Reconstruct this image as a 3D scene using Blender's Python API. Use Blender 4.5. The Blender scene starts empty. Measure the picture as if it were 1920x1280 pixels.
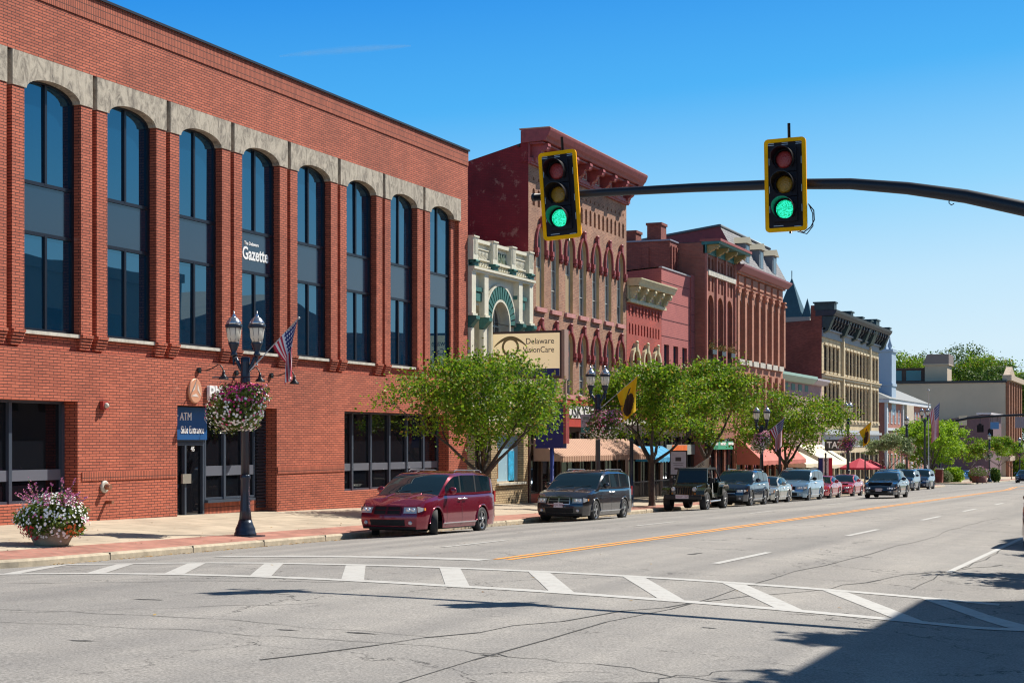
import bpy, bmesh, math, random
from math import sin, cos, pi, radians, sqrt, atan2
from mathutils import Vector, Matrix

# ------------------------------------------------------------------ camera
F = 3050.0                     # focal length in pixels of the 1920 wide photograph
VX, VY = 2205.0, 826.0         # where the street's level lines meet
TH = math.atan((VX - 960) / F)
CT, ST = cos(TH), sin(TH)
HC = 2.05                      # eye height over the gutter
scene = bpy.context.scene
COL = scene.collection
cam = bpy.data.cameras.new('camera')
cam.sensor_width = 36.0
cam.lens = F / 1920 * 36
cam.shift_y = (VY - 640) / 1920
cam.clip_start = 0.1
cam.clip_end = 8000
camo = bpy.data.objects.new('camera', cam)
COL.objects.link(camo)
camo.location = (0, 0, HC)
camo.rotation_euler = (radians(90), 0, TH)
scene.camera = camo

# ------------------------------------------------------------------ sky and sun
SUN_EL = radians(49)
SAZ = atan2(0.57, 0.82)        # from +y towards +x
world = bpy.data.worlds.new("World")
scene.world = world
world.use_nodes = True
nt = world.node_tree
nt.nodes.clear()
wo = nt.nodes.new('ShaderNodeOutputWorld')
bg = nt.nodes.new('ShaderNodeBackground')
sky = nt.nodes.new('ShaderNodeTexSky')
sky.sky_type = 'NISHITA'
sky.sun_disc = False
sky.sun_elevation = SUN_EL
sky.sun_rotation = SAZ
sky.air_density = 1.0
sky.dust_density = 0.3
sky.ozone_density = 3.0
tc = nt.nodes.new('ShaderNodeTexCoord')
sx = nt.nodes.new('ShaderNodeSeparateXYZ')
nt.links.new(tc.outputs['Generated'], sx.inputs[0])
ramp = nt.nodes.new('ShaderNodeValToRGB')
cr = ramp.color_ramp
stops = [(0.0, (0.64, 0.82, 0.94)), (0.045, (0.52, 0.77, 0.95)), (0.10, (0.27, 0.64, 0.95)), (0.17, (0.055, 0.43, 0.91)),
         (0.255, (0.002, 0.25, 0.80)), (0.42, (0.05, 0.20, 0.46)), (0.7, (0.07, 0.14, 0.25)), (1.0, (0.06, 0.11, 0.19))]
cr.elements[0].position, cr.elements[0].color = stops[0][0], (*stops[0][1], 1)
cr.elements[1].position, cr.elements[1].color = stops[-1][0], (*stops[-1][1], 1)
for p_, c_ in stops[1:-1]:
    e_ = cr.elements.new(p_)
    e_.color = (*c_, 1)
# the sky pales towards the right of the street (towards the sun's side)
mx = nt.nodes.new('ShaderNodeVectorMath'); mx.operation = 'DOT_PRODUCT'
mx.inputs[1].default_value = (0.95, 0.3, 0)
nt.links.new(tc.outputs['Generated'], mx.inputs[0])
mr = nt.nodes.new('ShaderNodeMapRange')
mr.inputs['From Min'].default_value = -0.45
mr.inputs['From Max'].default_value = 0.25
mr.inputs['To Min'].default_value = 0.0
mr.inputs['To Max'].default_value = -0.06
nt.links.new(mx.outputs['Value'], mr.inputs[0])
ad = nt.nodes.new('ShaderNodeMath'); ad.operation = 'ADD'; ad.use_clamp = True
nt.links.new(sx.outputs['Z'], ad.inputs[0]); nt.links.new(mr.outputs[0], ad.inputs[1])
nt.links.new(ad.outputs[0], ramp.inputs[0])
sc_ = nt.nodes.new('ShaderNodeVectorMath'); sc_.operation = 'SCALE'; sc_.inputs['Scale'].default_value = 6.6
nt.links.new(ramp.outputs[0], sc_.inputs[0])
mixs = nt.nodes.new('ShaderNodeMix'); mixs.data_type = 'RGBA'; mixs.inputs[0].default_value = 0.93
nt.links.new(sky.outputs[0], mixs.inputs[6]); nt.links.new(sc_.outputs[0], mixs.inputs[7])
nt.links.new(mixs.outputs[2], bg.inputs[0])
bg.inputs[1].default_value = 0.10
nt.links.new(bg.outputs[0], wo.inputs[0])

sun = bpy.data.lights.new('sun', 'SUN')
sun.energy = 4.9
sun.angle = radians(0.53)
sun.color = (1.0, 0.94, 0.84)
suno = bpy.data.objects.new('sun', sun)
COL.objects.link(suno)
suno.location = (40, 60, 80)
LD = Vector((-0.57 * cos(SUN_EL), -0.82 * cos(SUN_EL), -sin(SUN_EL)))
suno.rotation_euler = LD.to_track_quat('-Z', 'Y').to_euler()

scene.view_settings.view_transform = 'Standard'
scene.view_settings.look = 'None'
scene.view_settings.gamma = 1
scene.view_settings.exposure = 0.62
scene.cycles.max_bounces = 6
scene.cycles.transparent_max_bounces = 12
scene.cycles.use_denoising = True
scene.cycles.filter_width = 1.2

# ------------------------------------------------------------------ places: photograph pixel on a plane parallel to the street
def Zd(px, D=27.0): return F * D / CT / (VX - px)
def Y(px, D=27.0): return (Zd(px, D) - D * ST) / CT
def H(px, py, D=27.0): return HC + (VY - py) * Zd(px, D) / F
def at(px, py, y):                # point at street distance y seen at the pixel
    k = (px - 960) / F            # X/Z
    x = -y * (ST - k * CT) / (CT + k * ST)
    Z = -x * ST + y * CT
    return x, HC + (VY - py) * Z / F
def atD(px, D): return -D, Y(px, D)
GR = 0.0147
def G(x, y):
    c = 0.3 * max(0, 1 - ((x + 11.35) / 9.05) ** 2)
    return -GR * y + c
def SW(x, y):                     # top of the left pavement
    a = 0.31 if y < 50 else (0.31 - 0.21 * min(1, (y - 50) / 18))
    return -GR * y + 0.15 + a * min(1.0, max(0.0, (-x - 20.6) / 6.4))

# ------------------------------------------------------------------ materials
def newmat(name):
    m = bpy.data.materials.new(name); m.use_nodes = True
    b = m.node_tree.nodes['Principled BSDF']
    return m, m.node_tree, b
def inp(b, k, v):
    if k in b.inputs: b.inputs[k].default_value = v
def mat(name, col, rough=0.6, metal=0.0, var=0.0, vs=3.0, bump=0.0, bs=40.0, coat=0.0, ior=None, emit=None, es=0, trans=0, spec=None):
    m, t, b = newmat(name)
    inp(b, 'Base Color', (*col, 1)); inp(b, 'Roughness', rough); inp(b, 'Metallic', metal)
    if coat: inp(b, 'Coat Weight', coat); inp(b, 'Coat Roughness', 0.03)
    if ior: inp(b, 'IOR', ior)
    if spec is not None: inp(b, 'Specular IOR Level', spec)
    if trans: inp(b, 'Transmission Weight', trans)
    if emit: inp(b, 'Emission Color', (*emit, 1)); inp(b, 'Emission Strength', es)
    if var or bump:
        c = t.nodes.new('ShaderNodeTexCoord')
    if var:
        n = t.nodes.new('ShaderNodeTexNoise'); n.inputs['Scale'].default_value = vs; n.inputs['Detail'].default_value = 6
        n.inputs['Roughness'].default_value = 0.65
        t.links.new(c.outputs['Object'], n.inputs['Vector'])
        mrr = t.nodes.new('ShaderNodeMapRange')
        mrr.inputs['From Min'].default_value = 0.3; mrr.inputs['From Max'].default_value = 0.7
        mrr.inputs['To Min'].default_value = 1 - var; mrr.inputs['To Max'].default_value = 1 + var
        t.links.new(n.outputs[0], mrr.inputs[0])
        h = t.nodes.new('ShaderNodeHueSaturation'); h.inputs['Color'].default_value = (*col, 1)
        t.links.new(mrr.outputs[0], h.inputs['Value'])
        t.links.new(h.outputs[0], b.inputs['Base Color'])
    if bump:
        n2 = t.nodes.new('ShaderNodeTexNoise'); n2.inputs['Scale'].default_value = bs; n2.inputs['Detail'].default_value = 4
        t.links.new(c.outputs['Object'], n2.inputs['Vector'])
        bp = t.nodes.new('ShaderNodeBump'); bp.inputs['Strength'].default_value = bump; bp.inputs['Distance'].default_value = 0.02
        t.links.new(n2.outputs[0], bp.inputs['Height']); t.links.new(bp.outputs[0], b.inputs['Normal'])
    return m
def brick(name, c1, c2, mortar, bw=0.215, bh=0.075, ms=0.011, stain=0.15, rot=False, vs=0.6, bump=0.25, offset=0.5, stainc=None, horiz=False, spots=None):
    """running-bond brick on upright walls: u runs along the wall, v is height"""
    m, t, b = newmat(name)
    inp(b, 'Roughness', 0.85)
    c = t.nodes.new('ShaderNodeTexCoord'); s = t.nodes.new('ShaderNodeSeparateXYZ')
    t.links.new(c.outputs['Object'], s.inputs[0])
    cb = t.nodes.new('ShaderNodeCombineXYZ')
    if horiz:
        t.links.new(s.outputs['X'], cb.inputs[1]); t.links.new(s.outputs['Y'], cb.inputs[0])
    else:
        a = t.nodes.new('ShaderNodeMath'); a.operation = 'ADD'
        t.links.new(s.outputs['X'], a.inputs[0]); t.links.new(s.outputs['Y'], a.inputs[1])
        t.links.new(a.outputs[0], cb.inputs[1 if rot else 0]); t.links.new(s.outputs['Z'], cb.inputs[0 if rot else 1])
    br = t.nodes.new('ShaderNodeTexBrick'); br.offset = offset
    br.inputs['Scale'].default_value = 1.0
    br.inputs['Brick Width'].default_value = bw; br.inputs['Row Height'].default_value = bh
    br.inputs['Mortar Size'].default_value = ms; br.inputs['Mortar Smooth'].default_value = 0.1
    br.inputs['Bias'].default_value = 0.0
    br.inputs['Color1'].default_value = (*c1, 1); br.inputs['Color2'].default_value = (*c2, 1); br.inputs['Mortar'].default_value = (*mortar, 1)
    t.links.new(cb.outputs[0], br.inputs['Vector'])
    n = t.nodes.new('ShaderNodeTexNoise'); n.inputs['Scale'].default_value = vs; n.inputs['Detail'].default_value = 8; n.inputs['Roughness'].default_value = 0.6
    t.links.new(c.outputs['Object'], n.inputs['Vector'])
    mrr = t.nodes.new('ShaderNodeMapRange')
    mrr.inputs['From Min'].default_value = 0.3; mrr.inputs['From Max'].default_value = 0.7
    mrr.inputs['To Min'].default_value = 1 - stain; mrr.inputs['To Max'].default_value = 1 + stain
    t.links.new(n.outputs[0], mrr.inputs[0])
    h = t.nodes.new('ShaderNodeHueSaturation')
    t.links.new(br.outputs['Color'], h.inputs['Color']); t.links.new(mrr.outputs[0], h.inputs['Value'])
    last = h.outputs[0]
    if spots:
        n3 = t.nodes.new('ShaderNodeTexNoise'); n3.inputs['Scale'].default_value = spots[1]; n3.inputs['Detail'].default_value = 10; n3.inputs['Roughness'].default_value = 0.75
        t.links.new(cb.outputs[0], n3.inputs['Vector'])
        mr3 = t.nodes.new('ShaderNodeMapRange'); mr3.inputs['From Min'].default_value = spots[2]; mr3.inputs['From Max'].default_value = spots[2] + 0.08
        t.links.new(n3.outputs[0], mr3.inputs[0])
        mi = t.nodes.new('ShaderNodeMix'); mi.data_type = 'RGBA'; mi.inputs[7].default_value = (*spots[0], 1)
        t.links.new(mr3.outputs[0], mi.inputs[0]); t.links.new(last, mi.inputs[6]); last = mi.outputs[2]
    t.links.new(last, b.inputs['Base Color'])
    if bump:
        bp = t.nodes.new('ShaderNodeBump'); bp.inputs['Strength'].default_value = bump; bp.inputs['Distance'].default_value = 0.01; bp.invert = True
        t.links.new(br.outputs['Fac'], bp.inputs['Height']); t.links.new(bp.outputs[0], b.inputs['Normal'])
    return m
def leafmat(name, cols, trans=0.35, rough=0.45):
    m, t, b = newmat(name)
    g = t.nodes.new('ShaderNodeNewGeometry')
    r = t.nodes.new('ShaderNodeValToRGB')
    r.color_ramp.interpolation = 'LINEAR'
    k = len(cols)
    r.color_ramp.elements[0].color = (*cols[0], 1); r.color_ramp.elements[1].color = (*cols[-1], 1)
    for i in range(1, k - 1):
        e = r.color_ramp.elements.new(i / (k - 1)); e.color = (*cols[i], 1)
    t.links.new(g.outputs['Random Per Island'], r.inputs[0])
    t.links.new(r.outputs[0], b.inputs['Base Color'])
    inp(b, 'Roughness', 0.55); inp(b, 'Specular IOR Level', 0.25)
    tr = t.nodes.new('ShaderNodeBsdfTranslucent')
    t.links.new(r.outputs[0], tr.inputs[0])
    mxs = t.nodes.new('ShaderNodeMixShader'); mxs.inputs[0].default_value = trans
    t.links.new(b.outputs[0], mxs.inputs[1]); t.links.new(tr.outputs[0], mxs.inputs[2])
    t.links.new(mxs.outputs[0], t.nodes['Material Output'].inputs[0])
    return m

# ------------------------------------------------------------------ mesh builder
ORI = {}
def kids(p): return ORI.get(p.name, Vector((0, 0, 0)))
class MB:
    def __init__(s): s.v = []; s.f = []; s.m = []; s.sm = []
    def add(s, vs, fs, mi=0, smooth=False):
        o = len(s.v); s.v += [tuple(v) for v in vs]
        for f in fs: s.f.append([o + i for i in f]); s.m.append(mi); s.sm.append(smooth)
        return s
    def box(s, x0, x1, y0, y1, z0, z1, mi=0):
        if x0 > x1: x0, x1 = x1, x0
        if y0 > y1: y0, y1 = y1, y0
        if z0 > z1: z0, z1 = z1, z0
        return s.add([(x0, y0, z0), (x1, y0, z0), (x1, y1, z0), (x0, y1, z0), (x0, y0, z1), (x1, y0, z1), (x1, y1, z1), (x0, y1, z1)],
                     [(0, 3, 2, 1), (4, 5, 6, 7), (0, 1, 5, 4), (1, 2, 6, 5), (2, 3, 7, 6), (3, 0, 4, 7)], mi)
    def q(s, a, b, c, d, mi=0): return s.add([a, b, c, d], [(0, 1, 2, 3)], mi)
    def prx(s, poly, x0, x1, mi=0, smooth=False):      # polygon of (y,z), counter-clockwise seen from +x, pulled from x0 (back) to x1 (front)
        n = len(poly)
        vs = [(x1, y, z) for y, z in poly] + [(x0, y, z) for y, z in poly]
        fs = [tuple(range(n)), tuple(range(2 * n - 1, n - 1, -1))]
        s.add(vs, fs, mi)
        s.add(vs, [(i, i + n, (i + 1) % n + n, (i + 1) % n) for i in range(n)], mi, smooth)
        return s
    def pry(s, poly, y0, y1, mi=0, smooth=False):      # polygon of (x,z)
        n = len(poly)
        vs = [(x, y0, z) for x, z in poly] + [(x, y1, z) for x, z in poly]
        s.add(vs, [tuple(range(n)), tuple(range(2 * n - 1, n - 1, -1))], mi)
        s.add(vs, [(i, i + n, (i + 1) % n + n, (i + 1) % n) for i in range(n)], mi, smooth)
        return s
    def prz(s, poly, z0, z1, mi=0):
        n = len(poly)
        vs = [(x, y, z1) for x, y in poly] + [(x, y, z0) for x, y in poly]
        return s.add(vs, [tuple(range(n)), tuple(range(2 * n - 1, n - 1, -1))] + [(i, i + n, (i + 1) % n + n, (i + 1) % n) for i in range(n)], mi)
    def tube(s, pts, r, n=8, mi=0, caps=True):
        pts = [Vector(p) for p in pts]
        rs = r if isinstance(r, (list, tuple)) else [r] * len(pts)
        o = len(s.v); prev = None
        for i, p in enumerate(pts):
            d = (pts[min(i + 1, len(pts) - 1)] - pts[max(i - 1, 0)])
            if d.length < 1e-9: d = Vector((0, 0, 1))
            d.normalize()
            if prev is None:
                a = d.cross(Vector((0, 0, 1)))
                if a.length < 0.05: a = d.cross(Vector((0, 1, 0)))
            else:
                a = prev - d * prev.dot(d)
            a.normalize(); prev = a; b = d.cross(a)
            for k in range(n):
                t = 2 * pi * k / n
                s.v.append(tuple(p + (a * cos(t) + b * sin(t)) * rs[i]))
        for i in range(len(pts) - 1):
            for k in range(n):
                k2 = (k + 1) % n
                s.f.append([o + i * n + k, o + (i + 1) * n + k, o + (i + 1) * n + k2, o + i * n + k2][::-1]); s.m.append(mi); s.sm.append(True)
        if caps:
            s.f.append([o + k for k in range(n)]); s.m.append(mi); s.sm.append(False)
            e = o + (len(pts) - 1) * n
            s.f.append([e + k for k in range(n)][::-1]); s.m.append(mi); s.sm.append(False)
        return s
    def lathe(s, prof, c=(0, 0, 0), n=16, mi=0, axis='z', flute=0, fn=8, caps=True):
        o = len(s.v)
        for r, z in prof:
            for k in range(n):
                t = 2 * pi * k / n
                rr = r * (1 - flute * (0.5 + 0.5 * cos(fn * t))) if flute else r
                if axis == 'z': p = (rr * cos(t), rr * sin(t), z)
                elif axis == 'y': p = (rr * cos(t), z, rr * sin(t))
                else: p = (z, rr * cos(t), rr * sin(t))
                s.v.append((p[0] + c[0], p[1] + c[1], p[2] + c[2]))
        for i in range(len(prof) - 1):
            for k in range(n):
                k2 = (k + 1) % n
                s.f.append([o + i * n + k, o + i * n + k2, o + (i + 1) * n + k2, o + (i + 1) * n + k]); s.m.append(mi); s.sm.append(True)
        if not caps: return s
        s.f.append([o + k for k in range(n)][::-1]); s.m.append(mi); s.sm.append(False)
        e = o + (len(prof) - 1) * n
        s.f.append([e + k for k in range(n)]); s.m.append(mi); s.sm.append(False)
        return s
    def ball(s, c, r, n=8, m=6, mi=0):
        rx, ry, rz = (r, r, r) if not isinstance(r, (tuple, list)) else r
        vs = [(c[0], c[1], c[2] - rz)]
        for i in range(1, m):
            a = -pi / 2 + pi * i / m
            for k in range(n): t = 2 * pi * k / n; vs.append((c[0] + rx * cos(a) * cos(t), c[1] + ry * cos(a) * sin(t), c[2] + rz * sin(a)))
        vs.append((c[0], c[1], c[2] + rz))
        fs = [(0, 1 + (k + 1) % n, 1 + k) for k in range(n)]
        for i in range(m - 2):
            for k in range(n): fs.append((1 + i * n + k, 1 + i * n + (k + 1) % n, 1 + (i + 1) * n + (k + 1) % n, 1 + (i + 1) * n + k))
        L = len(vs) - 1
        fs += [(L, 1 + (m - 2) * n + k, 1 + (m - 2) * n + (k + 1) % n) for k in range(n)]
        return s.add(vs, fs, mi, True)
    def xf(s, M, start=0):
        for i in range(start, len(s.v)): s.v[i] = tuple(M @ Vector(s.v[i]))
        return s
    def build(s, name, mats, parent=None, base=None, local=False, sharp=None, fix=False):
        me = bpy.data.meshes.new(name)
        if not isinstance(mats, (list, tuple)): mats = [mats]
        off = Vector((0, 0, 0))
        if parent is not None and not local: off = kids(parent)
        elif base is not None: off = Vector(base)
        me.from_pydata([tuple(Vector(v) - off) for v in s.v], [], s.f)
        for mm in mats: me.materials.append(mm)
        me.polygons.foreach_set('material_index', s.m)
        me.polygons.foreach_set('use_smooth', s.sm)
        if sharp is not None or fix:
            bm = bmesh.new(); bm.from_mesh(me)
            if fix:
                bmesh.ops.remove_doubles(bm, verts=bm.verts, dist=0.0005)
                bmesh.ops.recalc_face_normals(bm, faces=bm.faces)
            if sharp is not None:
                for f in bm.faces: f.smooth = True
                for e in bm.edges:
                    if len(e.link_faces) == 2 and e.calc_face_angle(0) > sharp: e.smooth = False
            bm.to_mesh(me); bm.free()
        me.update()
        o = bpy.data.objects.new(name, me); COL.objects.link(o)
        if parent is not None: o.parent = parent; ORI[o.name] = off
        elif base is not None: o.location = off; ORI[o.name] = off
        return o
def tag(o, label=None, cat=None, group=None, kind=None):
    if label: o['label'] = label
    if cat: o['category'] = cat
    if group: o['group'] = group
    if kind: o['kind'] = kind
    return o
def empty(name, loc, label, cat, group=None, rz=0):
    o = bpy.data.objects.new(name, None); COL.objects.link(o)
    o.empty_display_size = 0.3
    o.location = loc; o.rotation_euler = (0, 0, rz)
    ORI[o.name] = Vector(loc)
    return tag(o, label, cat, group)
def copytree(o, parent=None, loc=None, rz=None, label=None, scale=None):
    c = o.copy(); COL.objects.link(c)
    ORI[c.name] = ORI.get(o.name, Vector((0, 0, 0)))
    if parent is not None: c.parent = parent
    if loc is not None: c.location = loc; ORI[c.name] = Vector(loc)
    if rz is not None: c.rotation_euler = (0, 0, rz)
    if scale is not None: c.scale = scale if isinstance(scale, tuple) else (scale,) * 3
    if label: c['label'] = label
    for ch in list(o.children): copytree(ch, c)
    return c
def text(name, s, mt, parent, loc, size, rot, extrude=0.01, align='CENTER', sx=1.0, bold=0.0, local=False):
    cu = bpy.data.curves.new(name, 'FONT'); cu.body = s; cu.size = size; cu.extrude = extrude; cu.align_x = align; cu.align_y = 'CENTER'; cu.offset = bold
    cu.resolution_u = 3
    tmp = bpy.data.objects.new('tmp_text', cu); COL.objects.link(tmp)
    dg = bpy.context.evaluated_depsgraph_get()
    me = bpy.data.meshes.new_from_object(tmp.evaluated_get(dg))
    bpy.data.objects.remove(tmp)
    M = Matrix.Translation(Vector(loc)) @ rot.to_4x4() @ Matrix.Diagonal((sx, 1, 1, 1))
    me.transform(M)
    if not local: me.transform(Matrix.Translation(-kids(parent)))
    me.materials.clear(); me.materials.append(mt)
    o = bpy.data.objects.new(name, me); COL.objects.link(o); o.parent = parent
    ORI[o.name] = Vector((0, 0, 0)) if local else kids(parent)
    return o
R_X = Matrix(((0, 0, 1), (1, 0, 0), (0, 1, 0)))       # text facing +x: its right is +y, its up is +z
R_MY = Matrix(((1, 0, 0), (0, 0, -1), (0, 1, 0)))     # text facing -y: its right is +x

# ------------------------------------------------------------------ facade pieces
def arch(ya, yb, zs, rise, n=10, pw=2.0):
    if rise <= 0: return [(yb, zs), (ya, zs)]
    yc, hw = (ya + yb) / 2, (yb - ya) / 2
    o = []
    for i in range(n + 1):
        if pw == 2.0:
            t = pi * i / n
            o.append((yc + hw * cos(t), zs + rise * sin(t)))
        else:
            t = 1 - 2 * i / n
            o.append((yc + hw * t, zs + rise * (1 - abs(t) ** pw)))
    return o
def outline(ya, yb, za, zb, rise=0, n=10, pw=2.0):
    return [(ya, za), (yb, za)] + arch(ya, yb, zb - rise, rise, n, pw)
def inner(ya, yb, za, zb, rise, w, n=10, pw=2.0): return outline(ya + w, yb - w, za + w, zb - w, max(0, rise - w * 0.3) if rise else 0, n, pw)
def ring(mb, out, inn, x0, x1, mi=0):
    n = len(out)
    for i in range(n):
        j = (i + 1) % n
        a, b, c, d = out[i], out[j], inn[j], inn[i]
        mb.q((x1, *a), (x1, *b), (x1, *c), (x1, *d), mi)
        mb.q((x1, *d), (x1, *c), (x0, *c), (x0, *d), mi)
        mb.q((x0, *a), (x0, *b), (x1, *b), (x1, *a), mi)
def wall(mb, x, y0, y1, z0, z1, ops, depth, mi=0, rmi=None, n=10, pw=2.0):
    """front face towards +x at x with openings (ya,yb,za,zb[,rise]) whose reveals go back by depth"""
    rf = rmi if callable(rmi) else (lambda o: mi if rmi is None else rmi)
    ops = [(o + (0,) if len(o) == 4 else o) for o in ops]
    ys = sorted({y0, y1} | {v for o in ops for v in o[:2] if y0 < v < y1}); zs = sorted({z0, z1} | {v for o in ops for v in o[2:4] if z0 < v < z1})
    for i in range(len(ys) - 1):
        j = 0
        while j < len(zs) - 1:
            yc = (ys[i] + ys[i + 1]) / 2
            hole = lambda k: any(o[0] < yc < o[1] and o[2] < (zs[k] + zs[k + 1]) / 2 < o[3] for o in ops)
            if hole(j): j += 1; continue
            k = j
            while k < len(zs) - 1 and not hole(k): k += 1
            mb.q((x, ys[i], zs[j]), (x, ys[i + 1], zs[j]), (x, ys[i + 1], zs[k]), (x, ys[i], zs[k]), mi)
            j = k
    for ya, yb, za, zb, rise in ops:
        ol = outline(ya, yb, za, zb, rise, n, pw)
        m = len(ol)
        for i in range(m):
            a, b = ol[i], ol[(i + 1) % m]
            if i == 0 and za <= z0 + 1e-6: pass
            mb.q((x, *a), (x, *b), (x - depth, *b), (x - depth, *a), rf((ya, yb, za, zb)))
        if rise > 0:
            ap = arch(ya, yb, zb - rise, rise, n, pw)
            for i in range(len(ap) - 1):
                a, b = ap[i], ap[i + 1]
                mb.q((x, *b), (x, *a), (x, a[0], zb), (x, b[0], zb), mi)
def shell(mb, x, y0, y1, z0, z1, back=16, zback=None, mi=0, smi=None):
    """the other sides of a building behind the wall"""
    smi = mi if smi is None else smi
    zk = z1 if zback is None else zback; xb = x - back
    mb.q((xb, y0, z0), (x, y0, z0), (x, y0, z1), (xb, y0, zk), smi)
    mb.q((x, y1, z0), (xb, y1, z0), (xb, y1, zk), (x, y1, z1), smi)
    mb.q((xb, y1, z0), (xb, y0, z0), (xb, y0, zk), (xb, y1, zk), smi)
def roofq(mb, x, y0, y1, z1, back=16, zback=None, mi=0, d=0.02):
    zk = z1 if zback is None else zback
    mb.box(x - back, x, y0, y1, z1 - 0.1, z1 - d, mi) if zk == z1 else mb.q((x, y0, z1 - d), (x, y1, z1 - d), (x - back, y1, zk - d), (x - back, y0, zk - d), mi)
PR = random.Random(4)
def window(parent, x, ya, yb, za, zb, rise, fm, pm, fw=0.06, muls=(), trans=(), sill=None, name='window', fd=0.07, n=10, pw=2.0, mw=0.05):
    mb = MB()
    o = outline(ya, yb, za, zb, rise, n, pw); i = inner(ya, yb, za, zb, rise, fw, n, pw)
    ring(mb, o, i, x, x + fd)
    def top(y):
        if rise <= 0: return zb - fw
        t = (y - (ya + yb) / 2) / ((yb - ya) / 2 - fw)
        rr = max(0, rise - fw * 0.3)
        return zb - fw - rr + rr * (sqrt(max(0, 1 - t * t)) if pw == 2.0 else 1 - abs(t) ** pw)
    for f in muls:
        if isinstance(f, tuple): yy, m0, m1 = f; yy = ya + (yb - ya) * yy
        else: yy, m0, m1 = ya + (yb - ya) * f, za + fw, None
        mb.box(x, x + fd - 0.005, yy - mw / 2, yy + mw / 2, m0, top(yy) if m1 is None else m1)
    for z in trans: mb.box(x, x + fd - 0.01, ya + fw, yb - fw, z - mw / 2, z + mw / 2)
    w = mb.build(name, fm, parent)
    ra, rb_ = PR.uniform(-1, 1) * 0.007 * (yb - ya), PR.uniform(-1, 1) * 0.004 * (zb - za)
    pb = MB(); pb.add([(x + 0.03 + ra * ((p[0] - ya) / (yb - ya) - 0.5) + rb_ * ((p[1] - za) / (zb - za) - 0.5), *p) for p in i], [tuple(range(len(i)))])
    pb.build('pane', pm, w)
    if sill:
        sm, pr, sh, ex, xw = sill
        sb = MB(); sb.box(x - 0.02, xw + pr, ya - ex, yb + ex, za - sh, za - 0.002); sb.build('sill', sm, w)
    return w
# ================================================================== ground, road and pavements
def asphalt():
    m, t, b = newmat('asphalt')
    inp(b, 'Roughness', 0.88)
    c = t.nodes.new('ShaderNodeTexCoord')
    def noise(s, d, r=0.6, vec=None):
        n = t.nodes.new('ShaderNodeTexNoise'); n.inputs['Scale'].default_value = s; n.inputs['Detail'].default_value = d; n.inputs['Roughness'].default_value = r
        t.links.new(vec or c.outputs['Object'], n.inputs['Vector']); return n
    def mix(bt, f, a, bb):
        x = t.nodes.new('ShaderNodeMix'); x.data_type = 'RGBA'; x.blend_type = bt
        for k, v in ((0, f), (6, a), (7, bb)):
            if isinstance(v, tuple): x.inputs[k].default_value = (*v, 1)
            elif isinstance(v, (int, float)): x.inputs[k].default_value = v
            else: t.links.new(v, x.inputs[k])
        return x.outputs[2]
    def rng(src, a, b_, c_, d):
        r = t.nodes.new('ShaderNodeMapRange'); r.inputs['From Min'].default_value = a; r.inputs['From Max'].default_value = b_
        r.inputs['To Min'].default_value = c_; r.inputs['To Max'].default_value = d; t.links.new(src, r.inputs[0]); return r.outputs[0]
    fine = noise(38, 3, 0.8); med = noise(1.3, 6); big = noise(0.12, 4)
    v = mix('MIX', rng(fine.outputs[0], 0.36, 0.64, 0, 1), (0.150, 0.142, 0.133), (0.36, 0.342, 0.322))
    v = mix('MULTIPLY', 1.0, v, mix('MIX', rng(med.outputs[0], 0.3, 0.7, 0, 1), (0.90, 0.90, 0.90), (1.06, 1.05, 1.03)))
    v = mix('MULTIPLY', 1.0, v, mix('MIX', rng(big.outputs[0], 0.35, 0.65, 0, 1), (0.9, 0.9, 0.9), (1.07, 1.07, 1.06)))
    # wheel-polished bands running along the street
    mp = t.nodes.new('ShaderNodeMapping'); mp.inputs['Scale'].default_value = (1.0, 0.02, 1)
    t.links.new(c.outputs['Object'], mp.inputs[0])
    band = noise(0.9, 3, 0.5, mp.outputs[0])
    v = mix('MULTIPLY', 1.0, v, mix('MIX', rng(band.outputs[0], 0.35, 0.65, 0, 1), (0.80, 0.80, 0.81), (1.10, 1.09, 1.08)))
    # cracks: edges of large distorted cells, broken up by noise
    dis = noise(1.1, 5, 0.65)
    ad1 = t.nodes.new('ShaderNodeVectorMath'); ad1.operation = 'SCALE'; ad1.inputs['Scale'].default_value = 1.5
    t.links.new(dis.outputs['Color'], ad1.inputs[0])
    ad2 = t.nodes.new('ShaderNodeVectorMath'); t.links.new(c.outputs['Object'], ad2.inputs[0]); t.links.new(ad1.outputs[0], ad2.inputs[1])
    for scl, wid, lo, hi, dark in ((0.17, 0.0038, 0.42, 0.50, 0.45), (0.42, 0.005, 0.55, 0.62, 0.7)):
        vo = t.nodes.new('ShaderNodeTexVoronoi'); vo.feature = 'DISTANCE_TO_EDGE'; vo.inputs['Scale'].default_value = scl
        t.links.new(ad2.outputs[0], vo.inputs['Vector'])
        brk = noise(scl * 1.7, 3, 0.5)
        k = t.nodes.new('ShaderNodeMath'); k.operation = 'MULTIPLY'
        t.links.new(rng(vo.outputs['Distance'], wid * 0.3, wid, 1, 0), k.inputs[0]); t.links.new(rng(brk.outputs[0], lo, hi, 0, 1), k.inputs[1])
        v = mix('MIX', k.outputs[0], v, (0.06 * dark * 2, 0.055 * dark * 2, 0.05 * dark * 2))
    t.links.new(v, b.inputs['Base Color'])
    bp = t.nodes.new('ShaderNodeBump'); bp.inputs['Strength'].default_value = 0.35; bp.inputs['Distance'].default_value = 0.01
    t.links.new(fine.outputs[0], bp.inputs['Height']); t.links.new(bp.outputs[0], b.inputs['Normal'])
    return m
M_ASPH = asphalt()
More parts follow.
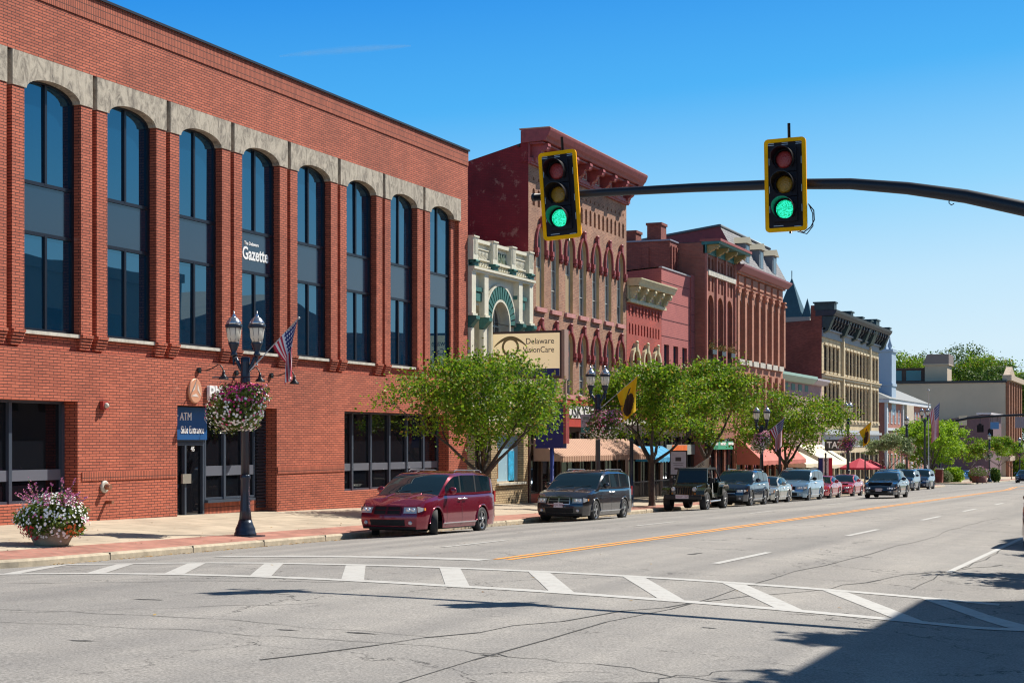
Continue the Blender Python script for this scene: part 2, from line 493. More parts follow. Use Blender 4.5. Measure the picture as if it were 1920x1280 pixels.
M_CONC = brick('pavement_concrete', (0.44, 0.365, 0.27), (0.40, 0.33, 0.245), (0.22, 0.18, 0.14), bw=1.8, bh=1.6, ms=0.016, stain=0.22, vs=1.2, bump=0.1, horiz=True, offset=0.0, spots=((0.31, 0.25, 0.18), 0.8, 0.58))
M_PAVER = brick('paver', (0.40, 0.17, 0.125), (0.33, 0.13, 0.095), (0.27, 0.19, 0.14), bw=0.21, bh=0.105, ms=0.008, stain=0.3, vs=1.3, bump=0.1, horiz=True)
M_KERB = mat('kerb_concrete', (0.43, 0.36, 0.26), 0.85, var=0.28, vs=3.5, bump=0.2)
M_EARTH = mat('earth', (0.10, 0.12, 0.05), 0.95, var=0.3, vs=0.3)
def marking(name, col, w0=0.50):
    m, t, b = newmat(name)
    inp(b, 'Roughness', 0.7)
    c = t.nodes.new('ShaderNodeTexCoord')
    n = t.nodes.new('ShaderNodeTexNoise'); n.inputs['Scale'].default_value = 5; n.inputs['Detail'].default_value = 10; n.inputs['Roughness'].default_value = 0.85
    t.links.new(c.outputs['Object'], n.inputs['Vector'])
    r = t.nodes.new('ShaderNodeMapRange'); r.inputs['From Min'].default_value = w0; r.inputs['From Max'].default_value = w0 + 0.16
    t.links.new(n.outputs[0], r.inputs[0])
    x = t.nodes.new('ShaderNodeMix'); x.data_type = 'RGBA'; x.inputs[6].default_value = (*col, 1); x.inputs[7].default_value = (0.30, 0.28, 0.26, 1)
    t.links.new(r.outputs[0], x.inputs[0]); t.links.new(x.outputs[2], b.inputs['Base Color'])
    return m
M_WHITE_LINE = marking('white_line', (0.45, 0.44, 0.415))
M_YELLOW_LINE = marking('yellow_line', (0.78, 0.32, 0.045), 0.60)

def frange(a, b, d):
    n = max(1, int(round((b - a) / d))); return [a + (b - a) * i / n for i in range(n + 1)]
def gridmesh(xs, ys, fz, mb=None, mi=0):
    mb = mb or MB(); n = len(xs)
    mb.add([(x, y, fz(x, y)) for y in ys for x in xs], [(j * n + i, j * n + i + 1, (j + 1) * n + i + 1, (j + 1) * n + i) for j in range(len(ys) - 1) for i in range(n - 1)], mi, True)
    return mb
KL, KR = -20.4, -1.35
tag(gridmesh(frange(KL, KR, 0.45), frange(-40, 100, 2) + frange(100, 700, 20)[1:], G).build('road', M_ASPH), kind='structure')
sr = MB()
zb_ = lambda x, y: -GR * y - 0.001
gridmesh([-150, KL], [-40, 26.3], zb_, sr); gridmesh([KR, 60], [-40, 28.3], zb_, sr)
gridmesh([-150, KL], [159.5, 181], zb_, sr); gridmesh([KR, 80], [150, 172], zb_, sr)
tag(sr.build('side_road', M_ASPH), kind='structure')
gr = MB()
zg = lambda x, y: (-GR * y if y < 520 else -GR * 520) - 0.12 + max(0, min(1, (y - 300) / 250)) * max(0, min(1, (-x - 60) / 120)) * 11
gridmesh([-4000, -1500, -600, -300, -180, -120, -60, -30, KR + 1, 60, 300, 1500, 4000], [-300, -60, 0, 100, 200, 300, 360, 420, 520, 700, 1200, 3000, 6000], lambda x, y: zg(x, y) if not (-60 < x < 0 and y > 520) else zg(x, y), gr)
tag(gr.build('ground', M_EARTH), kind='structure')

def path(side, y0, y1, xk, r=4.0, far=60):
    """kerb line from the side street round the corner and along the street; side=-1 for the left pavement"""
    pts = [(xk + side * far, y0 - r + 0.0), (xk + side * (r + 10), y0 - r), (xk + side * (r + 0.01), y0 - r)]
    nr = [(0, 1)] * 3
    for i in range(0, 9):
        a = pi / 2 * i / 8
        pts.append((xk + side * r - side * r * sin(a), y0 - r * cos(a))); nr.append((side * sin(a), cos(a)))
    for y in frange(y0 + 0.01, y1, 3.0)[1:]:
        pts.append((xk, y)); nr.append((side, 0))
    return pts, nr
def strips(pts, nr, o0, o1, fz, mb, mi=0, flip=False):
    vs = []
    for (x, y), (a, b) in zip(pts, nr):
        for o in (o0, o1):
            X, Yy = x + a * o, y + b * o; vs.append((X, Yy, fz(X, Yy, o)))
    fs = [(2 * i, 2 * i + 1, 2 * i + 3, 2 * i + 2) if flip else (2 * i, 2 * i + 2, 2 * i + 3, 2 * i + 1) for i in range(len(pts) - 1)]
    mb.add(vs, fs, mi, True); return mb
def pavement(side, y0, y1, xk, swf, fill):
    pts, nr = path(side, y0, y1, xk)
    fl = side < 0
    k = MB()
    zt = lambda X, Yy, o: -GR * Yy + 0.15
    vs = []
    for (x, y), (a, b) in zip(pts, nr):
        for o, z in ((0, -0.05), (0.0, 0.11), (0.03, 0.148), (0.19, 0.152)):
            vs.append((x + a * o, y + b * o, -GR * (y + b * o) + z))
    n = len(pts)
    fs = []
    for i in range(n - 1):
        for j in range(3):
            q = (4 * i + j, 4 * i + j + 1, 4 * i + j + 5, 4 * i + j + 4); fs.append(q if fl else q[::-1])
    k.add(vs, fs, 0)
    tag(k.build('kerb', M_KERB), kind='structure')
    p = MB(); strips(pts, nr, 0.19, 1.55, lambda X, Yy, o: swf(X, Yy) + 0.002, p, 0, not fl); tag(p.build('brick_pavement', M_PAVER), kind='structure')
    c = MB(); strips(pts, nr, 1.55, 3.99, lambda X, Yy, o: swf(X, Yy), c, 0, not fl)
    xa = xk + side * 3.99
    xs = frange(min(xa, fill), max(xa, fill), 2.0)
    gridmesh(xs, frange(y0, y1, 3.0), swf, c)
    tag(c.build('pavement', M_CONC), kind='structure')
pavement(-1, 26.0, 159.5, KL, SW, -52)
pavement(-1, 185.0, 420, KL, lambda x, y: -GR * y + 0.15, -60)
pavement(1, 32.0, 150, KR, lambda x, y: -GR * y + 0.15, 16)
# kerb joints
kj = MB()
for y in frange(28, 120, 3.05):
    kj.box(KL - 0.19, KL + 0.004, y - 0.012, y + 0.012, -GR * y, -GR * y + 0.1545)
tag(kj.build('kerb_joint', mat('joint_dark', (0.06, 0.05, 0.04), 0.9)), kind='structure')

def drape(mb, pts4, off=0.007, nx=8, ny=8, mi=0):
    """a painted quad (a,b,c,d) laid on the crowned road"""
    a, b, c, d = [Vector((p[0], p[1], 0)) for p in pts4]
    vs = []
    for j in range(ny + 1):
        for i in range(nx + 1):
            u, v = i / nx, j / ny
            p = (a * (1 - u) + b * u) * (1 - v) + (d * (1 - u) + c * u) * v
            vs.append((p.x, p.y, G(p.x, p.y) + off))
    mb.add(vs, [(j * (nx + 1) + i, j * (nx + 1) + i + 1, (j + 1) * (nx + 1) + i + 1, (j + 1) * (nx + 1) + i) for j in range(ny) for i in range(nx)], mi)
def ln(mb, x0, y0, x1, y1, w, nx=40, off=0.007):
    d = Vector((x1 - x0, y1 - y0)); d.normalize(); n = Vector((-d.y, d.x)) * w / 2
    drape(mb, [(x0 - n.x, y0 - n.y), (x1 - n.x, y1 - n.y), (x1 + n.x, y1 + n.y), (x0 + n.x, y0 + n.y)], off, nx, 1)
wl = MB()
# crosswalk: two long lines and slanting bars between them
near = [(-19.4, 22.5), (-18.4, 22.2), (-13.0, 21.55), (-9.6, 21.15), (-6.4, 21.1), (-1.7, 21.2)]
farl = [(-20.0, 25.9), (-18.4, 25.3), (-13.0, 24.75), (-10.0, 24.6), (-6.0, 24.65), (-2.4, 24.8)]
for L in (near, farl):
    for (xa, ya), (xb, yb) in zip(L[:-1], L[1:]): ln(wl, xa, ya, xb, yb, 0.32, 14)
def interp(L, x):
    for (xa, ya), (xb, yb) in zip(L[:-1], L[1:]):
        if xa <= x <= xb: return ya + (yb - ya) * (x - xa) / (xb - xa)
    return L[0][1] if x < L[0][0] else L[-1][1]
for xb_ in (-18.3, -16.4, -14.75, -13.05, -11.35, -9.55, -7.95, -6.35, -4.75, -3.2, -1.75):
    xt = xb_ - 1.55
    if xt < -20: continue
    yn, yf = interp(near, xb_) + 0.17, interp(farl, xt) - 0.17
    drape(wl, [(xb_ - 0.19, yn), (xb_ + 0.19, yn), (xt + 0.19, yf), (xt - 0.19, yf)], 0.006, 3, 10)
ln(wl, -17.6, 27.7, -16.2, 27.4, 0.4, 6); ln(wl, -16.2, 27.4, -11.5, 26.9, 0.5, 20)       # stop line
def dashes(x, spans, w=0.15):
    for a, b in spans: ln(wl, x, a, x, b, w, 6)
def span(px0, py0, px1, x):
    # street distances of a dash whose ends sit at the pixels px0..px1 on the lane line x
    return Y(px0, -x), Y(px1, -x)
sp = [(Y(a, 7.7), Y(b, 7.7)) for a, b in ((1341, 1442), (1588, 1646), (1728, 1762), (1806, 1830), (1866, 1880))]
dashes(-7.7, sp)
sp2 = [(Y(a, 14.3), Y(b, 14.3)) for a, b in ((830, 952), (1192, 1266), (1405, 1452), (1548, 1577))]
dashes(-14.3, sp2)
ln(wl, -3.85, 30.5, -3.85, 62, 0.12, 60); ln(wl, -3.85, 30.4, -2.4, 30.4, 0.12, 8)
ln(wl, -18.1, 41, -18.1, 96, 0.07, 60)
tag(wl.build('lane_marking', M_WHITE_LINE), kind='structure')
yl = MB()
YB = 92
for dx in (-0.13, 0.13):
    ln(yl, -11.3 + dx, 27.2, -11.3 + dx, YB, 0.12, 60)
    ln(yl, -11.3 + dx, YB, -11.3 + dx, 122, 0.12, 20)
    ln(yl, -11.3 + dx, 122, -12.2 + dx, 139, 0.12, 12)
ln(yl, -11.1, 122, -9.4, 139, 0.12, 12)
ln(yl, -12.2, 139, -12.2, 154, 0.12, 8); ln(yl, -9.4, 139, -9.4, 154, 0.12, 8); 
tag(yl.build('centre_line', M_YELLOW_LINE), kind='structure')
# tar-sealed cracks and patches
tc_ = MB()
random.seed(5)
def crack(x0, y0, x1, y1, w):
    n = 26; off = 0; pts = []
    dx, dy = x1 - x0, y1 - y0; L = sqrt(dx * dx + dy * dy); nx_, ny_ = -dy / L, dx / L
    for i in range(n + 1):
        off = off * 0.7 + random.uniform(-1, 1) * 0.12
        t = i / n; pts.append((x0 + dx * t + nx_ * off, y0 + dy * t + ny_ * off))
    for (a, b), (c, d) in zip(pts[:-1], pts[1:]):
        ww = w * random.uniform(0.4, 1.3)
        tc_.add([(a - nx_ * ww, b - ny_ * ww, G(a, b) + 0.004), (c - nx_ * ww, d - ny_ * ww, G(c, d) + 0.004), (c + nx_ * ww, d + ny_ * ww, G(c, d) + 0.004), (a + nx_ * ww, b + ny_ * ww, G(a, b) + 0.004)], [(0, 1, 2, 3)])
crack(-5.9, 8, -6.0, 60, 0.012); crack(-7.7, 12.8, -3.2, 34, 0.018); crack(-6.6, 14.6, -2.2, 14.1, 0.010); crack(-16, 15.5, -6.9, 15.2, 0.010)
crack(-19.5, 18.5, -11.2, 21.0, 0.012); crack(-13.5, 14.1, -6.6, 14.6, 0.008); crack(-15.5, 12, -9.8, 17.8, 0.010); crack(-3.9, 26, -3.4, 60, 0.014)
crack(-5.6, 11.8, -3.6, 15.5, 0.010)
def smear(x, y, L, W_, a):
    n = 14; P = []
    for k in range(n):
        t = 2 * pi * k / n; r_ = random.uniform(0.45, 1.1)
        u, v = L * r_ * cos(t), W_ * r_ * sin(t); P.append((x + u * cos(a) - v * sin(a), y + u * sin(a) + v * cos(a)))
    tc_.add([(a_, b_, G(a_, b_) + 0.0045) for a_, b_ in P], [tuple(range(n))])
for (x, y, L, W_, a) in ((-7.9, 15.2, .28, .05, .1), (-8.7, 15.0, .16, .04, .0), (-9.9, 13.1, .2, .05, .2), (-6.1, 14.4, .15, .04, .0), (-5.0, 18.3, .12, .04, .1), (-5.5, 12.5, .14, .03, .2), (-12, 17.3, .25, .05, .1), (-8.8, 31, .5, .08, 1.5), (-9.4, 38, .3, .04, 1.55), (-3.9, 13.9, .2, .05, .3)):
    smear(x, y, L, W_, a)
tag(tc_.build('road_crack', mat('tar', (0.045, 0.043, 0.04), 0.8)), kind='structure')
# dry leaves along the kerb and on the pavement
random.seed(11)
lv = MB()
def leaflet(x, y, z, s):
    a = random.uniform(0, 6.3); t = random.uniform(-0.5, 0.5)
    u = Vector((cos(a), sin(a), t * 0.6)) * s; w = Vector((-sin(a), cos(a), random.uniform(-.3, .3))) * s * 0.55
    c = Vector((x, y, z + abs(u.z) + abs(w.z) + 0.004))
    lv.add([c - u, c - w, c + u, c + w], [(0, 1, 2, 3)])
for i in range(1500):
    y = random.choice((random.uniform(26, 60), random.uniform(26, 110)))
    leaflet(KL + 0.03 + abs(random.gauss(0, 0.13)), y, -GR * y, random.uniform(0.02, 0.05))
for i in range(420):
    y = random.uniform(26, 100); x = KL - 0.3 - random.random() ** 1.5 * 6
    leaflet(x, y, SW(x, y), random.uniform(0.02, 0.04))
for i in range(60):
    x = random.uniform(-19, -4); y = random.uniform(13, 40); leaflet(x, y, G(x, y), random.uniform(0.02, 0.035))
tag(lv.build('fallen_leaves', leafmat('dry_leaf', [(0.30, 0.16, 0.05), (0.42, 0.28, 0.10), (0.16, 0.08, 0.03)], 0.1)), 'dry brown leaves strewn along the kerb and pavement', 'leaves', kind='stuff')
# ================================================================== buildings
M_BRICK1 = brick('orange_red_brick', (0.50, 0.128, 0.068), (0.375, 0.088, 0.046), (0.06, 0.018, 0.012), bw=0.30, bh=0.0762, ms=0.0105, stain=0.24, vs=0.3, bump=0.3, spots=((0.56, 0.26, 0.19), 0.45, 0.63))
M_BRICK1S = brick('soldier_brick', (0.47, 0.12, 0.062), (0.35, 0.082, 0.042), (0.06, 0.018, 0.012), bw=0.21, bh=0.0762, ms=0.0115, stain=0.12, vs=0.45, rot=True, offset=0.0)
M_STONE1 = mat('weathered_stone', (0.52, 0.44, 0.34), 0.9, var=0.2, vs=2.5, bump=0.5, bs=8)
def add_streaks(m, base, dark, scale=2.2, sx_=1.0, sz=0.35, lo=0.50, hi=0.60, bs=5.0):
    t = m.node_tree; b = t.nodes['Principled BSDF']
    c = t.nodes.new('ShaderNodeTexCoord'); mp = t.nodes.new('ShaderNodeMapping')
    mp.inputs['Rotation'].default_value = (0.7, 0, 0); mp.inputs['Scale'].default_value = (1, sx_, sz)
    t.links.new(c.outputs['Object'], mp.inputs[0])
    n = t.nodes.new('ShaderNodeTexNoise'); n.inputs['Scale'].default_value = scale * 1.6; n.inputs['Detail'].default_value = 12; n.inputs['Roughness'].default_value = 0.78; n.inputs['Distortion'].default_value = 1.2
    t.links.new(mp.outputs[0], n.inputs['Vector'])
    r = t.nodes.new('ShaderNodeMapRange'); r.inputs['From Min'].default_value = lo; r.inputs['From Max'].default_value = hi
    t.links.new(n.outputs[0], r.inputs[0])
    x = t.nodes.new('ShaderNodeMix'); x.data_type = 'RGBA'; x.inputs[6].default_value = (*base, 1); x.inputs[7].default_value = (*dark, 1)
    t.links.new(r.outputs[0], x.inputs[0]); t.links.new(x.outputs[2], b.inputs['Base Color'])
add_streaks(M_STONE1, (0.46, 0.40, 0.315), (0.14, 0.118, 0.095), 2.2, 1.0, 0.5, 0.44, 0.64)
M_FRAME = mat('bronze_frame', (0.012, 0.014, 0.022), 0.35, spec=0.4)
M_FRAMEB = mat('blue_grey_frame', (0.05, 0.065, 0.09), 0.35)
def glass(name, col=(0.01, 0.025, 0.045), ior=2.3, rough=0.02, wave=0.0):
    m, t, b = newmat(name); inp(b, 'Base Color', (*col, 1)); inp(b, 'Roughness', rough); inp(b, 'IOR', ior)
    if wave:
        c = t.nodes.new('ShaderNodeTexCoord'); n = t.nodes.new('ShaderNodeTexNoise'); n.inputs['Scale'].default_value = 0.6; n.inputs['Detail'].default_value = 1
        t.links.new(c.outputs['Object'], n.inputs['Vector'])
        bp = t.nodes.new('ShaderNodeBump'); bp.inputs['Strength'].default_value = wave; bp.inputs['Distance'].default_value = 0.05
        t.links.new(n.outputs[0], bp.inputs['Height']); t.links.new(bp.outputs[0], b.inputs['Normal'])
    return m
M_GLASSB = glass('blue_tinted_glass', (0.003, 0.022, 0.05), 2.6, 0.012, 0.05)
M_GLASSB.node_tree.nodes['Principled BSDF'].inputs['Specular Tint'].default_value = (0.35, 0.78, 1.0, 1)
M_GLASSD = glass('dark_glass', (0.006, 0.007, 0.010), 1.5, 0.02, 0.1)
M_GLASSW = glass('window_glass', (0.03, 0.045, 0.06), 2.0, 0.03, 0.2)
M_SPAN = mat('spandrel_glass', (0.010, 0.026, 0.05), 0.12, ior=1.8)
M_SILL = mat('stone_sill', (0.50, 0.47, 0.40), 0.85, var=0.3, vs=4)
M_COPE = mat('dark_coping', (0.02, 0.018, 0.02), 0.4)
M_ROOF = mat('flat_roof', (0.09, 0.085, 0.08), 0.95, var=0.2)

M_DKWOOD_SHADE = mat('dark_wood_and_slot_shade', (0.045, 0.022, 0.016), 0.6)
# ---------------------------------------------------------------- large brick building on the corner
XB = -27.05; XP = -26.9
b1 = empty('brick_building', (XB, 45, SW(-27, 45)), 'long orange red brick corner building with tall arched blue windows under stone heads', 'building')
ops = []; bays = []
for k in range(-1, 8):
    ya = 33.33 + 3.444 * k; bays.append((ya, ya + 2.3)); ops.append((ya, ya + 2.3, 4.86, 11.33, 0.38))
Y0, Y1 = 28.3, 61.1
OA = (30.2, Y(141), 0.44, 3.09); OB = (Y(328), Y(515), -0.6, 3.09); OC = (Y(642), Y(838), 0.27, 3.09)
GOPS = [OA, OB, OC]
w = MB()
wall(w, XB, Y0, Y1, -1.2, 12.0, ops, 0.25, 0, n=12)
w.f = []; w.v = []; w.m = []; w.sm = []
# lower wall stands 5 cm proud of the wall between the piers
wall(w, XP - 0.02, Y0, Y1, -1.2, 4.40, GOPS, 0.55)
w.q((XP - 0.02, Y0, 4.40), (XP - 0.02, Y1, 4.40), (XB, Y1, 4.40), (XB, Y0, 4.40))
grooves = [(bays[i][1] + 0.47, bays[i + 1][0] - 0.47, 4.88, 11.8) for i in range(len(bays) - 1)]
ops_g = ops + [g + (0,) for g in grooves]
wall(w, XB, Y0, Y1, 4.40, 12.0, ops_g, 0.17, n=12)
for g in grooves: w.q((XB - 0.17, g[0], g[2]), (XB - 0.17, g[1], g[2]), (XB - 0.17, g[1], g[3]), (XB - 0.17, g[0], g[3]))
w.box(XB - 0.01, XP, Y0, Y1, 11.83, 13.30)
shell(w, XB, Y0, Y1, -1.2, 13.9, 22)
w.q((XB - 0.6, Y0, 13.9), (XB - 0.3, Y0, 13.9), (XB - 0.3, Y1, 13.9), (XB - 0.6, Y1, 13.9))
w.box(XB - 0.005, XP, Y1 - 0.9, Y1, 4.402, 11.828)
w.build('wall', M_BRICK1, b1)
w = MB(); w.box(XB - 0.02, XP + 0.03, Y0, Y1 + 0.002, 13.302, 13.90)
w.box(XP - 0.025, XP + 0.004, Y(148), Y(326), 0.98, 1.21); w.box(XP - 0.025, XP + 0.004, Y(516), Y(641), 0.98, 1.21)
w.build('soldier_course', M_BRICK1S, b1)
w = MB(); w.box(XB - 0.3, XP + 0.09, Y0 - 0.05, Y1 + 0.05, 13.90, 13.97); w.build('coping', M_COPE, b1)
w = MB(); w.box(XB - 22, XB - 0.31, Y0 + 0.1, Y1 - 0.1, 13.4, 13.6); w.build('roof', M_ROOF, b1)
def pier(ya, yb):
    w = MB(); w.box(XB - 0.004, XP + 0.012, ya, yb, 4.86, 10.948)
    for i in range(5):
        w.box(XB + 0.0 - 0.004, XP + 0.012 - 0.0 + 0.03 * (2 - i), ya + 0.006 * i, yb - 0.006 * i, 4.86 - 0.078 * (i + 1), 4.86 - 0.078 * i - (0.0 if i % 2 else 0.006))
    w.build('pier', M_BRICK1, b1)
for i, (ya, yb) in enumerate(bays):
    if i > 0: pier(ya - 0.47, ya)
    if i < len(bays) - 1: pier(yb, yb + 0.47)
    # arched stone head with its own soffit
    yl_, yr_ = (ya - 0.47, yb + 0.47) if i < len(bays) - 1 else (ya - 0.47, yb + 0.6)
    s = MB(); wall(s, XP + 0.035, yl_, yr_, 10.95, 11.83, [(ya, yb, 10.9, 11.33, 0.38)], 0.16, n=14)
    s.f = []; s.v = []; s.m = []; s.sm = []
    ap = arch(ya + 0.06, yb - 0.06, 10.95, 0.35, 14)
    poly = [(yl_, 10.95), (ya + 0.06, 10.95)] + ap[::-1][1:-1] + [(yb - 0.06, 10.95), (yr_, 10.95), (yr_, 11.826), (yl_, 11.826)]
    # strips so that the concave outline stays clean
    xs_ = [yl_] + [p[0] for p in ap[::-1]] + [yr_]; zz = [10.95] + [p[1] for p in ap[::-1]] + [10.95]
    for a in range(len(xs_) - 1):
        if xs_[a + 1] - xs_[a] < 1e-5: continue
        y_0, y_1, z_0, z_1 = xs_[a], xs_[a + 1], zz[a], zz[a + 1]
        s.q((XP + 0.035, y_0, z_0), (XP + 0.035, y_1, z_1), (XP + 0.035, y_1, 11.826), (XP + 0.035, y_0, 11.826))
        s.q((XP + 0.035, y_1, z_1), (XP + 0.035, y_0, z_0), (XB - 0.12, y_0, z_0), (XB - 0.12, y_1, z_1))
    s.q((XP + 0.035, yl_, 10.95), (XP + 0.035, yl_, 11.826), (XB, yl_, 11.826), (XB, yl_, 10.95))
    s.q((XP + 0.035, yr_, 11.826), (XP + 0.035, yr_, 10.95), (XB, yr_, 10.95), (XB, yr_, 11.826))
    s.q((XP + 0.035, yl_, 11.826), (XP + 0.035, yr_, 11.826), (XB, yr_, 11.826), (XB, yl_, 11.826))
    s.build('stone_arch', M_STONE1, b1)
    wd = window(b1, XB - 0.16, ya, yb, 4.86, 11.33, 0.38, M_FRAME, M_GLASSB, 0.075, [(0.5, 8.66, None), (0.5, 4.9, 7.37)], (8.66, 7.37), (M_SILL, 0.10, 0.09, 0.02, XB + 0.02), fd=0.09, n=12, mw=0.09)
    p = MB(); p.box(XB - 0.145, XB - 0.12, ya + 0.08, yb - 0.08, 7.41, 8.62); p.build('spandrel_panel', M_SPAN, wd)
# recessed ground floor glazing
XR = XP - 0.02 - 0.55
M_BAR = mat('grey_kick_rail', (0.12, 0.13, 0.16), 0.35)
def glazing(name, ya, yb, za, zb, muls, rail, parent=b1):
    w_ = MB(); ring(w_, outline(ya, yb, za, zb), inner(ya, yb, za, zb, 0, 0.07), XR, XR + 0.1)
    for y_ in muls: w_.box(XR, XR + 0.13, y_ - 0.06, y_ + 0.06, za, zb - 0.07)
    f_ = w_.build(name, M_FRAMEB, parent)
    p_ = MB(); p_.q((XR + 0.03, ya, za), (XR + 0.03, yb, za), (XR + 0.03, yb, zb), (XR + 0.03, ya, zb)); p_.build('pane', M_GLASSD, f_)
    if rail:
        r_ = MB(); r_.box(XR + 0.035, XR + 0.09, ya + 0.08, yb - 0.08, rail[0], rail[1]); r_.build('rail', M_BAR, f_)
    return f_
glazing('shop_window', OA[0], OA[1], 0.44, 3.09, [Y(40) + 0.0, Y(40) - 1.7, OA[1] - 0.06], (1.02, 1.30))
glazing('shop_window', OC[0], OC[1], 0.27, 3.09, [Y(px, 27.45) for px in (656, 691, 726, 759, 790)], (0.98, 1.24))
YD = Y(378, 27.45); YL = Y(474, 27.45)
glazing('shop_window', YD + 0.05, YL, 0.25, 3.09, [Y(416, 27.45), Y(452, 27.45)], (0.98, 1.28))
w = MB(); w.box(XR, XR + 0.1, YD + 0.05, OB[1], -0.6, 0.16); w.build('knee_wall', M_BRICK1S, b1)
w = MB(); w.box(XR + 0.1, XR + 0.24, YD + 0.02, YL - 0.2, 0.16, 0.24); w.build('sill', M_FRAMEB, b1)
w = MB()
for i in range(30): w.box(XR + 0.06, XR + 0.16, YL + 0.05, OB[1] - 0.02, -0.1 + i * 0.105, -0.1 + i * 0.105 + 0.07)
w.box(XR, XR + 0.06, YL + 0.02, OB[1], 0.16, 3.09); w.build('louvre', mat('louvre_dark', (0.03, 0.03, 0.04), 0.5), b1)
w = MB(); ya, yb = OB[0] + 0.22, YD
ring(w, outline(ya, yb, -0.3, 2.0), inner(ya, yb, -0.25, 2.0, 0, 0.09), XR, XR + 0.12); w.box(XR, XR + 0.14, Y(340, 27.45), Y(340, 27.45) + 0.09, -0.25, 1.92); w.box(XR, XR + 0.1, OB[0], ya, -0.6, 3.09)
w.box(XR, XR + 0.1, ya, yb, 2.0, 3.09)
d_ = w.build('door', M_FRAMEB, b1)
p = MB(); p.q((XR + 0.03, ya, -0.3), (XR + 0.03, yb, -0.3), (XR + 0.03, yb, 2.0), (XR + 0.03, ya, 2.0)); p.build('pane', M_GLASSD, d_)
p = MB(); p.box(XR + 0.14, XR + 0.2, Y(333, 27.45), Y(349, 27.45), 0.78, 1.06); p.build('handle', mat('brushed_plate', (0.45, 0.42, 0.36), 0.4, 0.6), d_)
M_WSIGN = mat('white_letter', (0.82, 0.82, 0.80), 0.5)
pp = MB()  # door number
text('door_number', '45', M_WSIGN, d_, (XR + 0.135, Y(355, 27.45), 1.80), 0.2, R_X)
w = MB(); w.box(XR + 0.12, XR + 0.2, OB[0] + 0.03, YD + 0.02, 2.08, 3.05)
sb = empty('entrance_sign', (XR + 0.16, 41, 2.1), 'blue panel with pale lettering above the glass entrance door', 'sign')
w.build('panel', mat('sign_blue', (0.012, 0.085, 0.25), 0.4), sb)
text('lettering', 'For ATM', M_WSIGN, sb, (XR + 0.21, Y(352, 27.4), 2.76), 0.34, R_X, align='RIGHT', sx=0.9)
text('lettering', 'Side Entrance', M_WSIGN, sb, (XR + 0.21, Y(375, 27.4), 2.37), 0.33, R_X, align='RIGHT', sx=0.68)
# raised bank lettering and its emblem
em = empty('bank_sign', (XP, 44, 3.3), 'round copper toned emblem and raised white letters on the orange brick wall', 'sign')
yc = Y(359); zc = H(365, 733)
w = MB(); w.lathe([(0.37, XP - 0.02), (0.37, XP + 0.04), (0.34, XP + 0.06)], (0, 0, 0), 32, 0, 'x')
for i in range(len(w.v)): w.v[i] = (w.v[i][0], w.v[i][1] * 0.92 + yc, w.v[i][2] + zc)
w.build('emblem_disc', mat('emblem_copper', (0.62, 0.30, 0.18), 0.4), em)
w = MB()
def tri(a0, a1, a2, x): w.add([(x, yc + 0.78 * r * cos(a), zc + 0.78 * r * sin(a)) for r, a in (a0, a1, a2)], [(0, 1, 2)])
for k in range(3):
    a = radians(90 + 120 * k); tri((0.40, a), (0.10, a + 1.0), (0.30, a + 1.75), XP + 0.065); tri((0.40, a), (0.22, a + 0.45), (0.10, a + 1.0), XP + 0.067)
w.build('emblem_blades', mat('emblem_pale', (0.70, 0.60, 0.52), 0.45), em)
text('lettering', 'PNC BANK', M_WSIGN, em, (XP + 0.06, Y(381), H(384, 738)), 0.62, R_X, 0.05, 'LEFT', 1.02, 0.012)
# newspaper name on the fourth window
gz = empty('newspaper_sign', (XB - 0.1, bays[4][0] + 1.1, 7.7), 'small white newspaper name on the dark middle panel of the fourth tall window', 'sign')
text('lettering', 'Gazette', M_WSIGN, gz, (XB - 0.11, bays[4][0] + 1.24, 7.95), 0.56, R_X, 0.004, 'CENTER', 0.88, 0.012)
text('small_lettering', 'The Delaware', M_WSIGN, gz, (XB - 0.11, bays[4][0] + 1.0, 8.28), 0.15, R_X, 0.004, 'CENTER', 1.0, 0.003)
# gooseneck sign lamps
M_BLACK = mat('black_metal', (0.012, 0.013, 0.016), 0.35)
def goose(y, which):
    z = H(367, 694) if True else 0
    g = empty('wall_lamp', (XP, y, z), which, 'wall lamp', 'gooseneck lamps above the bank lettering')
    w_ = MB(); w_.tube([(XP - 0.01, y, z), (XP + 0.05, y, z)], 0.09, 10)
    pts = []
    for i in range(13):
        t = i / 12; pts.append((XP + 0.05 + 0.75 * t, y + 0.1 * t, z + 0.06 * sin(-pi * t * 1.0) + 0.30 * (t ** 1.5) - (0.33 * max(0, (t - 0.75) / 0.25) ** 2)))
    w_.tube(pts, 0.018, 6); w_.build('arm', M_BLACK, g)
    e = pts[-1]; s_ = MB(); s_.lathe([(0.03, 0.02), (0.04, -0.05), (0.06, -0.12), (0.15, -0.22), (0.155, -0.25)], e, 12); s_.build('lamp_shade', M_BLACK, g)
goose(Y(367), 'black gooseneck lamp over the round copper emblem on the brick wall')
goose(Y(437), 'black gooseneck lamp partly behind the tall street lamp post')
goose(Y(503), 'black gooseneck lamp beside the hanging striped flag on the brick wall')
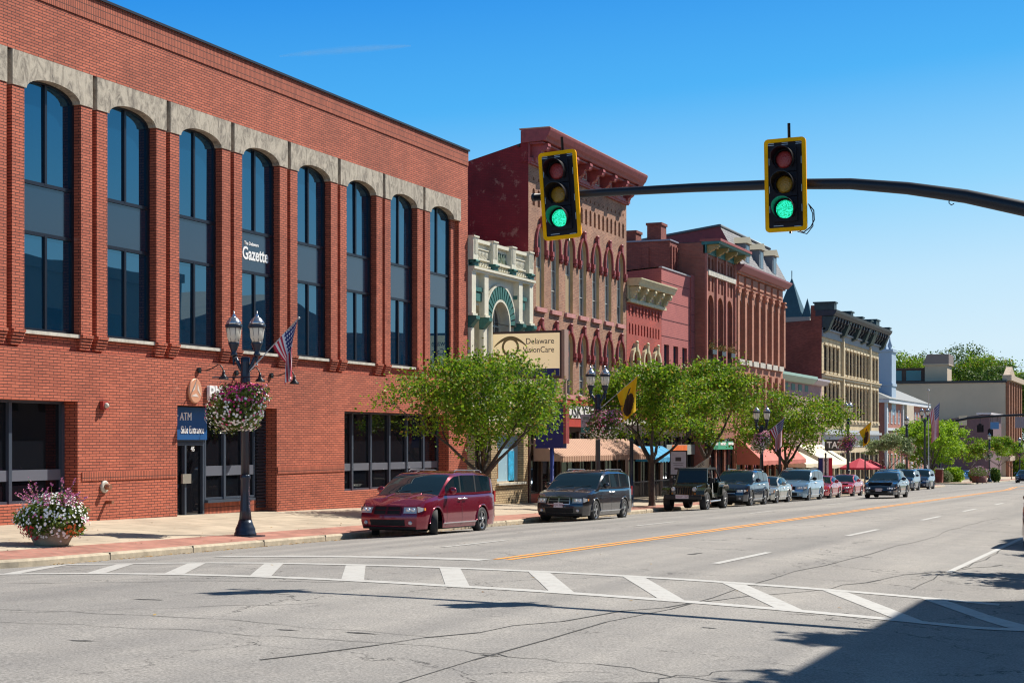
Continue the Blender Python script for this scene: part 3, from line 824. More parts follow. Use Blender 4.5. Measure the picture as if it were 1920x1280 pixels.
# fire bell and hose connection
fb = empty('fire_connection', (XP, Y(190), H(190, 912)), 'round brass and grey fire hose connection low on the brick wall', 'fire connection')
w = MB(); c = (0, Y(190), H(190, 912)); w.lathe([(0.17, XP - 0.02), (0.17, XP + 0.03), (0.13, XP + 0.05)], (0, c[1], c[2]), 16, 0, 'x'); w.build('plate', mat('pale_metal', (0.5, 0.47, 0.4), 0.5), fb)
w = MB(); w.lathe([(0.08, XP + 0.03), (0.08, XP + 0.2)], (0, c[1], c[2]), 12, 0, 'x'); w.build('nozzle', mat('brass', (0.35, 0.16, 0.10), 0.5, 0.5), fb); w = MB(); w.lathe([(0.05, XP), (0.05, XP + 0.2), (0.06, XP + 0.22)], (0, c[1] + 0.08, c[2] - 0.42), 10, 0, 'x'); w.build('drain', bpy.data.materials['brass'], fb)
fb = empty('fire_bell', (XP, Y(187), H(187, 760)), 'small red fire bell high on the brick wall', 'alarm bell')
w = MB(); w.box(XP - 0.01, XP + 0.1, Y(187) - 0.12, Y(187) + 0.12, H(187, 760) - 0.12, H(187, 760) + 0.12); w.build('housing', mat('bell_red', (0.35, 0.04, 0.03), 0.5), fb)
w = MB(); w.ball((XP + 0.12, Y(187), H(187, 760)), 0.075); w.build('dome', M_SILL, fb)

# ---------------------------------------------------------------- cream bank facade with green ornament
M_CREAM = mat('cream_terracotta', (0.66, 0.62, 0.49), 0.6, var=0.10, vs=4, bump=0.08)
M_GREEN = mat('verdigris_green', (0.035, 0.14, 0.12), 0.6, var=0.3, vs=8)
M_CREAMP = mat('cream_paint', (0.72, 0.66, 0.48), 0.6, var=0.1)
b2 = empty('bank_building', (-27, 64.6, SW(-27, 64)), 'narrow cream bank front with green fan arch and raised parapet letters', 'building')
YA, YBk = 61.15, 68.05
ycn = (YA + YBk) / 2 - 0.02
w = MB()
fan = (ycn - 1.0, ycn + 1.0, 3.4, 8.05, 1.0)
sw1 = (YA + 0.65, YA + 1.65, 3.6, 7.7, 0.35); sw2 = (YBk - 1.65, YBk - 0.65, 3.6, 7.7, 0.35)
wall(w, -27.0, YA, YBk, 2.9, 9.2, [sw1, fan, sw2], 0.4, n=16)
shell(w, -27.0, YA, YBk, -1.2, 9.2, 16)
w.q((-27, YA, 9.2), (-27, YBk, 9.2), (-28, YBk, 9.2), (-28, YA, 9.2))
w.build('wall', M_CREAM, b2)
w = MB(); w.box(-43, -27.3, YA + 0.1, YBk - 0.1, 9.0, 9.2); w.build('roof', M_ROOF, b2)
# parapet with four piers, corbel table and lettered tablet
w = MB()
w.box(-27.5, -26.92, YA, YBk, 9.2, 10.26)
w.box(-27.5, -26.76, YA, YBk, 10.26, 10.40)
w.box(-27.0, -26.62, YA, YBk, 9.12, 9.22); w.box(-27.0, -26.70, YA, YBk, 9.02, 9.12)
for f in range(26):
    yy = YA + 0.12 + f * (YBk - YA - 0.24) / 25
    w.box(-27.0, -26.76, yy - 0.06, yy + 0.06, 9.30, 9.36); w.box(-27.0, -26.84, yy - 0.06, yy + 0.06, 9.40, 9.46)
for (ya, yb) in ((YA + 0.85, YA + 1.95), (YBk - 1.95, YBk - 0.85)):
    for f in range(7):
        yy = ya + 0.1 + f * (yb - ya - 0.2) / 6
        w.tube([(-26.92, yy, 9.68), (-26.86, yy, 9.78), (-26.86, yy, 9.9), (-26.92, yy, 9.98)], 0.05, 6)
    w.box(-26.93, -26.78, ya - 0.05, yb + 0.05, 9.56, 9.62); w.box(-26.93, -26.80, ya - 0.05, yb + 0.05, 10.0, 10.04)
w.box(-26.93, -26.72, ycn - 0.95, ycn + 0.95, 9.5, 9.6)
w.build('parapet', M_CREAM, b2)
for ya in (YA + 0.02, YA + 2.1, YBk - 2.72, YBk - 0.64):
    w = MB(); w.box(-27.2, -26.68, ya, ya + 0.5, 9.5, 10.42); w.box(-27.2, -26.63, ya - 0.02, ya + 0.52, 10.42, 10.48)
    for f in (0.08, 0.22, 0.36): w.box(-26.69, -26.655, ya + f, ya + f + 0.06, 9.75, 10.35)
    w.build('parapet_pier', M_CREAM, b2)
    w = MB(); w.prx([(ya + 0.04, 9.25), (ya + 0.46, 9.25), (ya + 0.46, 9.5), (ya + 0.04, 9.5)], -26.95, -26.64)
    w.tube([(-26.62, ya + 0.04, 9.44), (-26.62, ya + 0.46, 9.44)], 0.06, 8)
    w.build('bracket', M_GREEN, b2)
text('lettering', 'BANK', mat('letter_green', (0.13, 0.18, 0.13), 0.7), b2, (-26.90, ycn, 9.86), 0.56, R_X, 0.03, 'CENTER', 0.85, 0.01)
# green fan of wedges round the arch
w = MB(); N = 17
for k in range(N):
    a0 = pi * k / N + 0.03; a1 = pi * (k + 1) / N - 0.03
    p_ = [(ycn + r * cos(a), 7.05 + 1.05 * r / 1.05 * sin(a)) for r, a in ((1.06, a0), (1.62, a0), (1.62, a1), (1.06, a1))]
    w.prx(p_, -27.02, -26.86)
w.build('fan_arch', M_GREEN, b2)
w = MB(); ring(w, outline(ycn - 1.72, ycn + 1.72, 7.05, 8.78, 1.72, 20), outline(ycn - 1.63, ycn + 1.63, 7.05, 8.69, 1.63, 20), -27.0, -26.86)
ring(w, outline(ycn - 1.06, ycn + 1.06, 3.4, 8.11, 1.06, 20), outline(ycn - 0.96, ycn + 0.96, 3.4, 8.01, 0.96, 20), -27.05, -26.86)
for ya in (YA, ycn - 2.1, ycn + 1.75, YBk - 0.45):
    w.box(-27.0, -26.74, ya, ya + 0.42, 7.3, 9.02); w.box(-27.0, -26.68, ya - 0.04, ya + 0.46, 7.2, 7.3); w.box(-27.0, -26.80, ya + 0.04, ya + 0.38, 2.9, 6.7)
w.build('pilaster', M_CREAM, b2)
for ya in (YA, ycn - 2.1, ycn + 1.75, YBk - 0.45):
    w = MB(); w.pry([(-27.0, 6.72), (-26.86, 6.72), (-26.70, 6.9), (-26.55, 7.05), (-26.55, 7.19), (-27.0, 7.19)], ya + 0.02, ya + 0.40); w.build('bracket', M_GREEN, b2)
for o in (sw1, sw2):
    wd = window(b2, -27.38, o[0], o[1], o[2], o[3], 0.35, M_CREAM, M_GLASSW, 0.08, (0.5,), (5.6,), (M_CREAM, 0.1, 0.1, 0.03, -27))
    h = MB(); h.box(-27.0, -26.82, o[0] - 0.1, o[1] + 0.1, 8.25, 8.42); h.box(-27.0, -26.86, o[0] + 0.08, o[1] - 0.08, 7.85, 8.2); h.build('lintel', M_GREEN, wd)
window(b2, -27.38, fan[0], fan[1], 3.4, 8.05, 1.0, M_CREAM, M_GLASSW, 0.16, (0.33, 0.66), (7.0, 5.2))
# beige brick street level
M_BEIGE = brick('beige_brick', (0.52, 0.39, 0.22), (0.40, 0.28, 0.15), (0.14, 0.09, 0.05), bw=0.30, bh=0.1, ms=0.014, stain=0.15)
w = MB(); dA, dB = Y(891), Y(921); wA, wB = Y(932), Y(982)
zs2 = SW(-27, 66)
wall(w, -27.0, YA, YBk, -1.2, 2.9, [(dA, dB, zs2, 2.35), (wA, wB, H(940, 905), 2.35)], 0.5)
w.build('lower_wall', M_BEIGE, b2)
M_BRONZE = mat('bronze_anodised', (0.16, 0.09, 0.05), 0.4, 0.4)
w = MB(); ring(w, outline(dA, dB, zs2, 2.35), inner(dA, dB, zs2, 2.35, 0, 0.09), -27.45, -27.35); d_ = w.build('door', M_BRONZE, b2)
p = MB(); p.box(-27.44, -27.42, dA + 0.09, dB - 0.09, zs2, 2.26); p.build('pane', M_GLASSD, d_)
wd = window(b2, -27.35, wA, wB, H(940, 905), 2.35, 0, mat('silver_frame', (0.6, 0.6, 0.58), 0.35, 0.5), mat('window_blinds', (0.32, 0.50, 0.60), 0.35), 0.07, (), (), (M_SILL, 0.12, 0.1, 0.05, -27))
w = MB(); w.box(-27.30, -27.28, wA + 0.25, wA + 0.8, 0.4, 1.75); w.build('poster', mat('poster_brown', (0.25, 0.13, 0.05), 0.6, var=0.6, vs=5), wd)
w = MB(); w.box(-27.30, -27.28, wB - 1.1, wB - 0.45, 0.1, 1.6); w.build('poster', mat('poster_blue', (0.03, 0.35, 0.60), 0.5, var=0.5, vs=3), wd)

# ---------------------------------------------------------------- four storey brick block with maroon cornice and hood moulds
M_BRICK3 = brick('brown_old_brick', (0.38, 0.18, 0.105), (0.22, 0.085, 0.05), (0.34, 0.22, 0.15), bw=0.22, bh=0.075, ms=0.012, stain=0.3, vs=0.7, spots=((0.43, 0.35, 0.28), 2.2, 0.66))
M_MAROON = mat('maroon_paint', (0.29, 0.055, 0.055), 0.55, var=0.25, vs=5)
M_MAROONB = brick('maroon_painted_brick', (0.20, 0.014, 0.02), (0.17, 0.012, 0.017), (0.13, 0.012, 0.015), bw=0.22, bh=0.075, ms=0.01, stain=0.4, vs=0.5, spots=((0.30, 0.13, 0.10), 1.6, 0.56))
M_PINKSILL = mat('pink_sill', (0.50, 0.22, 0.20), 0.7, var=0.2)
M_SASH = mat('white_sash', (0.50, 0.50, 0.46), 0.6)
M_GLASSL = glass('pale_window_glass', (0.06, 0.09, 0.12), 2.3, 0.03, 0.3)
M_TAN = mat('tan_window_wood', (0.50, 0.36, 0.19), 0.6, var=0.15)
b3 = empty('brick_block', (-27, 75.2, SW(-27, 75)), 'tall brown brick block with heavy maroon cornice and pointed maroon window hoods', 'building')
YA, YBk = 68.1, 82.2
w = MB(); ops = []; n3 = 7; pit = 1.93
c0 = 69.55
for i in range(n3):
    yc = c0 + pit * i
    ops += [(yc - 0.52, yc + 0.52, 8.15, 11.9, 0.85), (yc - 0.52, yc + 0.52, 4.25, 7.25, 0.75)]
slots = [YA + 0.65 + 0.645 * i for i in range(21)]
for s_ in slots: ops += [(s_ - 0.15, s_ + 0.15, 12.72, 13.5, 0.15), (s_ - 0.08, s_ + 0.08, 13.86, 14.02, 0.07)]
wall(w, -27.0, YA, YBk, 3.4, 14.62, ops, 0.24, rmi=lambda o: 1 if o[3] - o[2] > 2 else 0, n=8)
w.q((-27.23, YA, 12.6), (-27.23, YBk, 12.6), (-27.23, YBk, 14.1), (-27.23, YA, 14.1), 2)  # dark backing colour stands in for the shade deep in the slots
w.build('wall', [M_BRICK3, M_TAN, M_DKWOOD_SHADE], b3)
w = MB(); xb = -27.0
zt0 = 15.55
w.q((-27, YA, -1.2), (-27, YA, zt0), (-42, YA, zt0 - 15 * 0.25), (-42, YA, -1.2))
w.q((-27, YBk, zt0), (-27, YBk, -1.2), (-42, YBk, -1.2), (-42, YBk, zt0 - 3.75))
w.q((-42, YA, -1.2), (-42, YA, zt0 - 3.75), (-42, YBk, zt0 - 3.75), (-42, YBk, -1.2))
w.box(-27.35, -27.02, YA - 0.06, YA + 0.5, 14.6, 16.0)
w.build('side_wall', M_MAROONB, b3)
w = MB(); w.q((-27, YA, zt0 + 0.01), (-27, YBk, zt0 + 0.01), (-42, YBk, zt0 - 3.74), (-42, YA, zt0 - 3.74)); w.box(-27.5, -27.4, YA - 0.1, YA + 0.55, 15.3, 15.4); w.build('roof', M_COPE, b3)
# cornice
w = MB()
w.box(-27.02, -26.93, YA - 0.02, YBk + 0.02, 14.62, 15.5); w.box(-27.0, -26.80, YA - 0.05, YBk + 0.05, 14.60, 14.78); w.box(-27.0, -26.86, YA - 0.03, YBk + 0.03, 14.52, 14.60)
w.pry([(-27.3, 15.45), (-26.15, 15.5), (-26.1, 15.62), (-26.0, 15.72), (-25.9, 15.95), (-25.88, 16.05), (-27.3, 16.05)], YA - 0.12, YBk + 0.25)
w.box(-26.95, -26.3, YA - 0.02, YBk + 0.05, 15.38, 15.46)
w.build('cornice', M_MAROON, b3)
w = MB(); w.box(-27.4, -25.92, YA - 0.13, YBk + 0.26, 16.05, 16.10); w.build('cornice_cap', mat('copper_cap', (0.52, 0.28, 0.18), 0.5, var=0.2), b3)
def scroll(w_, x0, x1, y_, zt, zb, wd_=0.3, seg=10):
    """an S-shaped bracket from the wall at x0 out to x1 at the top"""
    pr = [(x0, zt), (x1, zt), (x1 + 0.02, zt - 0.12)]
    for i in range(seg + 1):
        t = i / seg; pr.append((x0 + (x1 - x0) * (0.25 + 0.75 * (1 - t) ** 1.2) * (0.9 + 0.1 * cos(t * 12)), zt - 0.15 - (zt - zb - 0.15) * t))
    pr.append((x0, zb)); w_.pry(pr[::-1], y_ - wd_ / 2, y_ + wd_ / 2)
    h_ = zt - zb
    w_.tube([(x1 - 0.14, y_ - wd_ / 2 - 0.04, zt - 0.2), (x1 - 0.14, y_ + wd_ / 2 + 0.04, zt - 0.2)], 0.16 * h_, 12)
    w_.tube([(x0 + 0.18, y_ - wd_ / 2 - 0.04, zb + 0.17), (x0 + 0.18, y_ + wd_ / 2 + 0.04, zb + 0.17)], 0.11 * h_, 12)
for i in range(8):
    yy = YA + 0.4 + i * (YBk - YA - 0.8) / 7
    w = MB(); scroll(w, -26.95, -26.15, yy, 15.42, 14.64, 0.34); w.build('bracket', M_MAROON, b3)
w = MB()
for i in range(7):
    yy = YA + 0.4 + (i + 0.5) * (YBk - YA - 0.8) / 7
    ring(w, outline(yy - 0.48, yy + 0.48, 14.84, 15.22), inner(yy - 0.48, yy + 0.48, 14.84, 15.22, 0, 0.05), -26.95, -26.90); w.lathe([(0.09, -26.94), (0.09, -26.90)], (0, yy, 15.03), 10, 0, 'x')
w.build('cornice_panel', mat('cornice_cream', (0.55, 0.45, 0.36), 0.6), b3)
def hood(par, yc, hw, zs, rise, x0, x1, mt, wd_=0.13, key=True, leg=0.28):
    w_ = MB(); n_ = 12
    o_ = [(yc + (hw + wd_) * cos(pi * i / n_), zs + (rise + wd_) * sin(pi * i / n_) + (0.10 if i == n_ // 2 else 0)) for i in range(n_ + 1)]
    i_ = [(yc + hw * cos(pi * i / n_), zs + rise * sin(pi * i / n_)) for i in range(n_ + 1)]
    for k in range(n_):
        a, b, c_, d = o_[k], o_[k + 1], i_[k + 1], i_[k]
        w_.q((x1, *d), (x1, *a), (x1, *b), (x1, *c_)); w_.q((x1, *a), (x0, *a), (x0, *b), (x1, *b)); w_.q((x0, *d), (x1, *d), (x1, *c_), (x0, *c_))
    for sgn in (-1, 1):
        w_.box(x0, x1, yc + sgn * hw, yc + sgn * (hw + wd_), zs - leg, zs); w_.box(x0, x1 + 0.07, yc + sgn * (hw - 0.02), yc + sgn * (hw + wd_ + 0.06), zs - leg - 0.16, zs - leg + 0.06)
        w_.ball((x1 - 0.02, yc + sgn * (hw + wd_ / 2 + 0.02), zs - leg - 0.26), (0.1, 0.1, 0.13), 8, 5)
    if key:
        w_.box(x0, x1 + 0.06, yc - 0.10, yc + 0.10, zs + rise + 0.02, zs + rise + wd_ + 0.2); w_.ball((x1, yc, zs + rise + wd_ + 0.24), (0.1, 0.16, 0.09), 8, 5)
    return w_.build('hood_mould', mt, par)
for i in range(n3):
    yc = c0 + pit * i
    for (za, zb, r) in ((8.15, 11.9, 0.85), (4.25, 7.25, 0.75)):
        wd = window(b3, -27.22, yc - 0.52, yc + 0.52, za, zb, r, M_SASH, M_GLASSL, 0.07, (0.5,), (za + (zb - za) * 0.5, za + (zb - za) * 0.72, za + (zb - za) * 0.25), (M_PINKSILL, 0.12, 0.2, 0.12, -27.0), mw=0.035)
        hood(wd, yc, 0.55, zb - r, r, -27.0, -26.89, M_MAROON, 0.11)
        if za > 8 and i in (0, 2):
            q_ = MB(); q_.box(-27.155, -27.145, yc - 0.40, yc + 0.40, za + 0.08, za + 1.85); q_.build('board', mat('tan_board', (0.36, 0.26, 0.15), 0.7), wd)
# shop front of the block
def shopfront(parent, x, ya, yb, zb, pillars, wm, fm, gm, base=0.45, baset=None, doors=(), zsign=None):
    w_ = MB(); zg_ = SW(-27, (ya + yb) / 2) - 0.15
    w_.box(x - 0.3, x, ya, yb, zb, zb + 0.5)
    for p_ in pillars: w_.box(x - 0.22, x + 0.03, p_ - 0.1, p_ + 0.1, zg_, zb)
    w_.build('shop_frame', wm, parent)
    f_ = MB(); ps = sorted(pillars)
    for a, b in zip(ps[:-1], ps[1:]):
        zz_ = zg_ + 0.15 if any(a < d < b for d in doors) else zg_ + 0.15 + base
        wd_ = window(parent, x - 0.16, a + 0.1, b - 0.1, zz_, zb, 0, fm, gm, 0.06, (0.5,) if (b - a) > 1.6 else (), (zb - 0.6,), name='shop_window' if zz_ > zg_ + 0.2 else 'door')
        f_.box(x - 0.16, x - 0.04, a + 0.1, b - 0.1, zg_, zz_)
    f_.build('stall_riser', baset or wm, parent)
M_RED = mat('sign_red', (0.42, 0.045, 0.03), 0.6, var=0.2)
shopfront(b3, -27.0, YA, YBk, 2.5, [68.25, 69.7, 72.2, 74.8, 76.4, 78.6, 80.6, 82.05], M_DKWOOD_SHADE, mat('alu', (0.10, 0.09, 0.08), 0.4, 0.5), M_GLASSD, 0.5, mat('red_riser', (0.28, 0.03, 0.02), 0.6), (75.5,))
w = MB(); w.box(-27.3, -27.0, YA, YBk, 3.0, 3.41); w.box(-27.0, -26.85, YA, YBk, 3.36, 3.46); w.build('fascia', M_SILL, b3)
sg = empty('shop_sign', (-26.9, 74, 2.6), 'red fascia board with black letters on a white band above the tan awning', 'sign')
w = MB(); w.box(-26.99, -26.82, YA + 0.1, 79.5, H(1080, 800), H(1080, 752)); w.build('board', M_RED, sg)
w = MB(); w.box(-26.82, -26.79, YA + 0.2, 79.0, H(1085, 784), H(1085, 761)); w.build('band', mat('sign_white', (0.72, 0.71, 0.68), 0.6), sg)
text('lettering', 'SANDUSKY ST', mat('letter_black', (0.02, 0.02, 0.02), 0.5), sg, (-26.785, Y(1111) , (H(1085, 784) + H(1085, 761)) / 2), 0.84, R_X, 0.01, 'RIGHT', 1.32, 0.012)
def awning(y0, y1, zt, zb, proj, cols, label, name='awning', x=-26.95, val=0.22, stripe=0.16, cat='awning'):
    a_ = empty(name, (x, (y0 + y1) / 2, zb), label, cat)
    w_ = MB(); n_ = max(2, int((y1 - y0) / stripe))
    for i in range(n_):
        ya, yb = y0 + (y1 - y0) * i / n_, y0 + (y1 - y0) * (i + 1) / n_
        k = i % len(cols)
        w_.q((x + proj, ya, zb), (x + proj, yb, zb), (x, yb, zt), (x, ya, zt), k)
        w_.add([(x + proj, ya, zb - val), (x + proj, (ya + yb) / 2, zb - val - 0.06), (x + proj, yb, zb - val), (x + proj, yb, zb), (x + proj, ya, zb)], [(0, 1, 2, 3, 4)], k)
    w_.add([(x, y0, zt), (x + proj, y0, zb), (x + proj, y0, zb - val), (x, y0, zb - val)], [(0, 3, 2, 1)], 0); w_.add([(x, y1, zt), (x + proj, y1, zb), (x + proj, y1, zb - val), (x, y1, zb - val)], [(0, 1, 2, 3)], 0)
    w_.build('canopy', cols, a_)
    f_ = MB()
    for yy in (y0 + 0.05, (y0 + y1) / 2, y1 - 0.05): f_.tube([(x, yy, zb - 0.1), (x + proj - 0.03, yy, zb - 0.05)], 0.02, 6); f_.tube([(x, yy, zt - 0.05), (x + proj - 0.03, yy, zb - 0.03)], 0.02, 6)
    f_.build('support', M_BLACK, a_)
    return a_
def cloth(n, c): return mat(n, c, 0.85, var=0.08, vs=2)
M_AT, M_AT2 = cloth('awning_tan', (0.46, 0.29, 0.20)), cloth('awning_brown', (0.28, 0.14, 0.09))
awning(YA + 0.5, 82.0, 2.15, 1.35, 1.3, [M_AT, M_AT2], 'long tan and brown striped awning below the red and white fascia board')

# ---------------------------------------------------------------- small red brick house front with cream cornice
M_RBRICK = brick('red_brick', (0.42, 0.06, 0.04), (0.32, 0.04, 0.03), (0.28, 0.08, 0.06), bw=0.22, bh=0.075, ms=0.011, stain=0.25)
M_CORN = mat('cream_cornice', (0.56, 0.48, 0.29), 0.55, var=0.15, vs=6)
b4 = empty('brick_building', (-27, 85.5, SW(-27, 85)), 'small bright red brick front with ornate cream cornice and three cream hooded windows', 'building')
YA, YBk = 82.25, Y(1240)
w = MB(); ops = []
n_ = 11
for i in range(n_):
    yy = YA + 0.5 + i * (YBk - YA - 1.0) / (n_ - 1); ops += [(yy - 0.11, yy + 0.11, 7.75, 8.35, 0.1)]
cs = [YA + 1.25, YA + 3.2, YA + 5.1]
for yc in cs: ops.append((yc - 0.48, yc + 0.48, 4.6, 6.9, 0.5))
wall(w, -27.0, YA, YBk, 3.2, 9.5, ops, 0.28, n=6)
w.q((-27.12, YA, 7.6), (-27.12, YBk, 7.6), (-27.12, YBk, 8.5), (-27.12, YA, 8.5))
for i in range(10):
    yy = YA + 0.5 + i * (YBk - YA - 1.0) / 9; w.box(-27, -26.93, yy - 0.13, yy + 0.13, 9.0, 9.25); w.box(-27, -26.96, yy - 0.08, yy + 0.08, 8.8, 9.0)
shell(w, -27.0, YA, YBk, -1.2, 10.4, 14)
w.build('wall', M_RBRICK, b4)
w = MB(); w.box(-41, -27.3, YA, YBk, 10.2, 10.4); w.build('roof', M_ROOF, b4)
w = MB(); w.box(-27.05, -26.9, YA, YBk + 0.3, 9.5, 10.3); w.box(-27.0, -26.78, YA, YBk + 0.3, 9.42, 9.58)
w.pry([(-27.3, 10.25), (-26.35, 10.28), (-26.3, 10.42), (-26.18, 10.62), (-26.18, 10.68), (-27.3, 10.68)], YA + 0.02, YBk + 0.45)
w.build('cornice', M_CORN, b4)
for i in range(5):
    yy = YA + 0.35 + i * (YBk + 0.1 - YA - 0.5) / 4; w = MB(); scroll(w, -26.92, -26.38, yy, 10.24, 9.56, 0.28); w.build('bracket', M_CORN, b4)
w = MB()
for i in range(4):
    yy = YA + 0.35 + (i + 0.5) * (YBk + 0.1 - YA - 0.5) / 4; w.box(-26.9, -26.87, yy - 0.3, yy + 0.3, 9.7, 10.02)
w.build('cornice_panel', mat('cornice_pink', (0.45, 0.26, 0.22), 0.6), b4)
for yc in cs:
    wd = window(b4, -27.25, yc - 0.48, yc + 0.48, 4.6, 6.9, 0.5, M_SASH, M_GLASSL, 0.09, (), (5.7,), (M_CORN, 0.12, 0.15, 0.1, -27.0))
    hood(wd, yc, 0.5, 6.4, 0.5, -27.0, -26.82, M_CORN, 0.2)
shopfront(b4, -27.0, YA, YBk, 2.4, [YA + 0.15, YA + 2.4, YA + 4.1, YBk - 0.15], M_DKWOOD_SHADE, M_FRAME, M_GLASSD, 0.6, None, (YA + 3.2,))
w = MB(); w.box(-27.3, -26.98, YA, YBk, 2.9, 3.2); w.build('fascia', M_SILL, b4)

# ---------------------------------------------------------------- pink painted brick building
M_PINK = brick('pink_painted_brick', (0.42, 0.12, 0.105), (0.38, 0.105, 0.095), (0.30, 0.08, 0.08), bw=0.3, bh=0.1, ms=0.012, stain=0.1)
b5 = empty('painted_building', (-27, 92, SW(-27, 92)), 'plain dusty pink painted brick front with three dark windows and thin parapet', 'building')
YA, YBk = Y(1240) + 0.02, 95.15
w = MB(); ops = []
cs = [YA + 1.0, YA + 2.85, YA + 4.7]
for yc in cs: ops.append((yc - 0.5, yc + 0.5, 4.9, 7.55))
wall(w, -27.0, YA, YBk, 3.1, 11.85, ops, 0.25)
shell(w, -27.0, YA, YBk, -1.2, 11.85, 14, 10.9)
w.box(-27.0, -26.92, YBk - 0.75, YBk, 3.1, 12.0)
w.build('wall', M_PINK, b5)
w = MB()
for z in (11.1, 10.0, 8.95, 8.0): w.box(-27.01, -26.985, YA, YBk - 0.75, z, z + 0.03)
for z in (10.6, 9.6, 8.6, 7.6, 6.6, 5.6): w.box(-26.93, -26.915, YBk - 0.75, YBk, z, z + 0.035)
w.build('reveal_joint', mat('joint_maroon', (0.12, 0.03, 0.035), 0.8), b5)
w = MB(); w.box(-27.15, -26.95, YA - 0.03, YBk - 0.76, 11.85, 11.93); w.q((-27.15, YA, 11.92), (-27.15, YBk, 11.92), (-41, YBk, 10.95), (-41, YA, 10.95)); w.box(-41, -27.15, YA - 0.03, YA + 0.1, 10.9, 10.95); w.build('roof', mat('metal_cap', (0.45, 0.42, 0.42), 0.4, 0.3), b5)
for yc in cs: window(b5, -27.24, yc - 0.5, yc + 0.5, 4.9, 7.55, 0, M_FRAMEB, M_GLASSW, 0.07, (0.5,), (6.2,), (M_PINKSILL, 0.08, 0.12, 0.05, -27.0))
shopfront(b5, -27.0, YA, YBk, 2.3, [YA + 0.15, YA + 2.0, YA + 3.9, YBk - 0.15], M_DKWOOD_SHADE, M_FRAME, M_GLASSD, 0.5, None, (YA + 3,))
w = MB(); w.box(-27.3, -26.96, YA, YBk, 2.8, 3.1); w.build('fascia', mat('grey_fascia', (0.4, 0.38, 0.36), 0.6), b5)
M_AB, M_AB2 = cloth('awning_blue', (0.02, 0.22, 0.42)), cloth('awning_blue_pale', (0.04, 0.28, 0.48))
awning(Y(1190), Y(1240), 1.75, 1.15, 1.1, [M_AB, M_AB2], 'short bright blue awning beyond the striped tan one', stripe=0.5)
os_ = empty('shop_sign', (-26.9, 90, 1.2), 'grey and orange sign panel over the shop door next to the blue awning', 'sign')
w = MB(); w.box(-26.96, -26.9, Y(1247), Y(1300), H(1270, 852), H(1270, 833)); w.build('board', mat('sign_grey', (0.33, 0.36, 0.34), 0.5), os_)
w = MB(); w.box(-26.895, -26.88, Y(1257), Y(1285), H(1270, 850), H(1270, 834)); w.build('orange_panel', mat('sign_orange', (0.75, 0.16, 0.03), 0.5, var=0.2, vs=2), os_)

# ---------------------------------------------------------------- rear wing with two chimneys seen above the low fronts
M_DKRED = brick('shaded_red_brick', (0.30, 0.075, 0.05), (0.20, 0.045, 0.03), (0.14, 0.05, 0.04), bw=0.22, bh=0.075, ms=0.011, stain=0.25)
b6r = empty('rear_building', (-28, 94.5, 0), 'plain dark red brick rear wing with two chimneys above the pink front', 'building')
w = MB(); w.box(-44, -28, 93.55, 95.2, -1.2, 14.0)
for yy in (93.75, 94.3, 94.85): w.box(-28.01, -27.9, yy - 0.1, yy + 0.1, 11, 13.7)
for xx in (-29.5, -31.5, -33.5, -35.5): w.box(xx - 0.2, xx + 0.2, 93.45, 93.56, 9, 13.6)
w.build('wall', M_DKRED, b6r)
w = MB(); w.box(-44.05, -27.94, 93.45, 95.25, 14.0, 14.08); w.build('roof', mat('roof_edge_grey', (0.25, 0.25, 0.3), 0.5), b6r)
for px0, px1, zt in ((1217, 1243, 15.15), (1178, 1196, 14.75)):
    x0 = at(px0, 450, 94.2)[0]; x1 = at(px1, 450, 94.2)[0]
    w = MB(); w.box(x0, x1, 93.8, 94.9, 14.02, zt); w.box(x0 - 0.06, x1 + 0.06, 93.74, 94.96, zt - 0.15, zt); w.build('chimney', M_DKRED, b6r)

# ---------------------------------------------------------------- narrow brick building with teal cornice
XB6 = -26.3
M_BRICK6 = brick('rose_brick', (0.38, 0.125, 0.08), (0.29, 0.09, 0.06), (0.25, 0.12, 0.09), bw=0.22, bh=0.075, ms=0.011, stain=0.2)
M_BRICK6P = mat('rose_painted_trim', (0.42, 0.15, 0.11), 0.7, var=0.15)
M_TEAL = mat('teal_cornice', (0.03, 0.16, 0.15), 0.5, var=0.2)
M_OCHRE = mat('ochre_bracket', (0.42, 0.30, 0.12), 0.6)
b6 = empty('brick_building', (XB6, 98.8, SW(-26.3, 98)), 'narrow rose brick building with teal cornice, three deep arches and flower boxes', 'building')
YA, YBk = 95.2, 102.4
w = MB(); ops = []
cs = [YA + 1.35, YA + 3.6, YA + 5.85]
for yc in cs:
    ops += [(yc - 0.72, yc + 0.72, 6.5, 10.95, 0.72)]
    for d in (-0.42, 0.42): ops += [(yc + d - 0.22, yc + d + 0.22, 12.5, 13.2, 0.2), (yc + d - 0.22, yc + d + 0.22, 11.15, 12.0)]
wall(w, XB6, YA, YBk, 3.2, 13.4, ops, 0.3, n=8)
shell(w, XB6, YA, YBk, -1.2, 14.0, 16)
w.q((XB6 - 0.3, YA, 11.1), (XB6 - 0.3, YBk, 11.1), (XB6 - 0.3, YBk, 13.3), (XB6 - 0.3, YA, 13.3))
w.build('wall', M_BRICK6, b6)
w = MB()
for yy in (YA + 0.15, YA + 2.47, YA + 4.72, YBk - 0.15): w.box(XB6 - 0.02, XB6 + 0.12, yy - 0.14, yy + 0.14, 3.2, 13.35)
w.build('pilaster', M_BRICK6P, b6)
w = MB(); w.box(XB6, XB6 + 0.16, YA + 0.3, YBk - 0.3, 12.08, 12.38); w.build('stone_band', M_SILL, b6)
w = MB(); w.box(XB6 - 0.1, XB6 + 0.08, YA, YBk, 13.36, 13.9); w.pry([(XB6 - 0.2, 13.85), (XB6 + 0.9, 13.9), (XB6 + 0.95, 14.05), (XB6 - 0.2, 14.05)], YA - 0.05, YBk + 0.5); w.build('cornice', M_TEAL, b6)
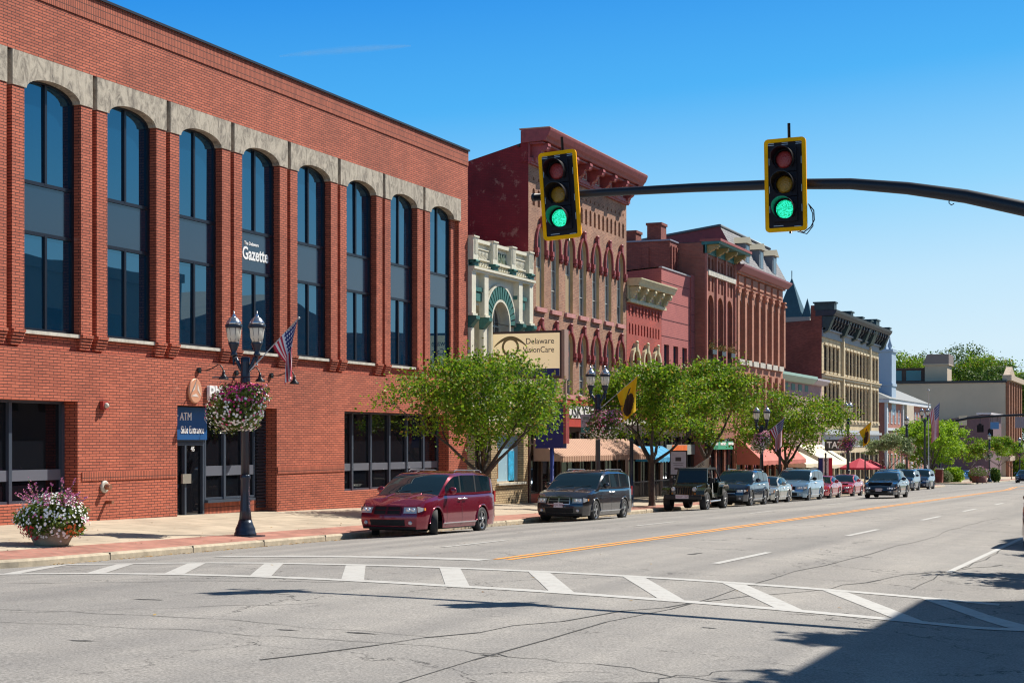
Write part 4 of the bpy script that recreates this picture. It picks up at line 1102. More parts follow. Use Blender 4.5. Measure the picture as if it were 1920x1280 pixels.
w = MB(); w.box(XB6 - 0.3, XB6 + 1.0, YA - 0.08, YBk + 0.53, 14.05, 14.2); w.build('cornice_cap', mat('cornice_rust', (0.30, 0.07, 0.06), 0.6), b6)
for i in range(4):
    yy = YA + 0.35 + i * (YBk - YA - 0.7) / 3; w = MB(); scroll(w, XB6 + 0.08, XB6 + 0.8, yy, 13.88, 13.4, 0.3); w.build('bracket', M_OCHRE, b6)
w = MB(); w.box(-42, XB6 - 0.2, YA + 0.05, YBk, 13.9, 14.05); w.build('roof', M_ROOF, b6)
for yc in cs:
    wd = window(b6, XB6 - 0.28, yc - 0.72, yc + 0.72, 6.5, 10.95, 0.72, M_BRICK6P, M_GLASSD, 0.08, (), (7.6,))
    r_ = MB()
    for i in range(9): yy = yc - 0.6 + i * 0.15; r_.box(XB6 - 0.05, XB6 - 0.03, yy - 0.01, yy + 0.01, 6.5, 7.35)
    r_.box(XB6 - 0.06, XB6 - 0.02, yc - 0.62, yc + 0.62, 7.33, 7.38); r_.build('railing', M_BLACK, wd)
    bx = empty('flower_box', (XB6 + 0.1, yc, 7.4), {0: 'dark flower box hung on the arch railing nearest the dark side wall', 1: 'dark flower box hung on the middle arch railing', 2: 'dark flower box hung on the arch railing beside the mansard building'}[cs.index(yc)], 'planter', 'flower boxes on the three arch railings')
    r_ = MB(); r_.box(XB6 - 0.02, XB6 + 0.26, yc - 0.5, yc + 0.5, 7.32, 7.6); r_.build('box', M_BLACK, bx)
    r_ = MB(); rr = random.Random(int(yc * 10))
    for i in range(160):
        c_ = Vector((XB6 + 0.12 + rr.gauss(0, 0.1), yc + rr.uniform(-0.5, 0.5), 7.6 + abs(rr.gauss(0, 0.2)))); u = Vector((rr.gauss(0, 1), rr.gauss(0, 1), rr.gauss(0, 1))).normalized() * 0.07; v_ = u.orthogonal() * 0.6
        r_.add([c_ - u, c_ - v_, c_ + u, c_ + v_], [(0, 1, 2, 3)])
    r_.build('foliage', leafmat('box_leaf', [(0.15, 0.16, 0.04), (0.4, 0.22, 0.08), (0.08, 0.12, 0.03)], 0.2), bx)
w = MB(); w.box(XB6, XB6 + 0.2, YA + 0.2, YBk - 0.2, 6.2, 6.4); w.build('string_course', M_SILL, b6)
shopfront(b6, XB6, YA, YBk, 2.2, [YA + 0.15, YA + 2.5, YA + 4.6, YBk - 0.15], M_BRICK6, M_FRAME, M_GLASSD, 0.5, None, (YA + 3.5,))
w = MB(); w.box(XB6 - 0.3, XB6 + 0.02, YA, YBk, 2.7, 3.2); w.build('fascia', M_BRICK6P, b6)
gp = empty('shop_sign', (XB6 + 0.1, 97.5, 1.0), 'green and white panelled shop sign under the narrow rose brick building', 'sign')
w = MB(); w.box(XB6 + 0.03, XB6 + 0.12, Y(1328, 26.3), Y(1371, 26.3), H(1350, 842, 26.3), H(1350, 827, 26.3)); w.build('board', mat('sign_green', (0.05, 0.35, 0.20), 0.5), gp)
w = MB()
for i in range(3): yy = Y(1332, 26.3) + i * 1.9; w.box(XB6 + 0.12, XB6 + 0.14, yy, yy + 1.3, H(1350, 834, 26.3), H(1350, 829, 26.3))
w.build('panel', M_WSIGN, gp)

# ---------------------------------------------------------------- mansard block
M_BRICK7 = brick('salmon_brick', (0.50, 0.205, 0.125), (0.40, 0.15, 0.09), (0.30, 0.17, 0.12), bw=0.22, bh=0.075, ms=0.011, stain=0.2)
M_SLATE = brick('slate', (0.26, 0.25, 0.25), (0.19, 0.19, 0.20), (0.09, 0.09, 0.10), bw=0.3, bh=0.2, ms=0.02, stain=0.2, bump=0.3)
b7 = empty('mansard_building', (XB6, 109, SW(-26.3, 109)), 'salmon brick block with slate mansard roof, three dormers and tall pilasters', 'building')
YA, YBk = 102.42, 116.2
w = MB(); ops = []; n7 = 7; pit = (YBk - YA - 0.5) / 7; cs = [YA + 0.25 + pit * (i + 0.5) for i in range(7)]
for yc in cs: ops += [(yc - 0.62, yc + 0.62, 7.35, 11.2, 0.4), (yc - 0.62, yc + 0.62, 3.6, 6.2, 0.4)]
wall(w, XB6, YA, YBk, 2.9, 13.0, ops, 0.2, n=8)
shell(w, XB6, YA, YBk, -2.2, 13.0, 16)
w.build('wall', M_BRICK7, b7)
for i in range(8):
    yy = YA + 0.25 + pit * i; w = MB(); w.box(XB6 - 0.01, XB6 + 0.20, yy - 0.24, yy + 0.24, 7.3, 11.9); w.box(XB6 - 0.01, XB6 + 0.3, yy - 0.32, yy + 0.32, 11.6, 11.75); w.box(XB6 - 0.01, XB6 + 0.28, yy - 0.3, yy + 0.3, 11.9, 12.0)
    w.box(XB6 - 0.01, XB6 + 0.18, yy - 0.22, yy + 0.22, 2.9, 6.5); w.build('pilaster', M_BRICK7, b7)
w = MB()
for yc in cs: w.box(XB6 - 0.01, XB6 + 0.12, yc - pit / 2 + 0.35, yc + pit / 2 - 0.35, 12.2, 12.75)
w.box(XB6 - 0.01, XB6 + 0.2, YA, YBk, 12.85, 13.0)
w.build('panel', M_BRICK7, b7)
for i in range(7):
    wd = window(b7, XB6 - 0.18, cs[i] - 0.62, cs[i] + 0.62, 7.35, 11.2, 0.4, M_BRICK6P, M_GLASSD, 0.08, (), (9.2,), (M_SILL, 0.1, 0.35, 0.1, XB6 + 0.1))
    wd = window(b7, XB6 - 0.18, cs[i] - 0.62, cs[i] + 0.62, 3.6, 6.2, 0.4, M_BRICK6P, M_GLASSD, 0.08, (), (4.9,))
w = MB(); w.pry([(XB6 - 0.3, 13.0), (XB6 + 0.3, 13.0), (XB6 + 0.45, 13.15), (XB6 + 0.6, 13.3), (XB6 + 0.62, 13.42), (XB6 - 0.3, 13.42)], YA, YBk + 0.4); w.build('cornice', mat('cornice_mauve', (0.33, 0.12, 0.13), 0.55), b7)
w = MB(); xt = -27.3
w.q((XB6 + 0.35, YA, 13.42), (XB6 + 0.35, YBk, 13.42), (xt, YBk, 15.9), (xt, YA, 15.9))
w.q((XB6 + 0.35, YBk, 13.42), (-42, YBk, 13.42), (-42, YBk, 15.9), (xt, YBk, 15.9))
w.build('mansard_roof', M_SLATE, b7)
w = MB(); w.q((xt, YA - 0.05, 15.9), (XB6 + 0.35, YA - 0.05, 13.42), (-42, YA - 0.05, 13.0), (-42, YA - 0.05, 13.9)); w.q((xt, YA - .05, 15.9), (xt, YBk, 15.9), (-42, YBk, 13.95), (-42, YA - .05, 13.95)); w.q((-42, YA - .05, 13), (-42, YA - .05, 13.95), (-42, YBk, 13.95), (-42, YBk, 13)); w.build('gable', mat('gable_maroon', (0.22, 0.035, 0.04), 0.6, var=0.2), b7)
w = MB(); w.tube([(xt + 0.03, YA - 0.1, 15.95), (xt + 0.03, YBk + 0.1, 15.95)], 0.09, 6); w.tube([(xt, YA - 0.08, 15.95), (-42, YA - 0.08, 13.98)], 0.09, 6); w.build('roof_edge', mat('roof_edge_slate', (0.12, 0.14, 0.16), 0.5), b7)
for yc in (YA + 2.6, YA + 6.5, YA + 10.4):
    w = MB(); x0, x1 = XB6 + 0.18, XB6 - 0.95
    w.box(x1, x0, yc - 0.6, yc + 0.6, 13.5, 15.0)
    d_ = w.build('dormer', mat('dormer_blue_grey', (0.16, 0.18, 0.20), 0.6), b7)
    w = MB(); w.prx([(yc - 0.78, 14.98), (yc + 0.78, 14.98), (yc, 15.45)], x1, x0 + 0.16); w.build('dormer_roof', mat('dormer_cap', (0.33, 0.30, 0.22), 0.7), d_)
    w = MB(); w.box(x0, x0 + 0.02, yc - 0.38, yc + 0.38, 13.75, 14.85); w.build('pane', M_GLASSW, d_)
shopfront(b7, XB6, YA, YBk, 1.9, [YA + 0.2 + i * 2.24 for i in range(7)], M_BRICK7, M_FRAME, M_GLASSD, 0.5, None, (YA + 5.5, YA + 12))
w = MB(); w.box(XB6 - 0.3, XB6 + 0.03, YA, YBk, 2.4, 2.9); w.build('fascia', M_BRICK6P, b7)
M_AS, M_AS2 = cloth('awning_salmon', (0.50, 0.15, 0.12)), cloth('awning_salmon_dark', (0.46, 0.135, 0.105))
awning(YA + 0.3, YBk - 0.3, 2.3, 0.75, 1.7, [M_AS, M_AS2], 'long salmon red awning under the mansard block', x=XB6 + 0.05, stripe=1.2, val=0.25)

# ---------------------------------------------------------------- low shop with pale green cornice
b8 = empty('shop_building', (-27, 125, SW(-27, 125)), 'low mauve shop building with pale green metal cornice between the two big blocks', 'building')
YA, YBk = 116.2, 133.6
M_MAUVE = mat('mauve_stucco', (0.36, 0.22, 0.22), 0.8, var=0.15)
w = MB(); wall(w, -27.0, YA, YBk, 1.4, 6.6, [], 0.2); shell(w, -27.0, YA, YBk, -2.5, 6.6, 14); w.build('wall', M_MAUVE, b8)
w = MB(); w.box(-41, -27.3, YA + 0.01, YBk, 6.4, 6.6); w.build('roof', M_ROOF, b8)
w = MB(); w.pry([(-27.2, 6.5), (-26.6, 6.55), (-26.3, 6.9), (-26.3, 7.1), (-27.2, 7.1)], YA + 0.02, YBk - 5); w.build('cornice', mat('pale_green_metal', (0.30, 0.45, 0.38), 0.5), b8)
w = MB(); w.pry([(-27.2, 6.5), (-26.6, 6.55), (-26.3, 6.85), (-26.3, 7.0), (-27.2, 7.0)], YBk - 4.9, YBk - 0.02); w.build('cornice_extension', mat('pale_mauve_metal', (0.42, 0.38, 0.42), 0.5), b8)
for i in range(5):
    yy = YA + 1.8 + i * 2.4; w = MB(); w.box(-27, -26.97, yy - 0.6, yy + 0.6, 5.9, 6.4); w.build('vent', M_GREEN, b8)
shopfront(b8, -27.0, YA, YBk, 0.9, [YA + 0.2 + i * 2.4 for i in range(8)], M_DKWOOD_SHADE, M_FRAME, M_GLASSD, 0.4, None, (YA + 6,))
M_AC, M_AC2 = cloth('awning_cream', (0.68, 0.62, 0.46)), cloth('awning_cream2', (0.62, 0.56, 0.42))
awning(117.0, 122.8, 1.45, 0.35, 2.2, [M_AC, M_AC2], 'cream awning on posts nearest the salmon awning', x=-26.97, stripe=2.0)
awning(124.0, 133.2, 1.75, 0.2, 2.7, [M_AC, M_AC2], 'larger cream awning beside the black cafe sign', x=-26.97, stripe=2.5)
cs_ = empty('cafe_sign', (-25.6, 131, 1.8), 'black projecting cafe sign with white letters above the cream awning', 'sign')
w = MB(); w.box(-26.3, -24.2, 131.3, 131.45, 1.25, 2.15); w.build('board', M_BLACK, cs_)
text('lettering', 'TAZA', M_WSIGN, cs_, (-25.25, 131.29, 1.7), 0.70, R_MY, 0.005, 'CENTER', 0.95, 0.02)

# ---------------------------------------------------------------- limestone block with bracketed dark cornice
M_LIME = brick('limestone', (0.58, 0.46, 0.28), (0.50, 0.39, 0.235), (0.30, 0.24, 0.15), bw=0.9, bh=0.35, ms=0.02, stain=0.15)
M_LIMEP = mat('limestone_trim', (0.56, 0.46, 0.30), 0.75, var=0.2, vs=2)
M_DKCORN = mat('dark_blue_cornice', (0.022, 0.026, 0.04), 0.5, var=0.25)
M_GREYB = mat('grey_frieze', (0.24, 0.26, 0.28), 0.7, var=0.15)
b9 = empty('limestone_building', (-27, 147, SW(-27, 147)), 'cream limestone block with heavy dark bracketed cornice and dark red side wall', 'building')
YA, YBk = 133.62, 161.3
w = MB(); ops = []; groups = [(YA + 0.7, 4), (YA + 8.6, 8), (YBk - 5.6, 3)]
wins = []
for g0, cnt in groups:
    for i in range(cnt): wins.append(g0 + 0.75 + i * 1.68)
for yc in wins: ops += [(yc - 0.56, yc + 0.56, 7.85, 10.0, 0.2), (yc - 0.56, yc + 0.56, 3.9, 6.9, 0.4)]
wall(w, -27.0, YA, YBk, 3.0, 10.9, ops, 0.14, n=6)
w.build('wall', M_LIME, b9)
w = MB(); shell(w, -27.0, YA, YBk, -2.6, 12.0, 18, 11.2); w.box(-27.9, -27.0, YA - 0.05, YA + 0.6, 10.9, 13.2); w.build('side_wall', M_DKRED, b9)
w = MB(); w.q((-27, YA, 12.02), (-27, YBk, 12.02), (-45, YBk, 11.22), (-45, YA, 11.22)); w.build('roof', M_COPE, b9)
w = MB(); w.box(-27.0, -26.85, YA, YBk, 7.25, 7.55); w.box(-27.0, -26.7, YA, YBk, 7.5, 7.6); w.box(-27.0, -26.9, YA, YBk, 3.55, 3.7)
for g0, cnt in groups[1:]: w.box(-27.0, -26.75, g0 - 0.25, g0 + 0.15, 3.0, 10.9)
w.build('string_course', M_LIMEP, b9)
for yc in wins:
    for (za, zb, r) in ((7.85, 10.0, 0.2), (3.9, 6.9, 0.4)):
        wd = window(b9, -27.12, yc - 0.56, yc + 0.56, za, zb, r, M_DKWOOD_SHADE, M_GLASSD, 0.06, (), ((za + zb) / 2,))
        h = MB(); h.box(-27.0, -26.86, yc - 0.62, yc + 0.62, zb + 0.005, zb + 0.2); h.box(-27, -26.9, yc + 0.62, yc + 0.76, za, zb); h.box(-27, -26.8, yc - 0.6, yc + 0.6, za - 0.18, za - 0.04)
        h.build('surround', M_LIMEP, wd)
w = MB(); w.box(-27.0, -26.88, YA, YBk, 10.62, 11.25); w.box(-27.0, -26.7, YA, YBk, 11.2, 11.35); w.build('frieze', M_GREYB, b9)
w = MB(); w.box(-27.4, -26.9, YA, YBk, 11.35, 12.4)
w.pry([(-27.5, 12.3), (-26.0, 12.35), (-25.8, 12.6), (-25.75, 12.8), (-27.5, 12.8)], YA - 0.1, YBk + 0.6)
w.build('cornice', M_DKCORN, b9)
for i in range(22):
    yy = YA + 0.3 + i * (YBk - YA - 0.6) / 21; w = MB(); scroll(w, -26.9, -26.05, yy, 12.3, 11.4, 0.34); w.build('bracket', M_DKCORN, b9)
for y0_, y1_, zt in ((YA - 0.1, YA + 0.9, 13.35), (YA + 7.2, YA + 8.4, 13.1), (YA + 12.5, YA + 13.5, 13.0), (YA + 17, YA + 18, 13.0), (YBk - 7.6, YBk - 5.8, 13.3), (YBk - 0.4, YBk + 0.6, 13.0)):
    w = MB(); w.box(-27.6, -25.95, y0_, y1_, 12.78, zt); w.box(-27.7, -25.85, y0_ - 0.1, y1_ + 0.1, zt, zt + 0.12); w.pry([(-26.9, 10.9), (-26.5, 11.1), (-26.0, 12.3), (-26.9, 12.3)], y0_ + 0.1, y1_ - 0.1); w.build('cornice_block', mat('cornice_block_green', (0.02, 0.045, 0.05), 0.5, var=0.3), b9)
shopfront(b9, -27.0, YA, YBk, 1.0, [YA + 0.2 + i * 2.47 for i in range(12)], M_LIMEP, M_FRAME, M_GLASSD, 0.4, None, (YA + 6, YA + 17))
w = MB(); w.box(-27.3, -26.95, YA, YBk, 1.5, 3.0); w.box(-26.95, -26.7, YA, YBk, 2.6, 2.8); w.build('fascia', mat('pale_fascia', (0.42, 0.44, 0.46), 0.6), b9)

# ---------------------------------------------------------------- church spire far behind the roofs
sp_ = empty('church_tower', (-38, 170, 8), 'slate green pointed church spire showing above the roofs', 'church tower')
x_, z_ = -37.6, 15.0
w = MB(); w.box(x_ - 1.4, x_ + 2.2, 169, 172, 5, 15.0); w.build('tower', mat('tower_stone', (0.30, 0.27, 0.24), 0.8), sp_)
w = MB(); w.add([(x_ - 1.4, 169, 15), (x_ + 1.4, 169, 15), (x_ + 1.4, 171.8, 15), (x_ - 1.4, 171.8, 15), (x_, 170.4, 19.3)], [(0, 1, 4), (1, 2, 4), (2, 3, 4), (3, 0, 4)])
w.tube([(x_, 170.4, 19.2), (x_, 170.4, 20.0)], 0.05, 5)
w.add([(x_ + 1.3, 169.2, 15), (x_ + 2.3, 169.2, 15), (x_ + 2.3, 170.2, 15), (x_ + 1.3, 170.2, 15), (x_ + 1.8, 169.7, 17.0)], [(0, 1, 4), (1, 2, 4), (2, 3, 4), (3, 0, 4)])
w.build('spire', mat('spire_slate', (0.04, 0.085, 0.10), 0.5, var=0.2), sp_)

# ---------------------------------------------------------------- small brick hall with grey roof, white steeple
zg_ = -GR * 195
b10 = empty('brick_hall', (-31, 198, zg_), 'small brick hall with pale grey hipped roof and white trim beyond the limestone block', 'building')
XA = -30.0; YA, YBk = 183.5, 216
w = MB(); w.box(-46, XA, YA, YBk, zg_ - 1, 6.3); w.build('wall', brick('hall_brick', (0.42, 0.12, 0.075), (0.33, 0.09, 0.06), (0.35, 0.24, 0.2), stain=0.15), b10)
w = MB(); w.box(-46.3, XA + 0.5, YA - 0.4, YBk + 0.4, 6.3, 6.75)
for yy in (YA + 0.2, YA + 12, YA + 18.5, YBk - 0.4): w.box(XA - 0.05, XA + 0.22, yy - 0.35, yy + 0.35, zg_, 6.3)
w.box(XA, XA + 0.1, YA, YBk, 3.2, 3.5)
w.build('trim', mat('white_trim', (0.62, 0.64, 0.68), 0.6), b10)
w = MB(); w.box(XA, XA + 0.5, YA + 12.5, YA + 18, 2.6, 6.3); w.build('stone_panel', mat('portico_stone', (0.50, 0.42, 0.32), 0.7, var=0.15), b10)
w = MB(); xm = (-46.3 + XA + 0.5) / 2
w.add([(XA + 0.6, YA - 0.5, 6.75), (XA + 0.6, YBk + 0.5, 6.75), (-46.4, YBk + 0.5, 6.75), (-46.4, YA - 0.5, 6.75), (xm, YA + 5, 10.6), (xm, YBk - 5, 10.6)], [(0, 1, 5, 4), (1, 2, 5), (2, 3, 4, 5), (3, 0, 4)]); w.build('roof', mat('pale_grey_roof', (0.19, 0.20, 0.20), 0.7, var=0.12), b10)
for i in range(12):
    yy = YA + 1.7 + i * 2.6
    if YA + 12 < yy < YA + 18.6: continue
    for za, zb in ((-1.6, 0.6), (1.2, 3.0), (4.0, 5.6)):
        window(b10, XA + 0.0, yy - 0.5, yy + 0.5, za, zb, 0, mat('hall_frame', (0.55, 0.58, 0.65), 0.6) if 'hall_frame' not in bpy.data.materials else bpy.data.materials['hall_frame'], M_GLASSW, 0.12, (), ((za + zb) / 2,), fd=0.05)
st = empty('white_steeple', (-33, 190, 6), 'tall square white steeple with small pale finial beside the limestone block', 'steeple')
xs0 = at(1650, 700, 188)[0]; xs1 = at(1672, 700, 188)[0]
w = MB(); w.box(xs0 - 1.2, xs1, 188, 191, 5, 12.2); w.box(xs0 - 1.3, xs1 + 0.1, 187.9, 191.1, 8.3, 8.6); w.build('tower', mat('steeple_white', (0.36, 0.45, 0.56), 0.6), st)
w = MB(); w.box(xs0 - 0.6, xs1 - 0.7, 188.6, 190.4, 12.2, 14.0); w.box(xs0 - 1.35, xs1 + 0.15, 187.85, 191.15, 12.2, 12.5); w.lathe([(0.12, 12.5), (0.28, 12.9), (0.1, 13.4), (0.03, 14.1)], (xs1 - 0.25, 188.3, 0), 8); w.build('belfry', bpy.data.materials['steeple_white'], st)

# ---------------------------------------------------------------- large beige building at the far end
M_BEIGES = mat('beige_stucco', (0.53, 0.42, 0.30), 0.85, var=0.06, vs=0.3)
M_PIL = mat('brown_pilaster', (0.30, 0.13, 0.075), 0.8, var=0.2)
b11 = empty('beige_building', (-27, 295, -4.3), 'large plain beige building with brown pilastered front closing the street', 'building')
YA = Y(1885); zg_ = -GR * YA; YBk = YA + 26
w = MB(); w.box(-60, -27, YA, YBk, zg_ - 0.5, 12.0); w.box(-58, -27.4, YA - 0.12, YA, 4.4, 4.9)
for xx in (-52, -44, -36): w.box(xx - 0.2, xx + 0.2, YA - 0.12, YA, zg_, 4.4)
w.build('wall', M_BEIGES, b11)
w = MB(); w.box(-60.2, -26.8, YA - 0.2, YBk, 12.0, 12.4); w.build('roof', M_COPE, b11)
w = MB(); w.box(-27.5, -26.0, YA + 0.2, YBk, 12.4, 13.3); w.build('cornice', mat('stone_cornice', (0.45, 0.35, 0.26), 0.8, var=0.3), b11); w = MB(); w.box(-27, -26.2, YA, YBk, -1.4, -0.6); w.build('string_course', bpy.data.materials['stone_cornice'], b11); w = MB(); w.prx([(YA + 0.5, 13.3), (YA + 12, 13.3), (YA + 6, 14.9)], -27.4, -26.4); w.build('pediment', mat('stone_cornice', (0.45, 0.35, 0.26), 0.8, var=0.3), b11)
for i in range(6):
    yy = YA + 1.2 + i * 4.7; w = MB(); w.box(-27, -26.4, yy - 0.6, yy + 0.6, zg_, 12.2); w.build('pilaster', M_PIL, b11)
for i in range(5):
    yy = YA + 3.5 + i * 4.7
    for za, zb in ((0, 3.5), (5, 8), (9, 11.5)): window(b11, -26.99, yy - 1.3, yy + 1.3, za, zb, 0, M_DKWOOD_SHADE, M_GLASSD, 0.1, (0.5,), (), fd=0.08)
x0, x1 = at(1734, 700, YA + 3)[0], at(1776, 700, YA + 3)[0]
w = MB(); w.box(x0, x1, YA + 3, YA + 9, 12.4, 15.3); w.box(x0 - 0.3, x1 + 0.3, YA + 2.7, YA + 9.3, 15.3, 15.5); p_ = w.build('penthouse', M_BEIGES, b11)
w = MB(); w.pry([(x0 - 0.3, 15.5), (x1 + 0.3, 15.5), (x1 + 0.3, 17.2), (x0 + 0.4, 17.2)], YA + 2.7, YA + 9.3); w.build('penthouse_roof', mat('penthouse_roof_brown', (0.22, 0.17, 0.15), 0.7), b11)
x2 = at(1664, 710, YA + 5)[0]
w = MB(); w.box(x2, x0 - 0.3, YA + 5, YA + 12, 12.4, 14.7); w.box(x2, x0 - 0.2, YA + 4.8, YA + 12, 14.7, 14.95); w.build('clerestory', mat('clerestory_brown', (0.12, 0.06, 0.04), 0.7), b11)
for i in range(3):
    a = x0 - 0.9 - i * 3.4; w = MB(); w.box(a - 2.6, a, YA + 4.93, YA + 5, 12.7, 14.5); w.build('pane', mat('teal_glass', (0.04, 0.20, 0.22), 0.2) if 'teal_glass' not in bpy.data.materials else bpy.data.materials['teal_glass'], b11)
# mauve lower building in front of it
b12 = empty('mauve_building', (-27, 262, -3.8), 'lower mauve brown building with slanted roof line in front of the beige one', 'building')
YA = Y(1851); zg_ = -GR * YA
w = MB(); w.pry([(-40.5, zg_ - 0.5), (-27, zg_ - 0.5), (-27, 6.1), (-40.5, 4.4)], YA, YA + 22); w.box(-27.0, -26.6, YA, YA + 0.8, zg_, 6.1); w.build('wall', mat('mauve_brown', (0.14, 0.078, 0.09), 0.8, var=0.12), b12)
w = MB(); w.q((-40.6, YA - 0.1, 4.45), (-26.6, YA - 0.1, 6.2), (-26.6, YA + 22, 6.2), (-40.6, YA + 22, 4.45)); w.box(-28.6, -26.4, YA - 0.15, YA + 22, 6.1, 6.4); w.build('roof', mat('pale_cap', (0.55, 0.50, 0.52), 0.5), b12)
w = MB()
for px0, px1, py0, py1 in ((1798, 1813, 779, 797), (1783, 1789, 796, 812), (1790, 1796, 796, 812)):
    xa, za = at(px0, py1, YA - 0.1); xb_, zb2 = at(px1, py0, YA - 0.1); w.box(xa, xb_, YA - 0.12, YA, za, zb2)
w.build('panel', mat('cream_panel', (0.55, 0.46, 0.33), 0.7), b12)
xa, za = at(1875, 870, YA + 1); 

# ---------------------------------------------------------------- far side of the street (reflected in the glass, shading the road corner)
M_OPP = brick('opposite_brick', (0.34, 0.16, 0.10), (0.26, 0.11, 0.07), (0.3, 0.2, 0.15))
def opposite(y0, y1, h, x0, label, gable=False, mt=None):
    zg2 = -GR * y0
    o = empty('corner_building' if y0 < 30 else 'street_building', (x0, (y0 + y1) / 2, zg2), label, 'building')
    w_ = MB(); w_.box(x0, x0 + 14, y0, y1, zg2 - 1, zg2 + h)
    if gable: w_.prx([(y0, zg2 + h), (y1, zg2 + h), ((y0 + y1) / 2, zg2 + h + 3)], x0, x0 + 14)
    w_.box(x0 - 0.3, x0, y0, y1, zg2 + h - 0.6, zg2 + h)
    w_.build('wall', mt or M_OPP, o)
    n_ = max(2, int((y1 - y0) / 3)); g_ = MB()
    for i in range(n_):
        for fl in range(max(1, int((h - 4) / 3.6))):
            yy = y0 + (i + 0.5) * (y1 - y0) / n_; f_ = MB(); f_.box(x0 - 0.05, x0, yy - 0.6, yy + 0.6, zg2 + 4.6 + fl * 3.5, zg2 + 6.8 + fl * 3.5); f_.build('window', M_GLASSD, o)
opposite(22.5, 33.1, 12.2, 2.85, 'three storey brick corner building across the street, outside the picture')
opposite(45, 62, 10.5, 2.4, 'gabled brick building across the street opposite the corner block', True)
opposite(62, 84, 13.0, 2.4, 'brown flat roofed building across the street reflected in the tall windows', mt=mat('opposite_tan', (0.30, 0.24, 0.17), 0.8))
opposite(84, 110, 10.5, 2.4, 'gabled brick building across the street beyond the flat roofed one', True)
opposite(110, 140, 12, 2.4, 'long brick building across the street farthest from the corner')
# ================================================================== vehicles
def paint(name, col, metal=0.35, rough=0.2):
    return mat(name, col, rough, metal, coat=1.0)
M_TYRE = mat('tyre_rubber', (0.02, 0.02, 0.021), 0.75)
M_RIM = mat('alloy', (0.55, 0.56, 0.58), 0.3, 0.8)
M_RIMD = mat('dark_alloy', (0.05, 0.05, 0.055), 0.35, 0.5)
M_UNDER = mat('underbody', (0.008, 0.008, 0.009), 0.8)
M_CARGLASS = glass('car_glass', (0.006, 0.018, 0.026), 1.6, 0.01)
M_CHROME = mat('chrome', (0.80, 0.81, 0.83), 0.28, 0.85)
M_LAMP = mat('headlight_glass', (0.55, 0.57, 0.60), 0.1, 0.35, ior=1.7)
M_RAIL = mat('rail_grey', (0.22, 0.22, 0.23), 0.35, 0.6)
M_AMBER = mat('amber_lens', (0.70, 0.22, 0.03), 0.2)
M_TAIL = mat('tail_red', (0.35, 0.01, 0.01), 0.2)
M_PLATE = mat('plate_white', (0.70, 0.62, 0.64), 0.5)
M_PLATET = mat('plate_text', (0.25, 0.06, 0.10), 0.5)
M_SEAM = mat('door_seam', (0.01, 0.01, 0.01), 0.6)
def lerp(prof, y):
    if y >= prof[0][0]: return prof[0][1]
    for (a, za), (b, zb) in zip(prof[:-1], prof[1:]):
        if b <= y <= a: return za + (zb - za) * (a - y) / (a - b)
    return prof[-1][1]
def make_wheel(parent, x, y, r, wd, rim, steer=0.0, spokes=5, dark=False):
    sgn = 1 if x > 0 else -1
    M = Matrix.Translation((x, y, r)) @ Matrix.Rotation(steer, 4, 'Z')
    w = MB(); h = wd / 2
    w.lathe([(r * 0.68, -h), (r * 0.93, -h), (r, -h * 0.72), (r * 1.0, h * 0.72), (r * 0.93, h), (r * 0.68, h), (r * 0.66, h - 0.07), (r * 0.66, -h + 0.07), (r * 0.68, -h)], (0, 0, 0), 26, 0, 'x', caps=False)
    pass
    w.xf(M); wo_ = w.build('wheel', M_TYRE, parent, local=True)
    k = MB(); k.lathe([(r * 0.655, sgn * (h - 0.08) - 0.01), (r * 0.655, sgn * (h - 0.08) + 0.01)], (0, 0, 0), 24, 0, 'x')
    k.xf(M); k.build('brake_disc', M_UNDER, wo_, local=True)
    k = MB(); o_ = sgn * (h - 0.02)
    n = 24
    for i in range(n):
        a0, a1 = 2 * pi * i / n, 2 * pi * (i + 1) / n
        k.q((o_ + sgn * .012, r * .70 * cos(a0), r * .70 * sin(a0)), (o_ + sgn * .012, r * .70 * cos(a1), r * .70 * sin(a1)), (o_, r * .62 * cos(a1), r * .62 * sin(a1)), (o_, r * .62 * cos(a0), r * .62 * sin(a0)))
    for i in range(spokes):
        for dd in ((-0.13, 0.13) if spokes <= 6 else (0,)):
            a = 2 * pi * i / spokes + 0.3
            ia, oa = a + dd * 0.35, a + dd
            ww0, ww1 = 0.13, 0.075
            P = [(r * .12 * cos(ia - ww0 * 3), r * .12 * sin(ia - ww0 * 3)), (r * .65 * cos(oa - ww1), r * .65 * sin(oa - ww1)), (r * .65 * cos(oa + ww1), r * .65 * sin(oa + ww1)), (r * .12 * cos(ia + ww0 * 3), r * .12 * sin(ia + ww0 * 3))]
            k.add([(o_ + sgn * .005, *P[0]), (o_ - sgn * .0, *P[1]), (o_ - sgn * .0, *P[2]), (o_ + sgn * .005, *P[3])] + [(o_ - sgn * .04, *p) for p in P], [(0, 1, 2, 3), (4, 5, 1, 0), (2, 6, 7, 3)])
    k.lathe([(r * 0.17, o_ - 0.03), (r * 0.17, o_ + sgn * 0.012)], (0, 0, 0), 10, 0, 'x')
    k.xf(M); k.build('rim', M_RIMD if dark else rim, wo_, local=True)
